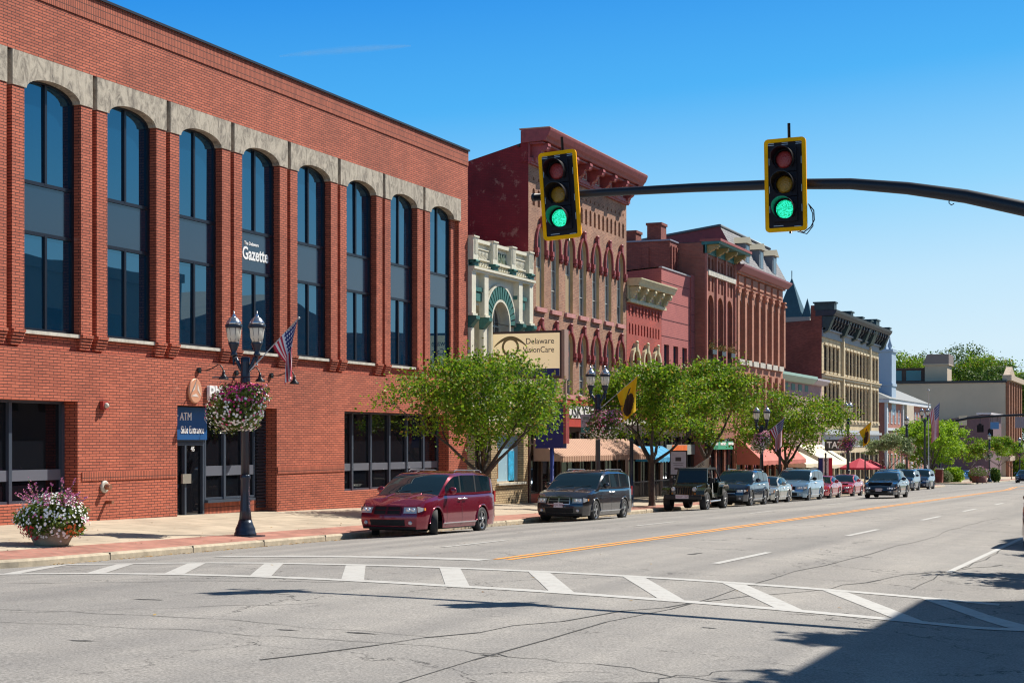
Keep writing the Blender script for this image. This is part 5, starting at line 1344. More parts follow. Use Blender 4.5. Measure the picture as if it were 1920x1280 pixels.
def make_car(label, cat, name, x, y, rz, S, body, group, rim=None, steer=0.0, plate=None, detail=True, cross=False, dark_rim=False, spokes=5, z=None):
    rim = rim or M_RIM
    zz = z if z is not None else -GR * y + 0.3 * max(0, 1 - ((x + 11.35) / 9.05) ** 2)
    root = empty(name, (x, y, zz), label, cat, group, rz)
    root.rotation_euler = (GR if cos(rz) < 0 else -GR, 0, rz)
    L, W, Hh, wb, R = S['L'], S['W'], S['H'], S['wb'], S['R']
    yf, yr = L / 2, -L / 2; af = S.get('af', wb / 2 + 0.05); ar = af - wb
    hw = W / 2 - 0.03
    top, roof = S['top'], S['roof']
    RA = R + 0.055
    def plan(yy):
        a = max(0, (yy - (yf - 0.75)) / 0.75); b = max(0, ((yr + 0.5) - yy) / 0.5)
        return hw * (1 - 0.16 * a ** 2.2 - 0.10 * b ** 2)
    def low(yy):
        for c_ in (af, ar):
            if abs(yy - c_) < RA: return R + sqrt(max(0, RA * RA - (yy - c_) ** 2))
        return S.get('sill', 0.22)
    st = {yf - 0.0, yr}
    for p in top + roof: st.add(p[0])
    for c_ in (af, ar):
        for i in range(9): st.add(c_ + RA * cos(pi * i / 8) * 0.9999)
        st.add(c_ + RA * 1.001); st.add(c_ - RA * 1.001)
    for v in frange(yr, yf, 0.35): st.add(v)
    for v in (0.32, 0.45, 0.6): st.add(yf - v)
    st = {v for v in st if v == yf or v <= yf - 0.3}
    ys = sorted(v for v in st if yr <= v <= yf)
    yy_ = [ys[0]]
    for v in ys[1:]:
        if v - yy_[-1] > 0.008: yy_.append(v)
    ys = yy_
    kz = [0.07, 0.0, 0.01, 0.05, 0.09, 0.12, 0.12]
    def rows(yy):
        w_ = plan(yy); zt = lerp(top, yy); zl = low(yy)
        m1 = max(zl, 0.42); m2 = max(zl + 0.001, min(zt - 0.18, 0.62)); 
        sh = zt - 0.12
        m2 = min(max(m2, zl), max(sh - 0.02, zl)); 
        return [(w_ * 0.965, zl), (w_, min(max(m1, zl), m2)), (w_ * 1.0, m2), (w_ * 0.985, max(sh, m2 + 0.005)), (w_ * 0.93, zt - 0.025), (w_ * 0.62, zt + 0.012), (0.0, zt + 0.03)]
    B = MB(); secs = []
    for yy in ys:
        r_ = rows(yy)
        fr = max(0, (yy - (yf - 0.01)) / 0.01); rr = max(0, ((yr + 0.12) - yy) / 0.12)
        pts = []
        for k, (a, b) in enumerate(r_): pts.append((a, yy - kz[k] * fr + kz[k] * 0.6 * rr, b))
        secs.append(pts)
    for i in range(len(secs) - 1):
        for k in range(6):
            for s_ in (1, -1):
                a, b, c_, d = secs[i][k], secs[i + 1][k], secs[i + 1][k + 1], secs[i][k + 1]
                f = [(s_ * p[0], p[1], p[2]) for p in (a, b, c_, d)]
                B.add(f if s_ < 0 else f[::-1], [(0, 1, 2, 3)])
    CT_ = [-1, -0.85, -0.6, -0.3, 0, 0.3, 0.6, 0.85, 1]
    fs = secs[-1]; bulge = S.get('bulge', 0.13)
    def fpt(t, k, o=0.0):
        """point on the front: t across (-1..1), k = row (may be fractional)"""
        k = max(0, min(5.999, k)); i = int(k); u = k - i
        a, b = fs[i], fs[i + 1]
        w_, yv, zv = (a[j] + (b[j] - a[j]) * u for j in range(3))
        return (t * w_, yv + bulge * (1 - 0.45 * max(0, k - 2.5) / 3.5) * (1 - t * t) + o, zv)
    for k in range(6):
        for i in range(8):
            P = [fpt(CT_[i], k), fpt(CT_[i + 1], k), fpt(CT_[i + 1], k + 0.9999), fpt(CT_[i], k + 0.9999)]
            if k == 5: P = P[:2] + [fpt(0, 5.9999)] if False else P
            B.add(P[::-1], [(0, 1, 2, 3)])
    bs = secs[0]
    for k in range(6):
        a, b = bs[k], bs[k + 1]; B.add([(-a[0], a[1], a[2]), (a[0], a[1], a[2]), (b[0], b[1], b[2]), (-b[0], b[1], b[2])], [(3, 2, 1, 0)[::-1]])
    bo = B.build('body', body, root, local=True, sharp=radians(38), fix=True)
    # greenhouse
    gy = sorted({v for p in roof for v in (p[0],)} | set(v for v in frange(roof[-1][0], roof[0][0], 0.25)))
    yw0, yw1 = S['ws']                       # windshield base and top
    yb0, yb1 = S['bl']                       # rear glass top and base
    gy = sorted(set([g for g in gy]) | {yw0, yw1, yb0, yb1} | {v for p in S['wins'] for v in p})
    GH = {}
    tum = S.get('tum', 0.17)
    def grow(yy):
        zb = lerp(top, yy) - 0.035; zr = max(lerp(roof, yy), zb + 0.012)
        wbt = plan(yy) * 0.955
        f = min(1.0, (zr - zb) / (Hh - 1.1)); wr = wbt - tum * f
        h_ = zr - zb
        return [(wbt, zb), (wbt - 0.005, zb + min(0.06, h_ * 0.3)), (wr + 0.03 * f, zb + h_ * 0.84), (wr - 0.035, zb + h_ * 0.94), (wr - 0.15, zr - 0.006), (0, zr + 0.02 * f)]
    parts = {'roof': MB(), 'windshield': MB(), 'rear_glass': MB()}
    wins = [[MB(), MB()] for _ in S['wins']]
    pil = {}
    for i in range(len(gy) - 1):
        a_, b_ = grow(gy[i]), grow(gy[i + 1]); ym = (gy[i] + gy[i + 1]) / 2
        for k in range(5):
            P = [(a_[k][0], gy[i], a_[k][1]), (b_[k][0], gy[i + 1], b_[k][1]), (b_[k + 1][0], gy[i + 1], b_[k + 1][1]), (a_[k + 1][0], gy[i], a_[k + 1][1])]
            for s_ in (1, -1):
                f = [(s_ * p[0], p[1], p[2]) for p in P]; f = f[::-1] if s_ > 0 else f
                tgt = parts['roof']
                if k >= 3 and ym > yw1: tgt = parts['windshield']
                elif k >= 3 and ym < yb0: tgt = parts['rear_glass']
                elif k == 1:
                    for j, (u0, u1) in enumerate(S['wins']):
                        if u1 < ym < u0: tgt = wins[j][0 if s_ > 0 else 1]
                    if tgt is parts['roof'] and S['wins'][-1][1] < ym < S['wins'][0][0]: tgt = pil.setdefault((s_, sum(ym < w_[0] for w_ in S['wins'])), MB())
                tgt.add(f, [(0, 1, 2, 3)])
    ro = parts['roof'].build('roof', body, root, local=True, sharp=radians(40), fix=True)
    parts['windshield'].build('windshield', M_CARGLASS, root, local=True, sharp=radians(60), fix=True)
    if parts['rear_glass'].v: parts['rear_glass'].build('rear_glass', M_CARGLASS, root, local=True)
    for wn in wins:
        for w2 in wn: w2.build('side_window', M_CARGLASS, root, local=True)
    for p_ in pil.values():
        if p_.v: p_.build('pillar', M_UNDER, root, local=True)
    # black underside and wheel housings
    u = MB(); u.box(-hw + 0.27, hw - 0.27, yr + 0.2, yf - 0.25, 0.17, min(0.9, lerp(top, 0) - 0.1)); u.box(-hw + 0.04, hw - 0.04, ar + RA + 0.05, af - RA - 0.05, 0.19, 0.4); u.build('underbody', M_UNDER, root, local=True)
    for sx_ in (-1, 1):
        for ay in (af, ar): make_wheel(root, sx_ * (hw - 0.105), ay, R, 0.215, rim, steer if ay == af else 0.0, spokes, dark_rim)
    # front
    def patch(name, mt, t0, t1, k0, k1, o=0.012, nt_=6, nk=3, mb=None):
        p = mb or MB()
        vs = [fpt(t0 + (t1 - t0) * i / nt_, k0 + (k1 - k0) * j / nk, o) for j in range(nk + 1) for i in range(nt_ + 1)]
        p.add(vs, [(j * (nt_ + 1) + i + 1, j * (nt_ + 1) + i, (j + 1) * (nt_ + 1) + i, (j + 1) * (nt_ + 1) + i + 1) for j in range(nk) for i in range(nt_)], 0, True)
        return p if mb else p.build(name, mt, root, local=True)
    gk0, gk1, gt = S.get('grille', (2.1, 3.4, 0.56))
    patch('grille', M_UNDER, -gt, gt, gk0, gk1, 0.014, 8)
    if S.get('chrome', True):
        g = MB(); z0 = fpt(0, gk0)[2]; z1 = fpt(0, gk1)[2]
        patch('', None, -gt, gt, gk1 - 0.12, gk1 + 0.06, 0.03, 8, 1, g); patch('', None, -gt * 0.95, gt * 0.95, gk0 - 0.05, gk0 + 0.08, 0.03, 8, 1, g)
        if cross:
            km = (gk0 + gk1) / 2; patch('', None, -gt, gt, km - 0.07, km + 0.09, 0.032, 8, 1, g); patch('', None, -0.035, 0.035, gk0, gk1, 0.034, 1, 3, g)
            patch('', None, -gt, -gt + 0.04, gk0, gk1, 0.032, 1, 3, g); patch('', None, gt - 0.04, gt, gk0, gk1, 0.032, 1, 3, g)
        g.build('grille_trim', S.get('trimmat', M_CHROME), root, local=True)
    ht = S.get('head', (0.62, 0.99, 2.3, 3.35))
    for s_ in (-1, 1):
        patch('headlight', M_LAMP, s_ * ht[0], s_ * ht[1], ht[2], ht[3], 0.016, 5) if s_ > 0 else patch('headlight', M_LAMP, -ht[1], -ht[0], ht[2], ht[3], 0.016, 5)
        # lamp wraps on to the wing
        h = MB(); y1_ = fs[2][1] - 0.015; zf0 = fpt(1, ht[2] + 0.15)[2]; zf1 = fpt(1, ht[3])[2]
        vs = []
        for i in range(5):
            yv = y1_ - i * 0.06; w_ = plan(yv) + 0.012
            vs += [(s_ * w_, yv, zf0 + 0.015 * i), (s_ * w_ * 0.985, yv, zf1 - 0.012 * i + 0.02)]
        h.add(vs, [(2 * i, 2 * i + 1, 2 * i + 3, 2 * i + 2) if s_ > 0 else (2 * i + 1, 2 * i, 2 * i + 2, 2 * i + 3) for i in range(4)], 0, True); h.build('side_lamp', M_LAMP, root, local=True); h2 = MB(); yv = y1_ - 0.26; w_ = plan(yv) + 0.014; h2.box(s_ * (w_ - 0.02), s_ * w_, yv - 0.05, yv + 0.04, zf0 + 0.05, zf0 + 0.12); h2.build('turn_signal', M_AMBER, root, local=True)
        # dark bezel round lamp inside
        if detail:
            for tt in (0.72, 0.88):
                b_ = MB(); c_ = fpt(s_ * tt, (ht[2] + ht[3]) / 2, 0.02); b_.ball(c_, (0.065, 0.03, 0.055), 10, 6); b_.build('lamp_bulb', M_CHROME, root, local=True)
        f_ = MB(); c_ = fpt(s_ * 0.80, 0.85, 0.0); f_.lathe([(0.055, c_[1] - 0.03), (0.05, c_[1] + 0.03), (0.03, c_[1] + 0.035)], (c_[0], 0, c_[2]), 12, 0, 'y'); f_.build('fog_lamp', M_LAMP, root, local=True)
    patch('air_intake', M_UNDER, -0.62, 0.62, 0.45, 1.25, 0.012, 8)
    patch('front_lip', M_UNDER, -0.98, 0.98, 0.0, 0.28, 0.02, 8, 1)
    if plate:
        c_ = fpt(0, 1.75, 0.03); p = MB(); p.box(-0.16, 0.16, c_[1] + 0.005, c_[1] + 0.02, c_[2] - 0.08, c_[2] + 0.08); pl = p.build('number_plate', M_PLATE, root, local=True)
        text('plate_text', plate, M_PLATET, pl, (0, c_[1] + 0.022, c_[2]), 0.095, Matrix(((-1, 0, 0), (0, 0, 1), (0, 1, 0))), 0.001, local=True)
    # tail
    for s_ in (-1, 1):
        t_ = MB(); w_ = plan(yr + 0.05); t_.box(s_ * (w_ - 0.16), s_ * (w_ + 0.006), yr + 0.0, yr + 0.12, S.get('tz', 0.78), S.get('tz', 0.78) + 0.32); t_.build('tail_light', M_TAIL, root, local=True)
        m_ = MB(); my = S['wins'][0][0] - 0.12; mz = lerp(top, my) + 0.09; m_.ball((s_ * (hw + 0.11), my, mz), (0.125, 0.08, 0.10), 12, 8); m_.box(s_ * (hw - 0.08), s_ * (hw + 0.05), my - 0.03, my + 0.03, mz - 0.05, mz - 0.01); m_.build('wing_mirror', S.get('mirmat', body), root, local=True)
        if detail:
            sm = MB()
            for yv in S['seams']:
                if not any(abs(yv - c_) < RA + 0.02 for c_ in (af, ar)):
                    sm.add([(s_ * (hw * 0.99 + 0.006), yv - 0.007, 0.26), (s_ * (hw * 0.99 + 0.006), yv + 0.007, 0.26), (s_ * (hw + 0.004), yv + 0.007, 0.6), (s_ * (hw + 0.004), yv - 0.007, 0.6), (s_ * (hw * 0.985 + 0.004), yv + 0.007, lerp(top, yv) - 0.12), (s_ * (hw * 0.985 + 0.004), yv - 0.007, lerp(top, yv) - 0.12)], [(0, 1, 2, 3), (3, 2, 4, 5)])
            sm.build('door_seam', M_SEAM, root, local=True)
            for yv in S['handles']:
                h = MB(); zz_ = lerp(top, yv) - 0.14; h.tube([(s_ * (hw * .985), yv - 0.1, zz_), (s_ * (hw + 0.03), yv - 0.08, zz_), (s_ * (hw + 0.03), yv + 0.08, zz_), (s_ * (hw * .985), yv + 0.1, zz_)], 0.016, 6); h.build('door_handle', S.get('handmat', M_CHROME), root, local=True)
            tr_ = MB(); tr_.box(s_ * (hw - 0.02), s_ * (hw + 0.012), ar + RA + 0.03, af - RA - 0.03, 0.335, 0.36); tr_.build('side_trim', S.get('trimside', M_CHROME), root, local=True)
    if S.get('rails'):
        for s_ in (-1, 1):
            r_ = MB(); xr = s_ * (hw * 0.955 - tum + 0.0 - 0.13)
            r_.tube([(xr, yw1 - 0.5, Hh - 0.03), (xr, yw1 - 0.62, Hh + 0.012), (xr, yb0 + 0.35, Hh + 0.0), (xr, yb0 + 0.2, Hh - 0.06)], 0.018, 6); r_.build('roof_rail', M_RAIL, root, local=True)
    for s_ in (-1, 1):
        for ay in (af, ar):
            a_ = MB(); pts = []
            for i in range(13):
                t = pi * i / 12; yv = ay + (RA + 0.012) * cos(t); zv = R + (RA + 0.012) * sin(t); pts.append((s_ * (plan(yv) + 0.004), yv, zv))
            a_.tube(pts, 0.022, 6); a_.build('wheel_arch', body, root, local=True)
        if detail:
            hc = MB(); pts = []
            for i in range(7):
                yv = yw0 - 0.05 + (yf - 0.35 - yw0) * i / 6; pts.append((s_ * (0.42 - 0.08 * i / 6) * (W / 2), yv, lerp(top, yv) + 0.014))
            hc.tube(pts, 0.018, 6); hc.build('hood_crease', body, root, local=True)
    # wipers
    wp = MB()
    for xx in (-0.1, 0.55):
        wp.tube([(xx, yw0 + 0.02, lerp(top, yw0) + 0.03), (xx - 0.6, yw0 - 0.08, lerp(top, yw0) + 0.10)], 0.01, 4)
    wp.build('wiper', M_UNDER, root, local=True)
    return root
VAN = dict(tum=0.10, L=5.15, W=2.0, H=1.76, wb=3.08, R=0.365, af=1.63,
           top=[(2.58, 0.85), (2.45, 0.93), (2.2, 1.00), (1.7, 1.08), (1.28, 1.13), (0.6, 1.13), (-1.0, 1.13), (-2.45, 1.16), (-2.58, 1.10)],
           roof=[(1.42, 1.075), (1.30, 1.16), (0.95, 1.39), (0.60, 1.60), (0.35, 1.685), (-0.2, 1.735), (-1.2, 1.735), (-2.0, 1.69), (-2.28, 1.58), (-2.42, 1.36), (-2.52, 1.12)],
           head=(0.58, 1.0, 2.2, 3.7), grille=(1.9, 3.9, 0.5), ws=(1.42, 0.45), bl=(-2.15, -2.52), wins=[(1.0, 0.02), (-0.06, -1.02), (-1.10, -2.12)], seams=[0.98, -0.02, -1.1], handles=[0.14, -0.2], rails=True, tz=0.85)
SUV = dict(tum=0.13, L=4.85, W=1.93, H=1.73, wb=2.79, R=0.38, af=1.45, sill=0.27,
           top=[(2.43, 0.88), (2.3, 1.0), (2.0, 1.06), (1.3, 1.12), (0.95, 1.14), (-1.5, 1.18), (-2.3, 1.2), (-2.43, 1.12)],
           roof=[(1.15, 1.10), (0.9, 1.27), (0.5, 1.54), (0.25, 1.66), (-0.3, 1.715), (-1.2, 1.70), (-1.9, 1.62), (-2.15, 1.48), (-2.36, 1.18)],
           ws=(1.15, 0.35), bl=(-2.0, -2.36), wins=[(0.75, -0.18), (-0.26, -1.12), (-1.2, -1.9)], seams=[0.85, -0.22, -1.15], handles=[-0.05, -0.98], rails=True, tz=0.95)
CUV = dict(SUV, L=4.53, W=1.82, H=1.68, wb=2.62, R=0.35, af=1.36)
CUV['top'] = [(y * 0.935, z * 0.97) for y, z in SUV['top']]; CUV['roof'] = [(y * 0.935, z * 0.97) for y, z in SUV['roof']]; CUV['ws'] = (1.075, 0.33); CUV['bl'] = (-1.87, -2.206); CUV['wins'] = [(a * .935, b * .935) for a, b in SUV['wins']]; CUV['seams'] = [v * .935 for v in SUV['seams']]; CUV['handles'] = [v * .935 for v in SUV['handles']]
SEDAN = dict(L=5.05, W=1.85, H=1.47, wb=2.81, R=0.335, af=1.52, bulge=0.18,
             top=[(2.53, 0.66), (2.4, 0.76), (2.0, 0.84), (1.3, 0.93), (0.9, 0.96), (-1.2, 0.98), (-1.75, 1.0), (-2.4, 0.98), (-2.53, 0.88)],
             roof=[(1.15, 0.935), (0.8, 1.10), (0.35, 1.33), (0.05, 1.42), (-0.5, 1.445), (-0.95, 1.41), (-1.35, 1.27), (-1.9, 1.01)],
             ws=(1.15, 0.2), bl=(-1.1, -1.9), wins=[(0.75, -0.12), (-0.2, -1.0)], seams=[0.85, -0.16, -1.05], handles=[0.0, -0.9], tum=0.2, tz=0.62, grille=(2.25, 2.75, 0.3), head=(0.58, 0.98, 2.4, 3.5))
COUPE = dict(SEDAN, L=4.65, H=1.36, wb=2.62, af=1.4, W=1.84)
COUPE['top'] = [(2.33, 0.62), (2.2, 0.74), (1.8, 0.82), (1.1, 0.9), (0.5, 0.92), (-1.2, 0.95), (-2.2, 0.97), (-2.33, 0.86)]
COUPE['roof'] = [(0.85, 0.895), (0.5, 1.06), (0.1, 1.25), (-0.15, 1.32), (-0.55, 1.34), (-0.95, 1.28), (-1.65, 0.97)]
COUPE.update(ws=(0.85, 0.0), bl=(-0.9, -1.65), wins=[(0.45, -0.62), (-0.7, -1.1)], seams=[0.6, -0.75], handles=[-0.55])
SMALL = dict(COUPE, L=4.5, H=1.40, W=1.72)
SMALL['roof'] = [(1.0, 0.89), (0.65, 1.08), (0.3, 1.28), (0.05, 1.36), (-0.5, 1.385), (-1.0, 1.33), (-1.7, 0.97)]
SMALL.update(ws=(1.0, 0.1), bl=(-0.95, -1.7), wins=[(0.6, -0.2), (-0.28, -1.05)], seams=[0.75, -0.24, -1.05], handles=[-0.08, -0.95])
GRP = 'cars parked along the kerb'
XC = -19.27
VAN_R = dict(VAN, handmat=M_CHROME, chrome=True, trimmat=mat('burgundy_trim', (0.10, 0.005, 0.015), 0.3, 0.3))
make_car('dark red minivan nearest the corner, front wheels turned to the road', 'minivan', 'parked_minivan', XC, 41.15, pi, VAN_R, paint('burgundy_paint', (0.22, 0.007, 0.028), 0.5), GRP, steer=radians(27), cross=True, dark_rim=False)
make_car('dark brownish grey minivan with chrome cross grille, behind the dark red one', 'minivan', 'parked_minivan', XC, 54.05, pi, VAN, paint('charcoal_paint', (0.036, 0.036, 0.042), 0.5), GRP, cross=True, plate='GQM 7884')
make_car('black blue crossover with chrome wheels parked behind the open jeep', 'suv', 'parked_suv', XC, 75.95, pi, SUV, paint('midnight_paint', (0.012, 0.022, 0.04), 0.4), GRP, spokes=5)
make_car('small silver grey sedan between the black crossover and the light blue minivan', 'sedan', 'parked_sedan', XC - 0.05, 81.9, pi, SMALL, paint('silver_paint', (0.38, 0.40, 0.38), 0.5), GRP)
make_car('light blue minivan parked in front of the two red cars', 'minivan', 'parked_minivan', XC, 88.95, pi, dict(VAN, mirmat=M_UNDER), paint('ice_blue_paint', (0.20, 0.33, 0.46), 0.5), GRP)
make_car('bright red coupe parked directly behind the light blue minivan', 'coupe', 'parked_coupe', XC, 95.0, pi, COUPE, paint('bright_red_paint', (0.42, 0.02, 0.035), 0.2), GRP)
make_car('rose red sedan parked behind the bright red coupe', 'sedan', 'parked_sedan', XC, 102.6, pi, SMALL, paint('rose_red_paint', (0.50, 0.05, 0.07), 0.2), GRP)
M_NAVY = paint('navy_paint', (0.015, 0.035, 0.075), 0.45)
make_car('dark crossover mostly hidden behind the moving navy sedan', 'suv', 'parked_suv', XC, 119.2, pi, CUV, paint('dark_slate_paint', (0.03, 0.05, 0.07), 0.4), GRP, detail=False)
make_car('dark blue crossover with black grille, second from the end of the row', 'suv', 'parked_suv', XC, 127.2, pi, CUV, M_NAVY, GRP, detail=False)
make_car('navy crossover parked last in the row near the brick pillar', 'suv', 'parked_suv', XC, 135.5, pi, CUV, M_NAVY, GRP, detail=False)
make_car('navy sedan driving towards the crossing in the lane beside the parked cars', 'sedan', 'moving_sedan', -14.65, 90.2, pi, SEDAN, paint('navy_sedan_paint', (0.012, 0.03, 0.055), 0.45), None, plate='EVW 1029')
cx_, cz_ = at(1809, 889, 232)
make_car('bright blue car standing in the lot before the mauve building', 'car', 'blue_car', cx_, 232, pi * 0.8, SMALL, paint('bright_blue_paint', (0.03, 0.16, 0.38), 0.3), None, detail=False)
make_car('small dark blue car far down the street approaching', 'car', 'distant_car', -14.9, 181, pi, SMALL, M_NAVY, None, detail=False)
make_car('dark rose car cut off by the picture edge beside the white parking line', 'car', 'parked_car', -2.45, 42.9, 0, VAN, paint('dark_rose_paint', (0.16, 0.05, 0.06), 0.4), None)

# open topped jeep, built of flat panels
M_OLIVE = paint('olive_black_paint', (0.030, 0.036, 0.018), 0.3)
M_BLKP = mat('black_plastic', (0.012, 0.013, 0.016), 0.5)
j = empty('open_jeep', (XC + 0.0, 68.3, -GR * 68.3 + 0.07), 'dark olive open topped jeep with doors off, between the grey minivan and black crossover', 'jeep', GRP, pi)
def JB(name, mt, f, par=j, bev=0.02):
    m_ = MB(); f(m_); o = m_.build(name, mt, par, local=True)
    if bev: b = o.modifiers.new('bevel', 'BEVEL'); b.width = bev; b.segments = 2; b.limit_method = 'ANGLE'
    return o
def slab(m_, P0, P1):           # hexahedron from two quads
    m_.add(list(P0) + list(P1), [(0, 1, 2, 3), (7, 6, 5, 4), (0, 4, 5, 1), (1, 5, 6, 2), (2, 6, 7, 3), (3, 7, 4, 0)])
JB('body', M_OLIVE, lambda m: (m.box(-0.76, 0.76, -1.95, 0.62, 0.55, 0.72), m.box(-0.76, -0.70, -1.95, -0.95, 0.72, 1.18), m.box(0.70, 0.76, -1.95, -0.95, 0.72, 1.18), m.box(-0.76, 0.76, -1.98, -1.9, 0.6, 1.18), m.box(-0.76, 0.76, 0.55, 0.82, 0.6, 1.13)))
JB('hood', M_OLIVE, lambda m: slab(m, [(-0.74, 0.80, 0.75), (0.74, 0.80, 0.75), (0.60, 1.78, 0.75), (-0.60, 1.78, 0.75)][::-1], [(-0.70, 0.80, 1.16), (0.70, 0.80, 1.16), (0.52, 1.80, 1.08), (-0.52, 1.80, 1.08)][::-1]), bev=0.05)
JB('grille', M_OLIVE, lambda m: slab(m, [(-0.62, 1.76, 0.66), (0.62, 1.76, 0.66), (0.62, 1.88, 0.66), (-0.62, 1.88, 0.66)][::-1], [(-0.56, 1.74, 1.10), (0.56, 1.74, 1.10), (0.56, 1.84, 1.10), (-0.56, 1.84, 1.10)][::-1]), bev=0.03)
JB('grille_slots', M_UNDER, lambda m: [m.box(-0.335 + i * 0.105, -0.335 + i * 0.105 + 0.055, 1.84, 1.895, 0.74, 1.02) for i in range(7)], bev=0.01)
for s_ in (-1, 1):
    JB('headlight', M_LAMP, lambda m: m.lathe([(0.10, 1.84), (0.10, 1.90), (0.05, 1.925)], (s_ * 0.46, 0, 0.93), 16, 0, 'y'), bev=0)
    JB('turn_signal', M_AMBER, lambda m: m.lathe([(0.045, 1.84), (0.04, 1.91)], (s_ * 0.50, 0, 0.75), 10, 0, 'y'), bev=0)
    def fend(m):
        ya0 = 1.425
        P = [(ya0 + 0.62, 0.72), (ya0 + 0.56, 0.90), (ya0 + 0.36, 1.00), (ya0 - 0.42, 1.00), (ya0 - 0.62, 0.82), (ya0 - 0.70, 0.60)]
        for a, b in zip(P[:-1], P[1:]):
            x0, x1 = s_ * 0.58, s_ * 0.94
            if x0 > x1: x0, x1 = x1, x0
            m.add([(x0, *a), (x1, *a), (x1, *b), (x0, *b), (x0, a[0], a[1] - 0.06), (x1, a[0], a[1] - 0.06), (x1, b[0], b[1] - 0.06), (x0, b[0], b[1] - 0.06)], [(0, 1, 2, 3), (7, 6, 5, 4), (0, 4, 5, 1), (1, 5, 6, 2), (2, 6, 7, 3), (3, 7, 4, 0)])
    JB('fender', M_OLIVE, fend, bev=0.0)
    def rfend(m):
        ya0 = -1.50
        P = [(ya0 + 0.66, 0.62), (ya0 + 0.52, 0.98), (ya0 + 0.3, 1.06), (ya0 - 0.35, 1.06), (ya0 - 0.55, 0.92)]
        for a, b in zip(P[:-1], P[1:]):
            x0, x1 = sorted((s_ * 0.72, s_ * 0.94))
            m.add([(x0, *a), (x1, *a), (x1, *b), (x0, *b), (x0, a[0], a[1] - 0.07), (x1, a[0], a[1] - 0.07), (x1, b[0], b[1] - 0.07), (x0, b[0], b[1] - 0.07)], [(0, 1, 2, 3), (7, 6, 5, 4), (0, 4, 5, 1), (1, 5, 6, 2), (2, 6, 7, 3), (3, 7, 4, 0)])
    JB('fender', M_OLIVE, rfend, bev=0)
    JB('side_step', M_CHROME, lambda m: m.tube([(s_ * 0.84, 0.75, 0.40), (s_ * 0.88, 0.6, 0.40), (s_ * 0.88, -0.75, 0.40), (s_ * 0.84, -0.9, 0.40)], 0.035, 8), bev=0)
    JB('wing_mirror', M_BLKP, lambda m: (m.box(s_ * 0.82, s_ * 1.0, 0.60, 0.66, 1.18, 1.38), m.box(s_ * 0.7, s_ * 0.84, 0.62, 0.65, 1.2, 1.24)), bev=0.01)
    JB('roll_bar', M_BLKP, lambda m: m.tube([(s_ * 0.62, 0.62, 1.15), (s_ * 0.60, 0.42, 1.74), (s_ * 0.60, -0.35, 1.76), (s_ * 0.60, -1.0, 1.74), (s_ * 0.64, -1.75, 1.15)], 0.035, 8), bev=0)
    for ay in (1.425, -1.50): make_wheel(j, s_ * 0.79, ay, 0.41, 0.27, M_RIM, 0, 5)
    JB('seat', M_BLKP, lambda m: (m.box(s_ * 0.15, s_ * 0.62, -0.35, 0.2, 0.72, 0.9), m.box(s_ * 0.17, s_ * 0.6, -0.48, -0.32, 0.8, 1.4), m.box(s_ * 0.26, s_ * 0.5, -0.48, -0.38, 1.42, 1.58)), bev=0.03)
JB('roll_bar', M_BLKP, lambda m: (m.tube([(-0.64, -0.35, 0.72), (-0.60, -0.35, 1.72), (0.60, -0.35, 1.72), (0.64, -0.35, 0.72)], 0.035, 8), m.tube([(-0.6, -1.0, 1.74), (0.6, -1.0, 1.74)], 0.035, 8)), bev=0)
JB('soft_top', M_BLKP, lambda m: slab(m, [(-0.66, 0.45, 1.76), (0.66, 0.45, 1.76), (0.64, -1.0, 1.76), (-0.64, -1.0, 1.76)], [(-0.66, 0.45, 1.80), (0.66, 0.45, 1.80), (0.64, -1.0, 1.82), (-0.64, -1.0, 1.82)]), bev=0.0)
def wsf(m):
    A, Bq = [(-0.72, 0.74, 1.12), (0.72, 0.74, 1.12), (0.66, 0.50, 1.78), (-0.66, 0.50, 1.78)], [(-0.64, 0.73, 1.19), (0.64, 0.73, 1.19), (0.59, 0.53, 1.71), (-0.59, 0.53, 1.71)]
    for i in range(4):
        k = (i + 1) % 4; a, b, c_, d = A[i], A[k], Bq[k], Bq[i]
        m.add([a, b, c_, d] + [(p[0], p[1] - 0.05, p[2]) for p in (a, b, c_, d)], [(0, 1, 2, 3), (7, 6, 5, 4), (0, 4, 5, 1), (1, 5, 6, 2), (2, 6, 7, 3), (3, 7, 4, 0)])
JB('windshield_frame', M_OLIVE, wsf, bev=0)
JB('windshield', M_CARGLASS, lambda m: m.q((-0.645, 0.715, 1.185), (0.645, 0.715, 1.185), (0.595, 0.51, 1.715), (-0.595, 0.51, 1.715)), bev=0)
JB('bumper', M_BLKP, lambda m: m.box(-0.82, 0.82, 1.93, 2.13, 0.50, 0.70), bev=0.05)
JB('underbody', M_UNDER, lambda m: (m.box(-0.45, 0.45, -1.9, 1.85, 0.4, 0.72), m.box(-0.55, 0.55, 0.85, 1.74, 0.6, 0.9)), bev=0)
pl = JB('number_plate', M_PLATE, lambda m: m.box(-0.28, 0.28, 2.13, 2.15, 0.55, 0.70), bev=0)
text('plate_text', 'OSWC 1267', M_PLATET, pl, (0, 2.152, 0.625), 0.10, Matrix(((-1, 0, 0), (0, 0, 1), (0, 1, 0))), 0.001, local=True)
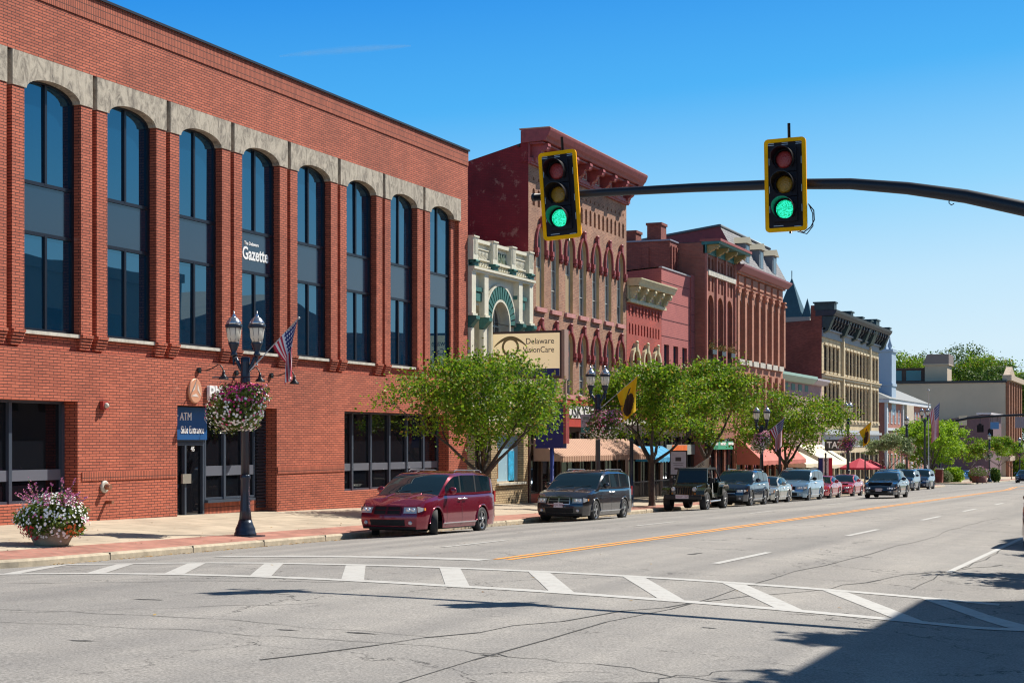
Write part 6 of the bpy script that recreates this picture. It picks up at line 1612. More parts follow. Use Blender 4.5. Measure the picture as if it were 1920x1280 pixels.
# ================================================================== trees, lamps, signals, flags, planters
M_BARK = mat('bark', (0.085, 0.065, 0.05), 0.9, var=0.4, vs=6, bump=0.5, bs=15)
LEAF_A = leafmat('leaf_green', [(0.04, 0.11, 0.008), (0.12, 0.25, 0.012), (0.25, 0.40, 0.018), (0.06, 0.16, 0.010), (0.20, 0.34, 0.015), (0.36, 0.47, 0.035), (0.045, 0.12, 0.01), (0.40, 0.26, 0.05)], 0.42, 0.36)
LEAF_B = leafmat('leaf_bright', [(0.13, 0.26, 0.012), (0.24, 0.40, 0.02), (0.33, 0.47, 0.03), (0.19, 0.34, 0.02)], 0.45, 0.4)
LEAF_C = leafmat('leaf_pale', [(0.13, 0.20, 0.07), (0.22, 0.29, 0.13), (0.30, 0.34, 0.18)], 0.3, 0.4)
LEAF_D = leafmat('leaf_dark', [(0.025, 0.07, 0.012), (0.055, 0.12, 0.018), (0.09, 0.17, 0.025), (0.16, 0.20, 0.03)], 0.3, 0.45)
def leafquad(mb, c, s, rr, flat=0.0):
    u = Vector((rr.gauss(0, 1), rr.gauss(0, 1), rr.gauss(0, 0.7) - 0.35)).normalized(); v = u.orthogonal().normalized()
    a = rr.uniform(0, 6.28); v = (v * cos(a) + u.cross(v) * sin(a)) * s * 0.36; u = u * s
    mb.add([c, c + u * 0.45 - v, c + u, c + u * 0.45 + v], [(0, 1, 2, 3)])
def tree(x, y, zg, h, cr, cz, rz, seed, leafm, label, group='street trees along the pavement', n=9000, fork=1.7, ls=0.15, tr=0.11, name='street_tree', limbs=5, squash=(1, 1), lean=(0, 0), tips_n=60):
    rr = random.Random(seed)
    t = empty(name, (x, y, zg), label, 'tree', group)
    top = Vector((x + lean[0] * 0.3, y + lean[1] * 0.3, zg + fork))
    cc = Vector((x + lean[0], y + lean[1], zg + cz))
    w = MB()
    w.tube([(x, y, zg - 0.1), (x + 0.01, y, zg + 0.12), (x + lean[0] * 0.1 + rr.uniform(-.03, .03), y, zg + fork * 0.5), top], [tr * 1.45, tr * 1.05, tr * 0.92, tr * 0.85], 9)
    w.build('trunk', M_BARK, t)
    tips = []
    lim = MB()
    def inside(p):
        d = p - cc; return (d.x / (cr * squash[0])) ** 2 + (d.y / (cr * squash[1])) ** 2 + (d.z / rz) ** 2
    def grow(p, d, L, r, dep):
        pts = [p]; q = p.copy(); dd = d.copy()
        for k in range(4):
            dd = (dd + Vector((rr.gauss(0, 0.16), rr.gauss(0, 0.16), rr.gauss(0, 0.10) + 0.05))).normalized(); q = q + dd * L / 4; pts.append(q.copy())
        rs = [r * (1 - 0.13 * i) for i in range(5)]
        lim.tube(pts, rs, 6 if dep < 2 else 4, caps=False)
        if dep >= 3 or inside(q) > 1.15: tips.append(q); return
        for k in range(3 if dep < 2 else 2):
            a = rr.uniform(0, 6.28); nd = (dd + Vector((cos(a), sin(a), rr.uniform(-0.25, 0.5))) * 0.75).normalized(); grow(pts[-1] if k else pts[3], nd, L * 0.68, rs[-1] * 0.8, dep + 1)
    L0 = max(cr, rz) * 0.72
    for k in range(limbs):
        a = 2 * pi * k / limbs + rr.uniform(-0.4, 0.4); el = rr.uniform(0.5, 1.15)
        grow(top + Vector((0, 0, -rr.uniform(0, 0.3))), Vector((cos(a) * cos(el), sin(a) * cos(el), sin(el))), L0, tr * 0.6, 0)
    lim.build('limbs', M_BARK, t)
    # clumps: around the limb tips and spread through the crown, flattened and of uneven size
    cl = []
    for q in tips:
        if inside(q) < 1.3: cl.append((q, rr.uniform(0.18, 0.42)))
    while len(cl) < tips_n + len(tips) * 0.4:
        v = Vector((rr.gauss(0, 1), rr.gauss(0, 1), rr.gauss(0, 1))).normalized() * (rr.random() ** 0.42)
        bump_ = 1 + 0.28 * sin(3 * atan2(v.y, v.x) + seed) + 0.12 * sin(7 * v.z + seed * 2)
        q = cc + Vector((v.x * cr * squash[0] * bump_, v.y * cr * squash[1] * bump_, v.z * rz * (1.0 if v.z > 0 else 0.85)))
        if q.z < zg + fork * 0.85: continue
        cl.append((q, rr.uniform(0.14, 0.46)))
    sc_ = max(cr, rz) / 2.6
    lf = MB(); tw = sum(r_ ** 1.6 for _, r_ in cl)
    for q, r_ in cl:
        m_ = int(n * r_ ** 1.6 / tw)
        R_ = r_ * sc_ * 1.08
        ax = Vector((rr.gauss(0, 1), rr.gauss(0, 1), rr.gauss(0, 0.35))).normalized()
        for _ in range(m_):
            p = Vector((rr.gauss(0, 1), rr.gauss(0, 1), rr.gauss(0, 0.55))) * R_ * 0.62 + ax * rr.gauss(0, 0.8) * R_
            leafquad(lf, q + p, ls * rr.uniform(0.6, 1.25), rr)
    lf.build('crown', leafm, t)
    return t
SG = lambda x, y: SW(x, y)
tree(-21.6, Y(907, 21.6), SG(-21.6, 50), 5.9, 2.95, 3.75, 1.55, 3, LEAF_A, 'leafy tree with a forked trunk behind the dark red minivan, below the cream sign', n=21000, fork=1.6, ls=0.115, tips_n=105, limbs=6, tr=0.12)
tree(-21.7, Y(1222, 21.7), SG(-21.7, 71), 6.3, 2.75, 4.35, 1.85, 8, LEAF_A, 'dense tree beside the yellow and brown flag', n=18000, fork=2.1, ls=0.14, tips_n=95, tr=0.15)
tree(-22.3, Y(1325, 22.3), SG(-22, 81), 7.0, 3.1, 4.7, 2.15, 15, LEAF_A, 'dark green tree behind the open topped jeep and black crossover', n=19000, fork=2.2, ls=0.15, tips_n=100, tr=0.16)
tree(-21.9, Y(1474, 21.9), SG(-22, 98), 6.2, 3.5, 4.1, 1.75, 21, LEAF_A, 'spreading tree with visible limbs in front of the salmon awning', n=17000, fork=2.0, ls=0.15, tips_n=85, tr=0.15)
tree(-21.9, Y(1662, 21.9), SG(-22, 136), 5.0, 1.9, 3.3, 1.5, 27, LEAF_C, 'small pale grey green tree near the red parasols', n=6000, fork=1.4, ls=0.17, tips_n=40, tr=0.07)
tree(-24.6, 181, -GR * 181 + 0.15, 6.6, 3.3, 4.6, 2.4, 33, LEAF_B, 'bright yellow green tree with three trunks before the mauve building', n=13000, fork=1.5, ls=0.24, tips_n=90, tr=0.13)
tree(-25.6, 188, -GR * 188 + 0.15, 6.0, 3.4, 3.6, 2.0, 35, LEAF_B, 'lower bright green tree reaching towards the street beside the bushes', n=11000, fork=1.4, ls=0.24, tips_n=80, tr=0.12)
tree(-23.9, 174, -GR * 174 + 0.1, 6.6, 2.6, 4.9, 2.2, 36, LEAF_B, 'bright green tree crossing behind the second distant street lamp', n=8000, fork=2.0, ls=0.22, tips_n=60, tr=0.11)
tree(-24.5, 216, -GR * 216 + 0.15, 5.6, 2.3, 3.9, 2.0, 41, LEAF_A, 'olive green young tree left of the distant lamp with flower basket', n=7000, fork=1.7, ls=0.22, tips_n=50, tr=0.07)
tree(-21.9, 226, -GR * 226 + 0.15, 6.0, 2.5, 4.4, 2.1, 43, LEAF_A, 'young thin trunked tree right of the distant lamp with flower basket', n=8000, fork=2.0, ls=0.22, tips_n=60, tr=0.07)
tree(-21.2, 236, -GR * 236 + 0.15, 5.0, 2.0, 3.4, 1.5, 45, LEAF_B, 'small staked tree farthest along the pavement', n=5000, fork=1.6, ls=0.2, tips_n=40, tr=0.05)
tree(-42, 238, -GR * 238, 10, 3.6, 6.6, 3.0, 50, LEAF_D, 'dark green tree standing between the brick hall and the mauve building', None, n=9000, fork=3, ls=0.3, tips_n=60, tr=0.2, name='tree')
for i, (px, yy, py, cr, lbl) in enumerate((
    (1700, 330, 668, 9.0, 'tall green tree rising behind the blue glazed rooftop strip'), (1772, 350, 655, 10, 'tallest tree on the rise behind the beige roof box'),
    (1835, 345, 672, 9.5, 'orange flecked tree on the rise above the long beige wall'), (1868, 335, 690, 7.5, 'rounded tree on the rise nearest the stone cornice'), (1905, 400, 735, 8.0, 'dark tree beyond the pilastered front at the street end'),
    (1935, 330, 700, 9.0, 'leafy tree at the far end of the street by the picture edge'), (1735, 360, 672, 9, 'deep green tree on the rise behind the rooftop box'))):
    x_, zt = at(px, py, yy); zb_2 = -GR * yy
    tree(x_, yy, zb_2, zt - zb_2, cr, (zt - zb_2) - cr * 0.72, cr * 0.8, 60 + i, LEAF_D if i % 2 else LEAF_A, lbl, 'trees on the rise behind the beige building', n=17000, fork=max(3, (zt - zb_2) - cr * 1.6), ls=0.42, tips_n=110, tr=0.35, name='hill_tree')
# right hand trees outside the picture, whose shadows fall on the road
tree(2.0, 20.2, -0.3, 11, 1.1, 9.6, 1.6, 71, LEAF_A, 'tall tree by the corner building, outside the picture', None, n=6000, fork=5.5, ls=0.26, tips_n=60, tr=0.16, name='tree')
tree(2.0, 25.6, -0.4, 11, 1.0, 9.8, 1.4, 72, LEAF_A, 'second tree by the corner building, outside the picture', None, n=5000, fork=5.5, ls=0.26, tips_n=50, tr=0.15, name='tree')
tree(0.8, 33.3, -0.45, 6.4, 1.9, 4.6, 1.4, 73, LEAF_A, 'street tree across the road shading the white parking line', None, n=5000, fork=2.5, ls=0.22, tips_n=50, tr=0.1, name='tree')
tree(1.1, 41.0, -0.5, 6.0, 1.7, 4.4, 1.3, 74, LEAF_A, 'street tree across the road beside the cut off rose car', None, n=5000, fork=2.5, ls=0.22, tips_n=50, tr=0.1, name='tree')

# ------------------------------------------------------------------ street lamps
M_LAMPM = mat('lamp_black_blue', (0.028, 0.038, 0.058), 0.3, 0.3)
M_LGLASS = mat('lantern_glass', (0.80, 0.78, 0.70), 0.2, ior=1.5, var=0.12, vs=9, emit=(0.8, 0.78, 0.7), es=0.12)
M_LGLASS.node_tree.nodes['Principled BSDF'].inputs['Emission Strength'].default_value = 0.0
_t = M_LGLASS.node_tree; _tr = _t.nodes.new('ShaderNodeBsdfTranslucent'); _tr.inputs[0].default_value = (0.95, 0.92, 0.84, 1); _mx = _t.nodes.new('ShaderNodeMixShader'); _mx.inputs[0].default_value = 0.6
_t.links.new(_t.nodes['Principled BSDF'].outputs[0], _mx.inputs[1]); _t.links.new(_tr.outputs[0], _mx.inputs[2]); _t.links.new(_mx.outputs[0], _t.nodes['Material Output'].inputs[0])
M_LCAP = mat('lantern_cap', (0.60, 0.60, 0.62), 0.2, 0.9)
def lantern(par, x, y, z0, nm='lantern', s=1.0):
    z = 0.0; h = MB(); SC = Matrix.Translation((x, y, z0)) @ Matrix.Scale(0.86, 4) @ Matrix.Translation((-x, -y, 0)); h.lathe([(0.05, z), (0.10, z + 0.03), (0.10, z + 0.08), (0.07, z + 0.12), (0.12, z + 0.26), (0.16, z + 0.36), (0.165, z + 0.40), (0.15, z + 0.42)], (x, y, 0), 14)
    for k in range(8):
        a = 2 * pi * k / 8; h.tube([(x + 0.15 * cos(a), y + 0.15 * sin(a), z + 0.41), (x + 0.23 * cos(a), y + 0.23 * sin(a), z + 0.84)], 0.008, 4)
    h.lathe([(0.225, z + 0.82), (0.25, z + 0.84), (0.25, z + 0.92), (0.225, z + 0.94)], (x, y, 0), 16)
    h.xf(SC); o = h.build(nm, M_LAMPM, par)
    g = MB(); g.lathe([(0.14, z + 0.41), (0.19, z + 0.55), (0.222, z + 0.84)], (x, y, 0), 14); g.xf(SC); g.build('glass', M_LGLASS, o)
    c = MB(); c.lathe([(0.235, z + 0.93), (0.21, z + 1.0), (0.14, z + 1.10), (0.09, z + 1.14), (0.05, z + 1.16), (0.06, z + 1.19), (0.02, z + 1.24), (0.01, z + 1.33)], (x, y, 0), 16); c.xf(SC); c.build('cap', M_LCAP, o)
    return o
def street_lamp(x, y, zg, label, h=4.55, double=True, ang=0.35, group='ornate street lamps along the pavement'):
    l = empty('street_lamp', (x, y, zg), label, 'street lamp', group)
    b = MB(); b.lathe([(0.28, 0), (0.28, 0.07), (0.255, 0.10), (0.25, 0.18), (0.22, 0.24), (0.19, 0.31), (0.165, 0.40)], (x, y, zg), 16); b.box(x - 0.36, x + 0.36, y - 0.36, y + 0.36, zg - 0.02, zg + 0.012); b.build('base', M_LAMPM, l)
    p = MB(); p.lathe([(0.165, 0.38), (0.135, 0.65), (0.115, 1.0), (0.11, 1.40), (0.13, 1.43), (0.13, 1.50), (0.11, 1.53)], (x, y, zg), 32, flute=0.12, fn=10)
    p.lathe([(0.105, 1.50), (0.085, h - 0.75), (0.09, h - 0.70)], (x, y, zg), 40, flute=0.12, fn=10)
    p.lathe([(0.12, h - 0.72), (0.13, h - 0.6), (0.12, h - 0.5), (0.11, h - 0.1), (0.12, h + 0.02), (0.05, h + 0.05)], (x, y, zg), 14)
    p.build('pole', M_LAMPM, l)
    if double:
        for s_ in (-1, 1):
            dx, dy = s_ * cos(ang), s_ * sin(ang)
            a = MB(); a.tube([(x, y, zg + h - 0.25), (x + dx * 0.10, y + dy * 0.10, zg + h - 0.28), (x + dx * 0.18, y + dy * 0.18, zg + h - 0.12), (x + dx * 0.24, y + dy * 0.24, zg + h + 0.02), (x + dx * 0.29, y + dy * 0.29, zg + h + 0.0)], [0.06, 0.055, 0.05, 0.05, 0.06], 8)
            a.tube([(x + dx * 0.29, y + dy * 0.29, zg + h - 0.16), (x + dx * 0.29, y + dy * 0.29, zg + h + 0.1)], [0.02, 0.05], 8); a.build('arm', M_LAMPM, l)
            lantern(l, x + dx * 0.29, y + dy * 0.29, zg + h + 0.05)
    else: lantern(l, x, y, zg + h)
    return l
DL = 21.5
def lamp_at(px, D=DL): return -D, Y(px, D)
x1, y1 = lamp_at(460); street_lamp(x1, y1, SW(x1, y1), 'nearest ornate street lamp with flower basket before the bank entrance', h=4.42)
x2, y2 = lamp_at(1121); street_lamp(x2, y2, SW(x2, y2), 'double street lamp with yellow brown flag and flower basket beyond the grey minivan', h=4.6)
x3, y3 = lamp_at(1428); street_lamp(x3, y3, SW(x3, y3), 'street lamp mostly hidden in leaves beside the striped flag over the crossover', h=4.0)
x4, y4 = lamp_at(1590, 21.0); street_lamp(x4, y4, SW(x4, y4), 'street lamp with pink flower basket beside the black cafe sign', h=5.1, ang=1.3)
x5, y5 = lamp_at(1700, 21.2); street_lamp(x5, y5, SW(x5, y5), 'street lamp with bright pink basket before the bright green trees', h=5.0, double=False)
x6, y6 = lamp_at(1734, 26); y6 = 165; x6 = at(1734, 800, 165)[0]; street_lamp(x6, y6, -GR * y6, 'taller double street lamp next to the tall hanging flag', h=6.6)
x7, y7 = -21.2, 196; x7 = at(1855, 850, 196)[0]; street_lamp(x7, y7, -GR * y7 + .15, 'distant single street lamp with lilac basket before the young trees', h=4.6, double=False)
x8, y8 = 0, 226; x8 = at(1912, 850, 226)[0]; street_lamp(x8, y8, -GR * y8 + .15, 'farthest street lamp, close to the picture edge', h=4.6, double=False)

# ------------------------------------------------------------------ flower baskets hung on the lamps
def petal(name, c): return mat(name, c, 0.5, var=0.15, vs=20)
PM = [petal('petal_magenta', (0.62, 0.02, 0.17)), petal('petal_white', (0.84, 0.82, 0.78)), petal('petal_pink', (0.70, 0.22, 0.40)), petal('petal_purple', (0.25, 0.05, 0.30)), petal('petal_red', (0.62, 0.02, 0.03)), petal('petal_orange', (0.75, 0.18, 0.03))]
M_FOL = leafmat('basket_leaf', [(0.06, 0.12, 0.015), (0.13, 0.20, 0.03), (0.20, 0.24, 0.06), (0.04, 0.08, 0.01)], 0.3)
def flowerhead(mb, c, nrm, r, mi, rr):
    nrm = nrm.normalized(); u = nrm.orthogonal().normalized(); v = nrm.cross(u); a0 = rr.uniform(0, 6)
    vs = [c - nrm * r * 0.35]; n = 5
    for k in range(n * 2):
        a = a0 + pi * k / n; q = r * (1 if k % 2 == 0 else 0.72); vs.append(c + (u * cos(a) + v * sin(a)) * q)
    mb.add(vs, [(0, 1 + k, 1 + (k + 1) % (2 * n)) for k in range(2 * n)], mi)
def basket(x, y, z, label, cols, seed, rx=0.55, rz=0.5, n=1500, nf=300, lamp=None, two=True):
    rr = random.Random(seed)
    b = empty('flower_basket', (x, y, z - rz), label, 'flower basket', 'flower baskets hung on the street lamps')
    k_ = MB()
    offs = (-0.13, 0.13) if two else (0,)
    for o in offs: k_.lathe([(0.06, z - 0.30), (0.18, z - 0.22), (0.24, z - 0.05), (0.26, z + 0.02)], (x + o, y, 0), 12)
    k_.tube([(x - 0.75, y, z + rz + 0.05), (x + 0.75, y, z + rz + 0.05)], 0.015, 5)
    for o in offs:
        for q in (-0.2, 0.2): k_.tube([(x + o, y, z + rz + 0.05), (x + o + q, y, z)], 0.008, 4)
    k_.build('hanger', M_LAMPM, b)
    fo = MB(); fl = MB()
    def rp():
        o = rr.choice(offs); v = Vector((rr.gauss(0, 1), rr.gauss(0, 1), rr.gauss(0, 1))).normalized()
        lump = 1 + 0.16 * sin(5 * v.x + seed) * cos(4 * v.z + 2 * v.y)
        return Vector((x + o, y, z)), v, lump
    for _ in range(n):
        c, v, l = rp(); q = rr.random() ** 0.4; p = c + Vector((v.x * rx, v.y * rx, v.z * rz * (1.15 if v.z < 0 else 0.85))) * q * l + Vector((0.17 * v.z * q, 0, 0)); leafquad(fo, p, 0.085 * rr.uniform(0.6, 1.3), rr)
    for _ in range(nf):
        c, v, l = rp(); p = c + Vector((v.x * rx, v.y * rx, v.z * rz * (1.1 if v.z < 0 else 0.88))) * l * rr.uniform(0.95, 1.08) + Vector((0.17 * v.z, 0, 0))
        t_ = (v.z + 1) / 2 + rr.gauss(0, 0.18)
        mi = cols[0] if t_ > 0.58 or rr.random() < 0.12 else (cols[1] if t_ < 0.42 or rr.random() < 0.5 else cols[2])
        flowerhead(fl, p, v, 0.034 * rr.uniform(0.8, 1.25), mi, rr)
    fo.build('foliage', M_FOL, b); fl.build('blossoms', PM, b)
    return b
z1 = H(445, 757, 21.5)
basket(x1 - 0.05, y1 - 0.25, z1, 'magenta and white petunia basket on the nearest street lamp', (0, 1, 2), 1, 0.64, 0.62, 3600, 900)
basket(x2 + 0.35, y2 - 0.2, H(1135, 800), 'pink and white flower basket below the yellow and brown flag', (2, 1, 0), 2, 0.62, 0.62, 2600, 700)
basket(x3 + 0.0, y3 - 0.2, H(1424, 826, 21.5), 'pink, white and purple basket beside the striped flag above the crossover', (2, 1, 3), 3, 0.52, 0.6, 1800, 700, two=False)
basket(x4, y4 - 0.2, H(1588, 830, 21.0), 'salmon pink and dark red basket on the lamp by the cafe sign', (2, 3, 0), 4, 0.55, 0.6, 1800, 700)
basket(x5 + 0.1, y5 - 0.2, H(1704, 842, 21.2), 'crimson pink basket on the lamp before the bright green trees', (0, 2, 1), 5, 0.6, 0.6, 1500, 700)
bz = at(1854, 852, 196)[1]; basket(x7, y7 - 0.2, bz, 'lilac and white basket on the distant lamp before the young trees', (2, 1, 3), 6, 0.6, 0.6, 900, 300, two=False)
bz = at(1912, 851, 226)[1]; basket(x8, y8 - 0.2, bz, 'purple basket on the farthest lamp by the picture edge', (3, 2, 0), 7, 0.6, 0.6, 900, 300, two=False)

# ------------------------------------------------------------------ flags
M_INK = mat('sign_ink', (0.06, 0.05, 0.06), 0.6)
M_FW, M_FR, M_FB = mat('flag_white', (0.72, 0.70, 0.72), 0.8), mat('flag_red', (0.50, 0.02, 0.05), 0.8), mat('flag_blue', (0.02, 0.03, 0.16), 0.8)
M_FY, M_FBR = mat('flag_yellow', (0.85, 0.50, 0.0), 0.8), mat('flag_brown', (0.075, 0.035, 0.015), 0.8)
def hang(p):  # p(u,v) -> Vector ; grid with colours by function
    pass
def flag(x, y, z, dx, dy, dz, L, Hf, label, colf, mats, seed, n=26, m=26, stick=0.35, pole=True, fold=0.12, sag=0.55, staff=True):
    """a flag on a slanting staff that starts at (x,y,z); the cloth hangs from the outer part of the staff"""
    f = empty('flag', (x, y, z), label, 'flag')
    d = Vector((dx, dy, dz)).normalized(); p0 = Vector((x, y, z))
    tot = stick + Hf
    if staff:
        s_ = MB(); s_.tube([p0, p0 + d * tot], 0.014, 6); s_.ball(p0 + d * (tot + 0.03), 0.035, 8, 5); s_.build('staff', mat('staff_white', (0.5, 0.5, 0.48), 0.4) if 'staff_white' not in bpy.data.materials else bpy.data.materials['staff_white'], f)
    hor = Vector((d.x, d.y, 0)).normalized() if (abs(d.x) + abs(d.y)) > 0.05 else Vector((1, 0, 0)); side = Vector((-hor.y, hor.x, 0))
    c = MB(); vs = []
    for j in range(m + 1):           # v: down the cloth
        for i in range(n + 1):       # u: along the staff (0 = low end)
            u, v = i / n, j / m
            base = p0 + d * (stick + Hf * u)
            pinch = 1 - sag * min(1, v * 2.2) * 0.85
            cx = p0 + d * (stick + Hf * (0.72 + (u - 0.72) * pinch))
            q = Vector((cx.x, cx.y, base.z * (1 - min(1, v * 1.1)) + cx.z * min(1, v * 1.1))) + Vector((0, 0, -L * v))
            q += side * fold * sin(u * 9 + v * 2 + seed) * (0.25 + v)
            vs.append(q)
    for j in range(m):
        for i in range(n):
            k = [j * (n + 1) + i, j * (n + 1) + i + 1, (j + 1) * (n + 1) + i + 1, (j + 1) * (n + 1) + i]
            c.add([vs[q] for q in k], [(0, 1, 2, 3)], colf((i + .5) / n, (j + .5) / m), True)
    c.build('cloth', mats, f)
    return f
def us(u, v):
    if v < 0.42 and u > 0.46:
        return 0 if (int(u * 26) % 2 == 0 and int(v * 26) % 2 == 0) else 2
    return 1 if int(u * 13) % 2 == 0 else 0
def acorn(u, v):
    if (u - 0.52) ** 2 / 0.13 + (v - 0.62) ** 2 / 0.10 < 1: return 1
    if abs(u - 0.5 - 0.1 * sin(v * 12)) < 0.05 and 0.15 < v < 0.4: return 1
    return 0
flag(x1 + 0.05, y1, H(462, 700, 21.5), 0.66, 0.10, 0.66, 1.30, 0.95, 'striped flag with starred blue corner hanging by the nearest street lamp', us, [M_FW, M_FR, M_FB], 1, stick=0.95, sag=0.82)
flag(x2 + 0.05, y2, H(1126, 768, 21.5), 0.70, 0.15, 0.62, 1.35, 1.1, 'yellow flag with dark brown emblem hanging by the second street lamp', acorn, [M_FY, M_FBR], 2, stick=0.95, sag=0.35)
flag(x3 + 0.05, y3, SW(x3, y3) + 3.45, 0.70, 0.2, 0.62, 1.45, 1.1, 'striped flag hanging in front of the spreading tree', us, [M_FW, M_FR, M_FB], 3, stick=0.5, sag=0.6)
flag(x4 + 0.05, y4, SW(x4, y4) + 3.6, 0.70, 0.2, 0.60, 1.3, 1.1, 'yellow and dark brown flag beside the limestone block shop front', acorn, [M_FY, M_FBR], 4, stick=0.9, sag=0.5)
xf, zf_ = at(1741, 812, 170)
fl_ = empty('flagpole', (xf, 170, -GR * 170), 'tall thin flagpole beside the tall double street lamp', 'flagpole')
w = MB(); zt_ = at(1741, 733, 170)[1]; w.tube([(xf, 170, -GR * 170), (xf, 170, zt_)], [0.06, 0.04], 8); w.ball((xf, 170, zt_ + 0.08), 0.12); w.build('pole', mat('flagpole_white', (0.5, 0.5, 0.5), 0.3), fl_)
flag(xf + 0.03, 170, zt_ - 2.2, 0.75, 0.1, 0.75, 3.4, 1.5, 'long striped flag hanging limp from the tall flagpole', us, [M_FW, M_FR, M_FB], 5, stick=0.02, sag=0.35, fold=0.15, staff=False)
xg, zg2 = at(1335, 900, 71)
def cafe(u, v): return 1 if (u - 0.5) ** 2 + (v - 0.62) ** 2 < 0.025 else 0
cfl = flag(-20.9, 72.6, SW(-20.9, 72) + 1.5, 0.75, 0.30, 0.55, 1.0, 0.9, 'beige cafe flag with small red emblem behind the open topped jeep', cafe, [mat('flag_beige', (0.50, 0.40, 0.30), 0.8), M_FR], 6, stick=0.35, sag=0.3, fold=0.05)
text('lettering', 'CAFE', M_INK, cfl, (-20.9 + 0.75 * 0.72, 72.6 + 0.15, SW(-20.9, 72) + 1.5 + 0.28), 0.22, Matrix.Rotation(radians(20), 3, 'Z') @ R_MY @ Matrix.Rotation(radians(32), 3, 'Z'), 0.001)
w = MB(); w.tube([(-20.9, 72.6, SW(-20.9, 72)), (-20.9, 72.6, SW(-20.9, 72) + 1.5)], 0.02, 6); w.build('stand', M_BLACK, cfl)
# banner on the second lamp
bn = empty('lamp_banner', (x2 - 0.1, y2, 2), 'pale lilac and green banner on the second street lamp', 'banner')
w = MB(); xa = x2 - 0.12; w.box(xa - 0.6, xa, y2 - 0.01, y2 + 0.01, H(1098, 812, 21.5), H(1098, 776, 21.5)); w.build('cloth', mat('banner_lilac', (0.40, 0.38, 0.42), 0.8, var=0.15, vs=4), bn)
w = MB(); w.box(xa - 0.595, xa - 0.005, y2 - 0.014, y2 + 0.014, H(1098, 810, 21.5), H(1098, 800, 21.5)); w.build('green_band', mat('banner_green', (0.05, 0.22, 0.20), 0.8), bn)
w = MB()
for py in (776, 812): w.tube([(xa - 0.62, y2, H(1098, py, 21.5)), (x2, y2, H(1098, py, 21.5))], 0.012, 5)
w.build('rod', M_LAMPM, bn)
text('lettering', 'The Arts\nCastle', mat('banner_ink', (0.10, 0.09, 0.12), 0.8), bn, (xa - 0.3, y2 - 0.016, H(1098, 794, 21.5)), 0.15, R_MY, 0.001)
w = MB(); w.box(xa - 0.5, xa - 0.1, y2 - 0.014, y2 + 0.014, H(1098, 786, 21.5), H(1098, 779, 21.5)); w.build('picture_patch', mat('banner_picture', (0.20, 0.24, 0.22), 0.8, var=0.5, vs=8), bn)

# ------------------------------------------------------------------ pylon sign over the pavement
yp = 64.4; px_ = -24.5
ps = empty('pylon_sign', (px_, yp, SW(px_, yp)), 'cream optician pylon sign with eye emblem above a dark blue board on a blue post', 'sign')
def sx2(px): return at(px, 700, yp)[0]
def sz2(px, py): return at(px, py, yp)[1]
M_SBLUE = mat('board_navy', (0.006, 0.018, 0.14), 0.45)
w = MB(); w.tube([(px_, yp + 0.1, SW(px_, yp)), (px_, yp + 0.1, sz2(1033, 625))], 0.09, 10); w.build('post', mat('post_blue', (0.01, 0.03, 0.20), 0.4), ps)
X0, X1 = sx2(923), sx2(1056); Z0, Z1 = sz2(1056, 709), sz2(990, 621)
w = MB(); w.box(X0, X1, yp - 0.15, yp + 0.3, Z0, Z1); cb_ = w.build('cabinet', mat('cabinet_brown', (0.06, 0.03, 0.03), 0.5), ps)
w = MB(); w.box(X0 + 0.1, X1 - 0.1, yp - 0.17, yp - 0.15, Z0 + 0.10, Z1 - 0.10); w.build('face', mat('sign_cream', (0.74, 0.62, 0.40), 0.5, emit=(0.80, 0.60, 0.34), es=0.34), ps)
w = MB(); w.box(X0 + 0.1, X1 - 0.1, yp - 0.175, yp - 0.168, Z0 + 0.10, Z0 + 0.42); w.build('blue_band', M_SBLUE, ps)
w = MB(); w.box(X1 - 0.01, X1 + 0.12, yp - 0.17, yp + 0.32, Z0 - 0.03, Z1 + 0.03); w.box(X1 - 0.01, X1 + 0.1, yp + 0.05, yp + 0.2, Z0 - 2, Z0); w.build('side_frame', mat('frame_tan', (0.34, 0.22, 0.17), 0.5), ps)
cx, cz2 = sx2(960), sz2(962, 649)
w = MB()
def arcring(cx, cz, r0, r1, a0, a1, n, sx_=1.0, sz_=1.0):
    for i in range(n):
        t0, t1 = a0 + (a1 - a0) * i / n, a0 + (a1 - a0) * (i + 1) / n
        P = [(cx + sx_ * r * cos(t), cz + sz_ * r * sin(t)) for r, t in ((r0, t0), (r0, t1), (r1, t1), (r1, t0))]
        w.q(*[(a, yp - 0.18, b) for a, b in P])
arcring(cx, cz2 - 0.05, 0.30, 0.40, 0, 2 * pi, 32)
for i in range(24):
    t0, t1 = -1 + i / 12, -1 + (i + 1) / 12
    f0, f1 = cz2 + 0.42 - 0.42 * t0 * t0, cz2 + 0.42 - 0.42 * t1 * t1; th0, th1 = 0.10 * (1 - t0 * t0) + 0.05, 0.10 * (1 - t1 * t1) + 0.05
    w.q((cx + t0 * 0.75, yp - 0.181, f0 - th0), (cx + t1 * 0.75, yp - 0.181, f1 - th1), (cx + t1 * 0.75, yp - 0.181, f1), (cx + t0 * 0.75, yp - 0.181, f0))
w.build('eye_emblem', mat('emblem_olive', (0.16, 0.11, 0.04), 0.6), ps)
text('lettering', 'Delaware', M_INK, ps, (sx2(1042), yp - 0.18, sz2(1015, 640)), 0.36, R_MY, 0.003, 'RIGHT', 0.93, 0.0)
text('lettering', 'VisionCare', M_INK, ps, (sx2(1042), yp - 0.18, sz2(1015, 656)), 0.36, R_MY, 0.003, 'RIGHT', 0.88, 0.0)
X2, X3 = sx2(1006), sx2(1058); Z2, Z3 = sz2(1033, 840), sz2(1033, 754)
w = MB(); w.box(X2, X3, yp - 0.12, yp + 0.28, Z2, Z3); w.build('lower_board', M_SBLUE, ps)
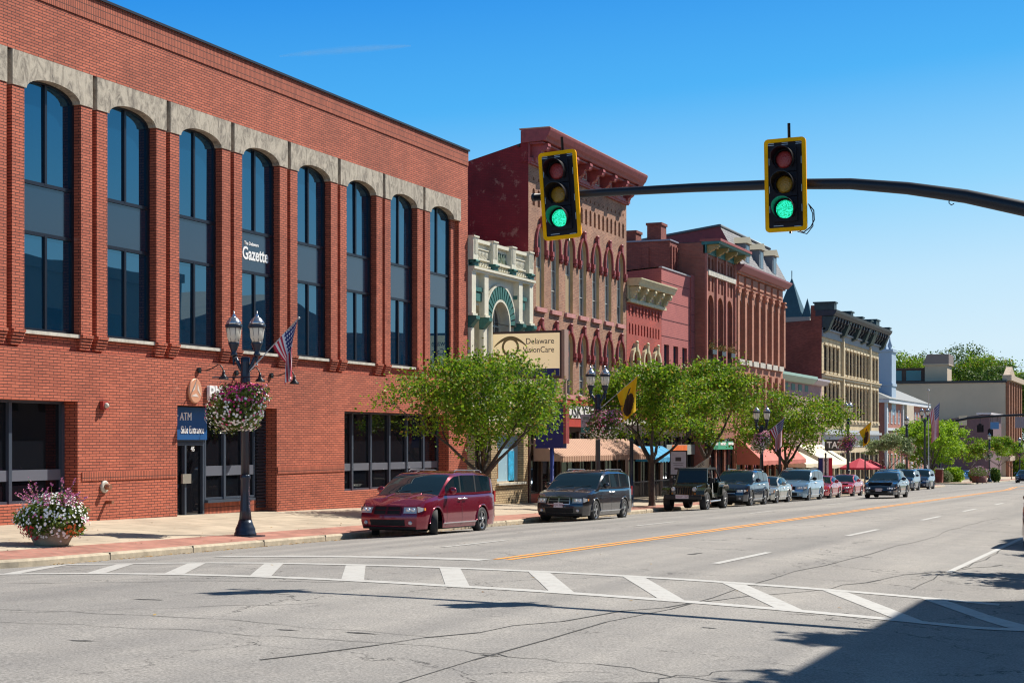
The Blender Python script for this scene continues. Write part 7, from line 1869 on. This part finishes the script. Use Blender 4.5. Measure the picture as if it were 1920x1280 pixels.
w = MB(); w.box(X3, X3 + 0.12, yp - 0.12, yp + 0.28, Z2 + 0.2, Z3 - 0.1); w.build('lower_board_edge', M_MAROON, ps)
w = MB(); cx2 = (X2 + X3) / 2
for r_ in (0.28, 0.20): 
    for i in range(24):
        t0, t1 = 2 * pi * i / 24, 2 * pi * (i + 1) / 24
        P = [(cx2 + r * cos(t), (Z2 + Z3) / 2 + r * sin(t)) for r, t in ((r_, t0), (r_, t1), (r_ + 0.03, t1), (r_ + 0.03, t0))]; w.q(*[(a, yp - 0.123, b) for a, b in P])
w.build('board_ring', mat('ring_blue', (0.01, 0.045, 0.20), 0.4), ps)

# ------------------------------------------------------------------ traffic signals on the mast arm
M_MAST = mat('mast_black', (0.012, 0.014, 0.022), 0.4, 0.2)
YM = 23.3
ms_ = empty('signal_mast', (0.9, YM, -0.3), 'long curved black mast arm reaching over the road from the right', 'signal mast')
arm = [(-9.15, 5.79), (-8.0, 5.80), (-6.6, 5.79), (-5.2, 5.76), (-4.3, 5.71), (-3.5, 5.60), (-2.7, 5.44), (-1.9, 5.22), (-1.1, 4.9), (-0.4, 4.5), (0.2, 3.9), (0.55, 3.2), (0.75, 2.4)]
rad = [0.055, 0.06, 0.067, 0.075, 0.08, 0.088, 0.096, 0.105, 0.112, 0.118, 0.124, 0.128, 0.13]
w = MB(); w.tube([(a, YM, b) for a, b in arm], rad, 14); w.tube([(-9.17, YM, 5.79), (-9.13, YM, 5.79)], 0.062, 12); w.build('arm', M_MAST, ms_)
w = MB(); w.lathe([(0.30, -0.35), (0.30, -0.1), (0.17, 0.1), (0.15, 2.3), (0.14, 2.5)], (0.8, YM, 0), 16); w.build('pole', M_MAST, ms_)
w = MB(); w.tube([(-2.93, YM, 5.42), (-2.93, YM, 5.36), (-2.90, YM, 5.33), (-2.86, YM, 5.35)], 0.008, 5); w.build('hook', M_MAST, ms_)
M_YB = mat('signal_yellow', (1.0, 0.44, 0.0), 0.6, var=0.06, spec=0.1)
M_BP = mat('signal_black', (0.016, 0.012, 0.016), 0.6, spec=0.2)
M_VIS = mat('visor_black', (0.010, 0.008, 0.012), 0.35)
def signal(x, z, tilt, yaw, label, s=1.0, back=False, y=YM - 0.32, grp='traffic signals on the near mast arm'):
    g = empty('traffic_signal', (x, y, z), label, 'traffic signal', grp)
    Wd, Hd = 0.30, 0.665
    def fin(mb, name, mt, par=g, local=True): return mb.build(name, mt, par, local=True)
    g.rotation_euler = (0, tilt, yaw)
    b = MB(); b.box(-Wd + 0.04, Wd - 0.04, -0.01, 0.012, -Hd + 0.04, Hd - 0.04)
    for i, zz in enumerate((0.36, 0, -0.36)):
        pass
    b0 = b; b = MB()
    # louvre cuts near the plate's edge
    for zz in (0.60, 0.575):
        for xx in (-0.2, 0, 0.2): b.box(xx - 0.045, xx + 0.045, -0.016, -0.012, zz - 0.004, zz + 0.004)
    for zz in (0.34, -0.06, -0.34):
        for xx in (-0.232, 0.232): b.box(xx - 0.004, xx + 0.004, -0.016, -0.012, zz - 0.05, zz + 0.05)
    b.box(-0.18, -0.04, -0.016, -0.012, -0.585, -0.577); b.box(0.12, 0.22, -0.016, -0.012, -0.605, -0.597)
    b0.add(b.v, b.f, 1); fin(b0, 'backplate', [M_BP, mat('slot_light', (0.5, 0.55, 0.6), 0.5) if 'slot_light' not in bpy.data.materials else bpy.data.materials['slot_light']])
    r = MB()
    def rrect(w_, h_, rd, n=5):
        o = []
        for cx_, cz_, a0 in ((w_ - rd, h_ - rd, 0), (-w_ + rd, h_ - rd, pi / 2), (-w_ + rd, -h_ + rd, pi), (w_ - rd, -h_ + rd, 3 * pi / 2)):
            for k in range(n + 1): a = a0 + pi / 2 * k / n; o.append((cx_ + rd * cos(a), cz_ + rd * sin(a)))
        return o
    O, I = rrect(Wd, Hd, 0.06), rrect(Wd - 0.055, Hd - 0.055, 0.02); n = len(O)
    for i in range(n):
        k = (i + 1) % n
        for a, c_, yv in ((O, I, -0.022),): r.q((a[i][0], yv, a[i][1]), (a[k][0], yv, a[k][1]), (c_[k][0], yv, c_[k][1]), (c_[i][0], yv, c_[i][1]))
        r.q((O[i][0], 0.02, O[i][1]), (O[k][0], 0.02, O[k][1]), (O[k][0], -0.022, O[k][1]), (O[i][0], -0.022, O[i][1])); r.q((I[i][0], -0.022, I[i][1]), (I[k][0], -0.022, I[k][1]), (I[k][0], 0.01, I[k][1]), (I[i][0], 0.01, I[i][1]))
        r.q((I[i][0], 0.02, I[i][1]), (I[k][0], 0.02, I[k][1]), (O[k][0], 0.02, O[k][1]), (O[i][0], 0.02, O[i][1]))
    fin(r, 'border', M_BP if back else M_YB)
    h = MB()
    for zz in (0.355, 0, -0.355): h.box(-0.172, 0.172, -0.06, 0.20, zz - 0.172, zz + 0.172)
    for zz in (0.50, 0.21, 0.14, -0.15, -0.21, -0.5):
        for xx in (-0.15, 0.15, 0.195): h.ball((xx, -0.063, zz), 0.006, 5, 4)
    ho = fin(h, 'housing', M_BP); bvl = ho.modifiers.new('bevel', 'BEVEL'); bvl.width = 0.012; bvl.segments = 2
    for zz, nm, mt in ((0.355, 'red_lens', 'red'), (0, 'amber_lens', 'amber'), (-0.355, 'green_lens', 'green')):
        l = MB(); l.lathe([(0.001, -0.092), (0.06, -0.088), (0.10, -0.078), (0.13, -0.064)], (0, 0, zz), 24, 0, 'y'); lo = fin(l, nm, LENS[mt])
        v = MB(); n_ = 28; dp = 0.26
        for i in range(n_):   # cut-away tube: open at the bottom
            t0, t1 = radians(-48) + radians(276) * i / n_, radians(-48) + radians(276) * (i + 1) / n_
            def P(t, f, rr_):
                cut = dp * (0.35 + 0.65 * max(0, min(1, (sin(t) + 0.75) / 1.2)))
                return (rr_ * cos(t), -0.06 - cut * f, zz + rr_ * sin(t))
            for rr_, fl in ((0.160, False), (0.153, True)):
                q = [P(t0, 0, rr_), P(t1, 0, rr_), P(t1, 1, rr_), P(t0, 1, rr_)]; v.q(*(q[::-1] if fl else q))
            v.q(P(t0, 1, 0.153), P(t1, 1, 0.153), P(t1, 1, 0.160), P(t0, 1, 0.160))
        fin(v, 'visor', M_VIS, lo)
    k = MB(); k.tube([(0.0, 0.28, -0.66), (0.0, 0.28, 0.93)], 0.022, 8)
    for zz in (0.6, -0.6): k.tube([(0, 0.28, zz), (0, 0.12, zz)], 0.02, 6)
    fin(k, 'bracket', M_MAST)
    return g
def lens(name, c, em=None, es=0):
    m, t, b = newmat(name); inp(b, 'Base Color', (*c, 1)); inp(b, 'Roughness', 0.25)
    co = t.nodes.new('ShaderNodeTexCoord'); v = t.nodes.new('ShaderNodeTexVoronoi'); v.inputs['Scale'].default_value = 55
    t.links.new(co.outputs['Object'], v.inputs['Vector'])
    if em:
        r = t.nodes.new('ShaderNodeValToRGB'); r.color_ramp.elements[0].color = (*em[0], 1); r.color_ramp.elements[1].color = (*em[1], 1); r.color_ramp.elements[0].position = 0.2; r.color_ramp.elements[1].position = 0.75
        t.links.new(v.outputs['Distance'], r.inputs[0]); t.links.new(r.outputs[0], b.inputs['Emission Color']); inp(b, 'Emission Strength', es)
    bp = t.nodes.new('ShaderNodeBump'); bp.inputs['Strength'].default_value = 0.5; bp.inputs['Distance'].default_value = 0.01; t.links.new(v.outputs['Distance'], bp.inputs['Height']); t.links.new(bp.outputs[0], b.inputs['Normal'])
    return m
LENS = {'red': lens('red_lens', (0.42, 0.05, 0.05)), 'amber': lens('amber_lens_glass', (0.42, 0.22, 0.02)), 'green': lens('green_lens_lit', (0.0, 0.4, 0.25), ((0.03, 0.72, 0.50), (0.0, 0.26, 0.08)), 1.0)}
signal(-8.60, 5.75, radians(-4), radians(2), 'leaning traffic signal with yellow border showing green, at the arm tip')
sg2 = signal(-5.16, 5.70, radians(-1), radians(0), 'upright traffic signal showing green, with loose cable, above the right lanes')
w = MB(); w.tube([(0.30, 0.1, -0.28), (0.38, 0.08, -0.38), (0.39, 0.06, -0.52), (0.34, 0.04, -0.62), (0.24, 0.03, -0.69), (0.18, 0.02, -0.66)], 0.009, 5); w.tube([(0.31, 0.12, -0.3), (0.36, 0.1, -0.42), (0.36, 0.1, -0.6), (0.28, 0.06, -0.71), (0.15, 0.04, -0.67)], 0.008, 5); w.build('cable', M_MAST, sg2, local=True)
# distant mast arm at the next crossing
ys_ = 197
dm = empty('distant_mast', (at(1762, 850, ys_)[0], ys_, -GR * ys_), 'thin curved signal mast arm at the far crossing', 'signal mast')
pts = []
for px, py in ((1762, 880), (1762, 830), (1766, 806), (1774, 795), (1790, 789), (1815, 784), (1860, 780), (1925, 777), (1990, 776)):
    a, b_ = at(px, py, ys_); pts.append((a, ys_, b_))
pts[0] = (pts[0][0], ys_, -GR * ys_)
w = MB(); w.tube(pts[:4], 0.16, 8); w.build('pole', M_MAST, dm); w = MB(); w.tube(pts[3:], [0.17, 0.16, 0.15, 0.14, 0.13, 0.11], 8); w.build('arm', M_MAST, dm)
for px, py, lbl in ((1838, 802, 'distant traffic signal seen from behind, hanging under the far mast arm'), (1857, 811, 'second distant traffic signal seen from behind, lower and nearer the blue sign')):
    a, b_ = at(px, py, ys_)
    g = empty('traffic_signal', (a, ys_, b_), lbl, 'traffic signal', 'distant traffic signals')
    w = MB(); w.box(a - 0.38, a + 0.38, ys_ + 0.02, ys_ + 0.08, b_ - 0.5, b_ + 0.35) if px == 1838 else w.box(a - 0.3, a + 0.3, ys_ + 0.02, ys_ + 0.08, b_ - 0.4, b_ + 0.4); w.build('backplate', M_BP, g)
    w = MB(); w.box(a - 0.18, a + 0.18, ys_ - 0.2, ys_ + 0.02, b_ - 0.4, b_ + 0.5); w.build('housing', M_BP, g)
    w = MB(); w.tube([(a, ys_ - 0.1, b_ + 0.4), (a, ys_ - 0.05, at(px, 782, ys_)[1])], 0.03, 5); w.build('bracket', M_MAST, g)
for (p0, p1, q0, q1, c, lbl) in ((1857, 1873, 791, 804, (0.10, 0.25, 0.50), 'pale blue sign panel hanging from the far mast arm'), (1903, 1922, 781, 802, (0.30, 0.24, 0.26), 'mauve grey sign panel by the picture edge on the far mast arm')):
    a, b_ = at(p0, q1, ys_ - .3); a2, b2_ = at(p1, q0, ys_ - .3); g = empty('hanging_sign', ((a + a2) / 2, ys_ - .3, b_), lbl, 'sign')
    w = MB(); w.box(a, a2, ys_ - 0.33, ys_ - 0.28, b_, b2_); w.build('panel', mat('panel_%d' % p0, c, 0.5), g)
    w = MB(); w.tube([(a + 0.2, ys_ - 0.25, b_), (a + 0.2, ys_ - 0.2, b2_ + 0.7)], 0.02, 5); w.tube([(a2 - 0.2, ys_ - 0.25, b_), (a2 - 0.2, ys_ - 0.2, b2_ + 0.7)], 0.02, 5); w.build('hanger', M_MAST, g)

# ------------------------------------------------------------------ planters, bushes, street furniture
def planter(x, y, zg, rt, rb, h, label, seed, cols, n=3000, nf=650, spikes=40, fr=1.0, fh=0.55, mt=None, name='planter'):
    rr = random.Random(seed)
    p = empty(name, (x, y, zg), label, 'planter')
    b = MB(); b.lathe([(rb, 0.0), (rb * 1.02, 0.04), (rt, h), (rt * 0.93, h), (rt * 0.9, h - 0.05)], (x, y, zg), 24); b.build('bowl', mt or M_POT, p)
    fo = MB(); fl = MB()
    for _ in range(n):
        v = Vector((rr.gauss(0, 1), rr.gauss(0, 1), rr.gauss(0, 1))).normalized(); v = v * (rr.random() ** 0.45) * (1.04 + 0.16 * sin(5 * v.x + 3 * v.y) * cos(6 * v.z + v.x))
        q = Vector((x + v.x * rt * 1.25 * fr, y + v.y * rt * 1.25 * fr, zg + h + 0.16 * fh / 0.55 + v.z * fh * (0.85 if v.z > 0 else 0.75)))
        leafquad(fo, q, 0.085 * rr.uniform(0.6, 1.3), rr)
    for _ in range(nf):
        v = Vector((rr.gauss(0, 1), rr.gauss(0, 1), rr.gauss(0, 1))).normalized()
        q = Vector((x + v.x * rt * 1.28 * fr, y + v.y * rt * 1.28 * fr, zg + h + 0.16 * fh / 0.55 + v.z * fh * (0.88 if v.z > 0 else 0.8)))
        mi = cols[0]
        if v.z < -0.25: mi = cols[1] if v.x < 0.1 else (cols[2] if v.x > 0.72 else cols[0])
        elif rr.random() < 0.12: mi = cols[3]
        flowerhead(fl, q + v * abs(rr.gauss(0, 0.05)) * fr, v + Vector((0, -0.3, 0.2)), (0.026 if fh < 0.8 else 0.04) * rr.uniform(0.7, 1.35), mi, rr)
    for _ in range(spikes):
        a = rr.uniform(0, 6.28); el = rr.uniform(0.5, 1.4); L = rr.uniform(0.35, 0.8) * fh / 0.55
        c = Vector((x + cos(a) * rt * 0.5, y + sin(a) * rt * 0.5, zg + h + 0.3)); d = Vector((cos(a) * cos(el), sin(a) * cos(el), sin(el)))
        fo.tube([c, c + d * L * 0.6, c + d * L + Vector((0, 0, -0.05))], 0.005, 3, caps=False)
        for k in range(12):
            t = rr.uniform(0.45, 1); flowerhead(fl, c + d * L * t + Vector((rr.gauss(0, .02), rr.gauss(0, .02), 0)), Vector((rr.gauss(0, 1), -1, rr.gauss(0, 1))), 0.022, cols[3], rr)
    fo.build('foliage', M_FOL, p); fl.build('blossoms', PM, p)
    return p
M_POT = mat('pot_concrete', (0.34, 0.25, 0.16), 0.85, var=0.3, vs=4, bump=0.2)
xp, yp_ = -22.35, 28.6
planter(xp, yp_, SW(xp, yp_), 0.56, 0.36, 0.40, 'concrete bowl planter overflowing with white, red and pink flowers on the corner', 5, (1, 4, 5, 2), n=8500, nf=950, spikes=50, fh=0.56)
xq, _ = at(1836, 900, 187); planter(xq, 187, -GR * 187 + 0.15, 0.85, 0.75, 0.75, 'wide brown planter with clipped flowers beside the far lamp', 6, (2, 4, 5, 1), n=2500, nf=300, spikes=0, fh=0.9, mt=mat('pot_brown', (0.20, 0.08, 0.06), 0.8))
def bush(px, y, py0, py1, w_px, label, lm, seed, n=2500, ls=0.16, name='bush'):
    rr = random.Random(seed); x0, zt = at(px, py0, y); zb2 = -GR * y + 0.1; Z = -x0 * ST + y * CT; rx = w_px * Z / F / 2; h = zt - zb2
    b = empty(name, (x0, y, zb2), label, 'bush')
    st_ = MB()
    for k in range(6): a = k; st_.tube([(x0, y, zb2), (x0 + cos(a) * rx * 0.5, y + sin(a) * rx * 0.5, zb2 + h * 0.6)], 0.02, 4)
    st_.build('stems', M_BARK, b)
    f = MB()
    for _ in range(n):
        v = Vector((rr.gauss(0, 1), rr.gauss(0, 1), rr.gauss(0, 1))).normalized() * (rr.random() ** 0.4) * (1 + 0.12 * sin(5 * rr.random()))
        leafquad(f, Vector((x0 + v.x * rx, y + v.y * rx, zb2 + h * 0.5 + v.z * h * 0.52)), ls * rr.uniform(.6, 1.3), rr)
    f.build('foliage', lm, b)
bush(1785, 190, 876, 900, 42, 'bright green large leaved bush right of the brick pillar', LEAF_B, 1, ls=0.3)
bush(1768, 186, 882, 900, 34, 'pale flowering bush at the foot of the bright bush', LEAF_C, 2, ls=0.2)
bush(1750, 192, 878, 898, 30, 'dark bush left of the brick pillar behind the last crossover', LEAF_A, 3, ls=0.25)
bush(1865, 205, 877, 896, 22, 'round clipped dark bush right of the distant lamp', LEAF_D, 4, ls=0.2)
bush(1832, 202, 878, 890, 32, 'low clipped hedge bush behind the wide brown planter', LEAF_D, 5, ls=0.2)
bush(1690, 150, 868, 885, 26, 'small flowering shrub under the pale grey green tree', LEAF_C, 6, ls=0.2)
bush(1905, 300, 846, 862, 40, 'distant green shrub at the street end', LEAF_A, 7, ls=0.4)
bp_ = empty('brick_pillar', (at(1761, 890, 184)[0], 184, -GR * 184), 'short square brick pillar among the bushes', 'pillar')
xb2, zb3 = at(1761, 880, 184); w = MB(); w.box(xb2 - 0.36, xb2 + 0.36, 183.5, 184.6, -GR * 184, zb3); w.build('shaft', M_DKRED, bp_); w = MB(); w.box(xb2 - 0.42, xb2 + 0.42, 183.4, 184.7, zb3, zb3 + 0.12); w.build('cap', M_SILL, bp_)
# red parasols before the limestone block
for i, (px, yy, sc__, lbl) in enumerate(((1612, 127, 1.0, 'large crimson parasol over the cafe tables'), (1632, 134, 0.8, 'smaller crimson parasol behind the large one'))):
    xx, zz = at(px, 858 + i * 3, yy); zg3 = SW(xx, yy)
    u = empty('parasol', (xx, yy, zg3), lbl, 'parasol', 'crimson cafe parasols')
    w = MB(); w.tube([(xx, yy, zg3), (xx, yy, zz)], 0.03, 6); w.build('pole', M_BLACK, u)
    w = MB(); R_ = 1.55 * sc__; n = 8
    ring_ = [(xx + R_ * cos(2 * pi * k / n), yy + R_ * sin(2 * pi * k / n), zz - 0.75 * sc__) for k in range(n)]; low_ = [(a, b, c - 0.14) for a, b, c in ring_]
    w.add([(xx, yy, zz)] + ring_ + low_, [(0, 1 + k, 1 + (k + 1) % n) for k in range(n)] + [(1 + k, 1 + n + k, 1 + n + (k + 1) % n, 1 + (k + 1) % n) for k in range(n)]); w.build('canopy', mat('parasol_crimson', (0.48, 0.03, 0.06), 0.8) if 'parasol_crimson' not in bpy.data.materials else bpy.data.materials['parasol_crimson'], u)
# benches, bins, posts and boards on the pavement
def bench(x, y, label):
    z = SW(x, y); b = empty('bench', (x, y, z), label, 'bench')
    s = MB()
    for i in range(4): s.box(x - 0.22 + i * 0.12, x - 0.13 + i * 0.12, y - 0.8, y + 0.8, z + 0.44, z + 0.47)
    s.build('seat', M_BLACK, b); s = MB()
    for i in range(14): s.box(x - 0.30, x - 0.28, y - 0.78 + i * 0.12, y - 0.75 + i * 0.12, z + 0.45, z + 0.95)
    s.box(x - 0.31, x - 0.27, y - 0.8, y + 0.8, z + 0.93, z + 0.98); s.build('backrest', M_BLACK, b)
    for yy in (-0.75, 0.75):
        l = MB(); l.tube([(x + 0.2, y + yy, z), (x + 0.2, y + yy, z + 0.62), (x - 0.28, y + yy, z + 0.66), (x - 0.28, y + yy, z)], 0.02, 6); l.build('leg', M_BLACK, b)
bench(-25.5, 73.0, 'black slatted bench near the striped awning'); bench(-22.6, 66.5, 'black slatted bench behind the grey minivan')
def fence(x, y0, y1, label):
    z = SW(x, (y0 + y1) / 2); f = empty('railing', (x, (y0 + y1) / 2, z), label, 'railing')
    r = MB(); r.box(x - 0.02, x + 0.02, y0, y1, z + 0.95, z + 1.0); r.box(x - 0.02, x + 0.02, y0, y1, z + 0.12, z + 0.15); r.build('rail', M_BLACK, f)
    r = MB(); k = y0
    while k < y1: r.box(x - 0.01, x + 0.01, k, k + 0.02, z + 0.13, z + 0.96); k += 0.13
    r.build('balusters', M_BLACK, f)
    for yy in (y0, (y0 + y1) / 2, y1): p = MB(); p.box(x - 0.03, x + 0.03, yy - 0.03, yy + 0.03, z, z + 1.05); p.build('post', M_BLACK, f)
fence(-24.6, 75.5, 84, 'black iron railing round the seats before the striped awning'); fence(-24.6, 118, 132, 'black iron railing below the cream awnings')
br_ = empty('notice_board', (-23.2, 79.5, SW(-23.2, 79.5)), 'white notice poster on a dark stand behind the jeep', 'notice board')
w = MB(); w.box(-23.75, -22.95, 79.5, 79.56, 0.35, 1.5); w.build('poster', mat('poster_white', (0.55, 0.56, 0.64), 0.6, var=0.1, vs=6), br_)
w = MB(); w.box(-23.80, -22.90, 79.52, 79.60, 0.28, 1.56); w.tube([(-23.35, 79.6, SW(-23, 79)), (-23.35, 79.6, 0.4)], 0.03, 6); w.build('frame', M_BLACK, br_)
w = MB()
for i, (a, b_, c, d) in enumerate(((-23.5, -23.2, 1.02, 1.22), (-23.62, -23.08, 0.9, 0.92), (-23.6, -23.1, 0.8, 0.82), (-23.55, -23.3, 0.6, 0.68))): w.box(a, b_, 79.49, 79.5, c, d)
w.build('print', M_INK, br_)
def post(px, D, h, mt, label, name='post', r=0.06):
    x, y = -D, Y(px, D); z = SW(x, y); o = empty(name, (x, y, z), label, 'post'); w_ = MB(); w_.tube([(x, y, z), (x, y, z + h)], r, 8); w_.build('shaft', mt, o); w_ = MB(); w_.ball((x, y, z + h), r * 1.25, 8, 5); w_.build('cap', mt, o)
post(1184, 22, 2.9, M_LAMPM, 'dark square post between the grey minivan and the dense tree', r=0.09); post(1462, 21.4, 3.0, M_LAMPM, 'dark post before the trunk of the spreading tree', r=0.08)
post(1548, 21.4, 2.6, M_LAMPM, 'dark post below the cream awnings', r=0.06); post(1622, 21.2, 2.6, M_LAMPM, 'thin dark post before the crimson parasol', r=0.05); post(1655, 21.3, 2.2, M_BARK, 'brown post under the pale grey green tree', r=0.07)
# open flag banner under the cream awning
ob = empty('open_banner', (-22.4, 117, SW(-22.4, 117)), 'red, white and blue open banner below the cream awning', 'banner')
xo, yo = -22.6, Y(1547, 22.6); zo = SW(xo, yo)
for k, (c0_, c1_, m_) in enumerate(((-0.45, -0.15, M_FB), (-0.15, 0.25, M_FW), (0.25, 0.5, M_FR))):
    w = MB(); w.box(xo + c0_, xo + c1_, yo - 0.01, yo + 0.01, zo + 1.0, zo + 2.35); w.build('stripe', m_, ob)
w = MB(); w.tube([(xo - 0.47, yo + 0.03, zo), (xo - 0.47, yo + 0.03, zo + 2.4)], 0.02, 6); w.build('staff', M_BLACK, ob)
ot = text('lettering', 'O\nP\nE\nN', M_INK, ob, (xo + 0.05, yo - 0.015, zo + 1.68), 0.33, R_MY, 0.001)
# thin vapour trail high in the sky
vt = MB(); pts = []
for k in range(13):
    t = k / 12; px = 525 + 245 * t; py = 106 - 20 * t ** 0.8; kk = (px - 960) / F; yy = 5200
    a, b_ = at(px, py, yy); pts.append((a, yy, b_))
vt.tube(pts, [3 + 13 * sin(pi * (k / 12)) ** 0.7 for k in range(13)], 24)
mv, tv, bv = newmat('vapour'); bv.inputs['Base Color'].default_value = (0.9, 0.95, 1, 1);  bv.inputs['Roughness'].default_value = 1
lw = tv.nodes.new('ShaderNodeLayerWeight'); lw.inputs[0].default_value = 0.5
tcv = tv.nodes.new('ShaderNodeTexCoord'); nv = tv.nodes.new('ShaderNodeTexNoise'); nv.inputs['Scale'].default_value = 0.012; nv.inputs['Detail'].default_value = 5
tv.links.new(tcv.outputs['Object'], nv.inputs['Vector'])
m1 = tv.nodes.new('ShaderNodeMath'); m1.operation = 'SUBTRACT'; m1.inputs[0].default_value = 1.0; tv.links.new(lw.outputs['Facing'], m1.inputs[1])
m2 = tv.nodes.new('ShaderNodeMath'); m2.operation = 'POWER'; m2.inputs[1].default_value = 3.0; tv.links.new(m1.outputs[0], m2.inputs[0])
m3 = tv.nodes.new('ShaderNodeMath'); m3.operation = 'MULTIPLY'; tv.links.new(m2.outputs[0], m3.inputs[0]); tv.links.new(nv.outputs[0], m3.inputs[1])
m4 = tv.nodes.new('ShaderNodeMath'); m4.operation = 'MULTIPLY'; m4.inputs[1].default_value = 0.28; tv.links.new(m3.outputs[0], m4.inputs[0]); tv.links.new(m4.outputs[0], bv.inputs['Alpha'])
tag(vt.build('vapour_trail', mv), 'thin faint white vapour trail in the deep blue sky', 'vapour trail', kind='stuff')
# service wires far away
wr = empty('overhead_wire', (-20, 300, 10), 'thin overhead wires in the sky at the far end of the street', 'wire')
for py0, py1 in ((687, 686), (702, 701)):
    w = MB(); a, b_ = at(1870, py0, 320); a2, b2_ = at(1960, py1, 320); w.tube([(a, 320, b_), ((a + a2) / 2, 320, (b_ + b2_) / 2 - 0.1), (a2, 320, b2_)], 0.03, 4); w.build('wire', M_BLACK, wr)
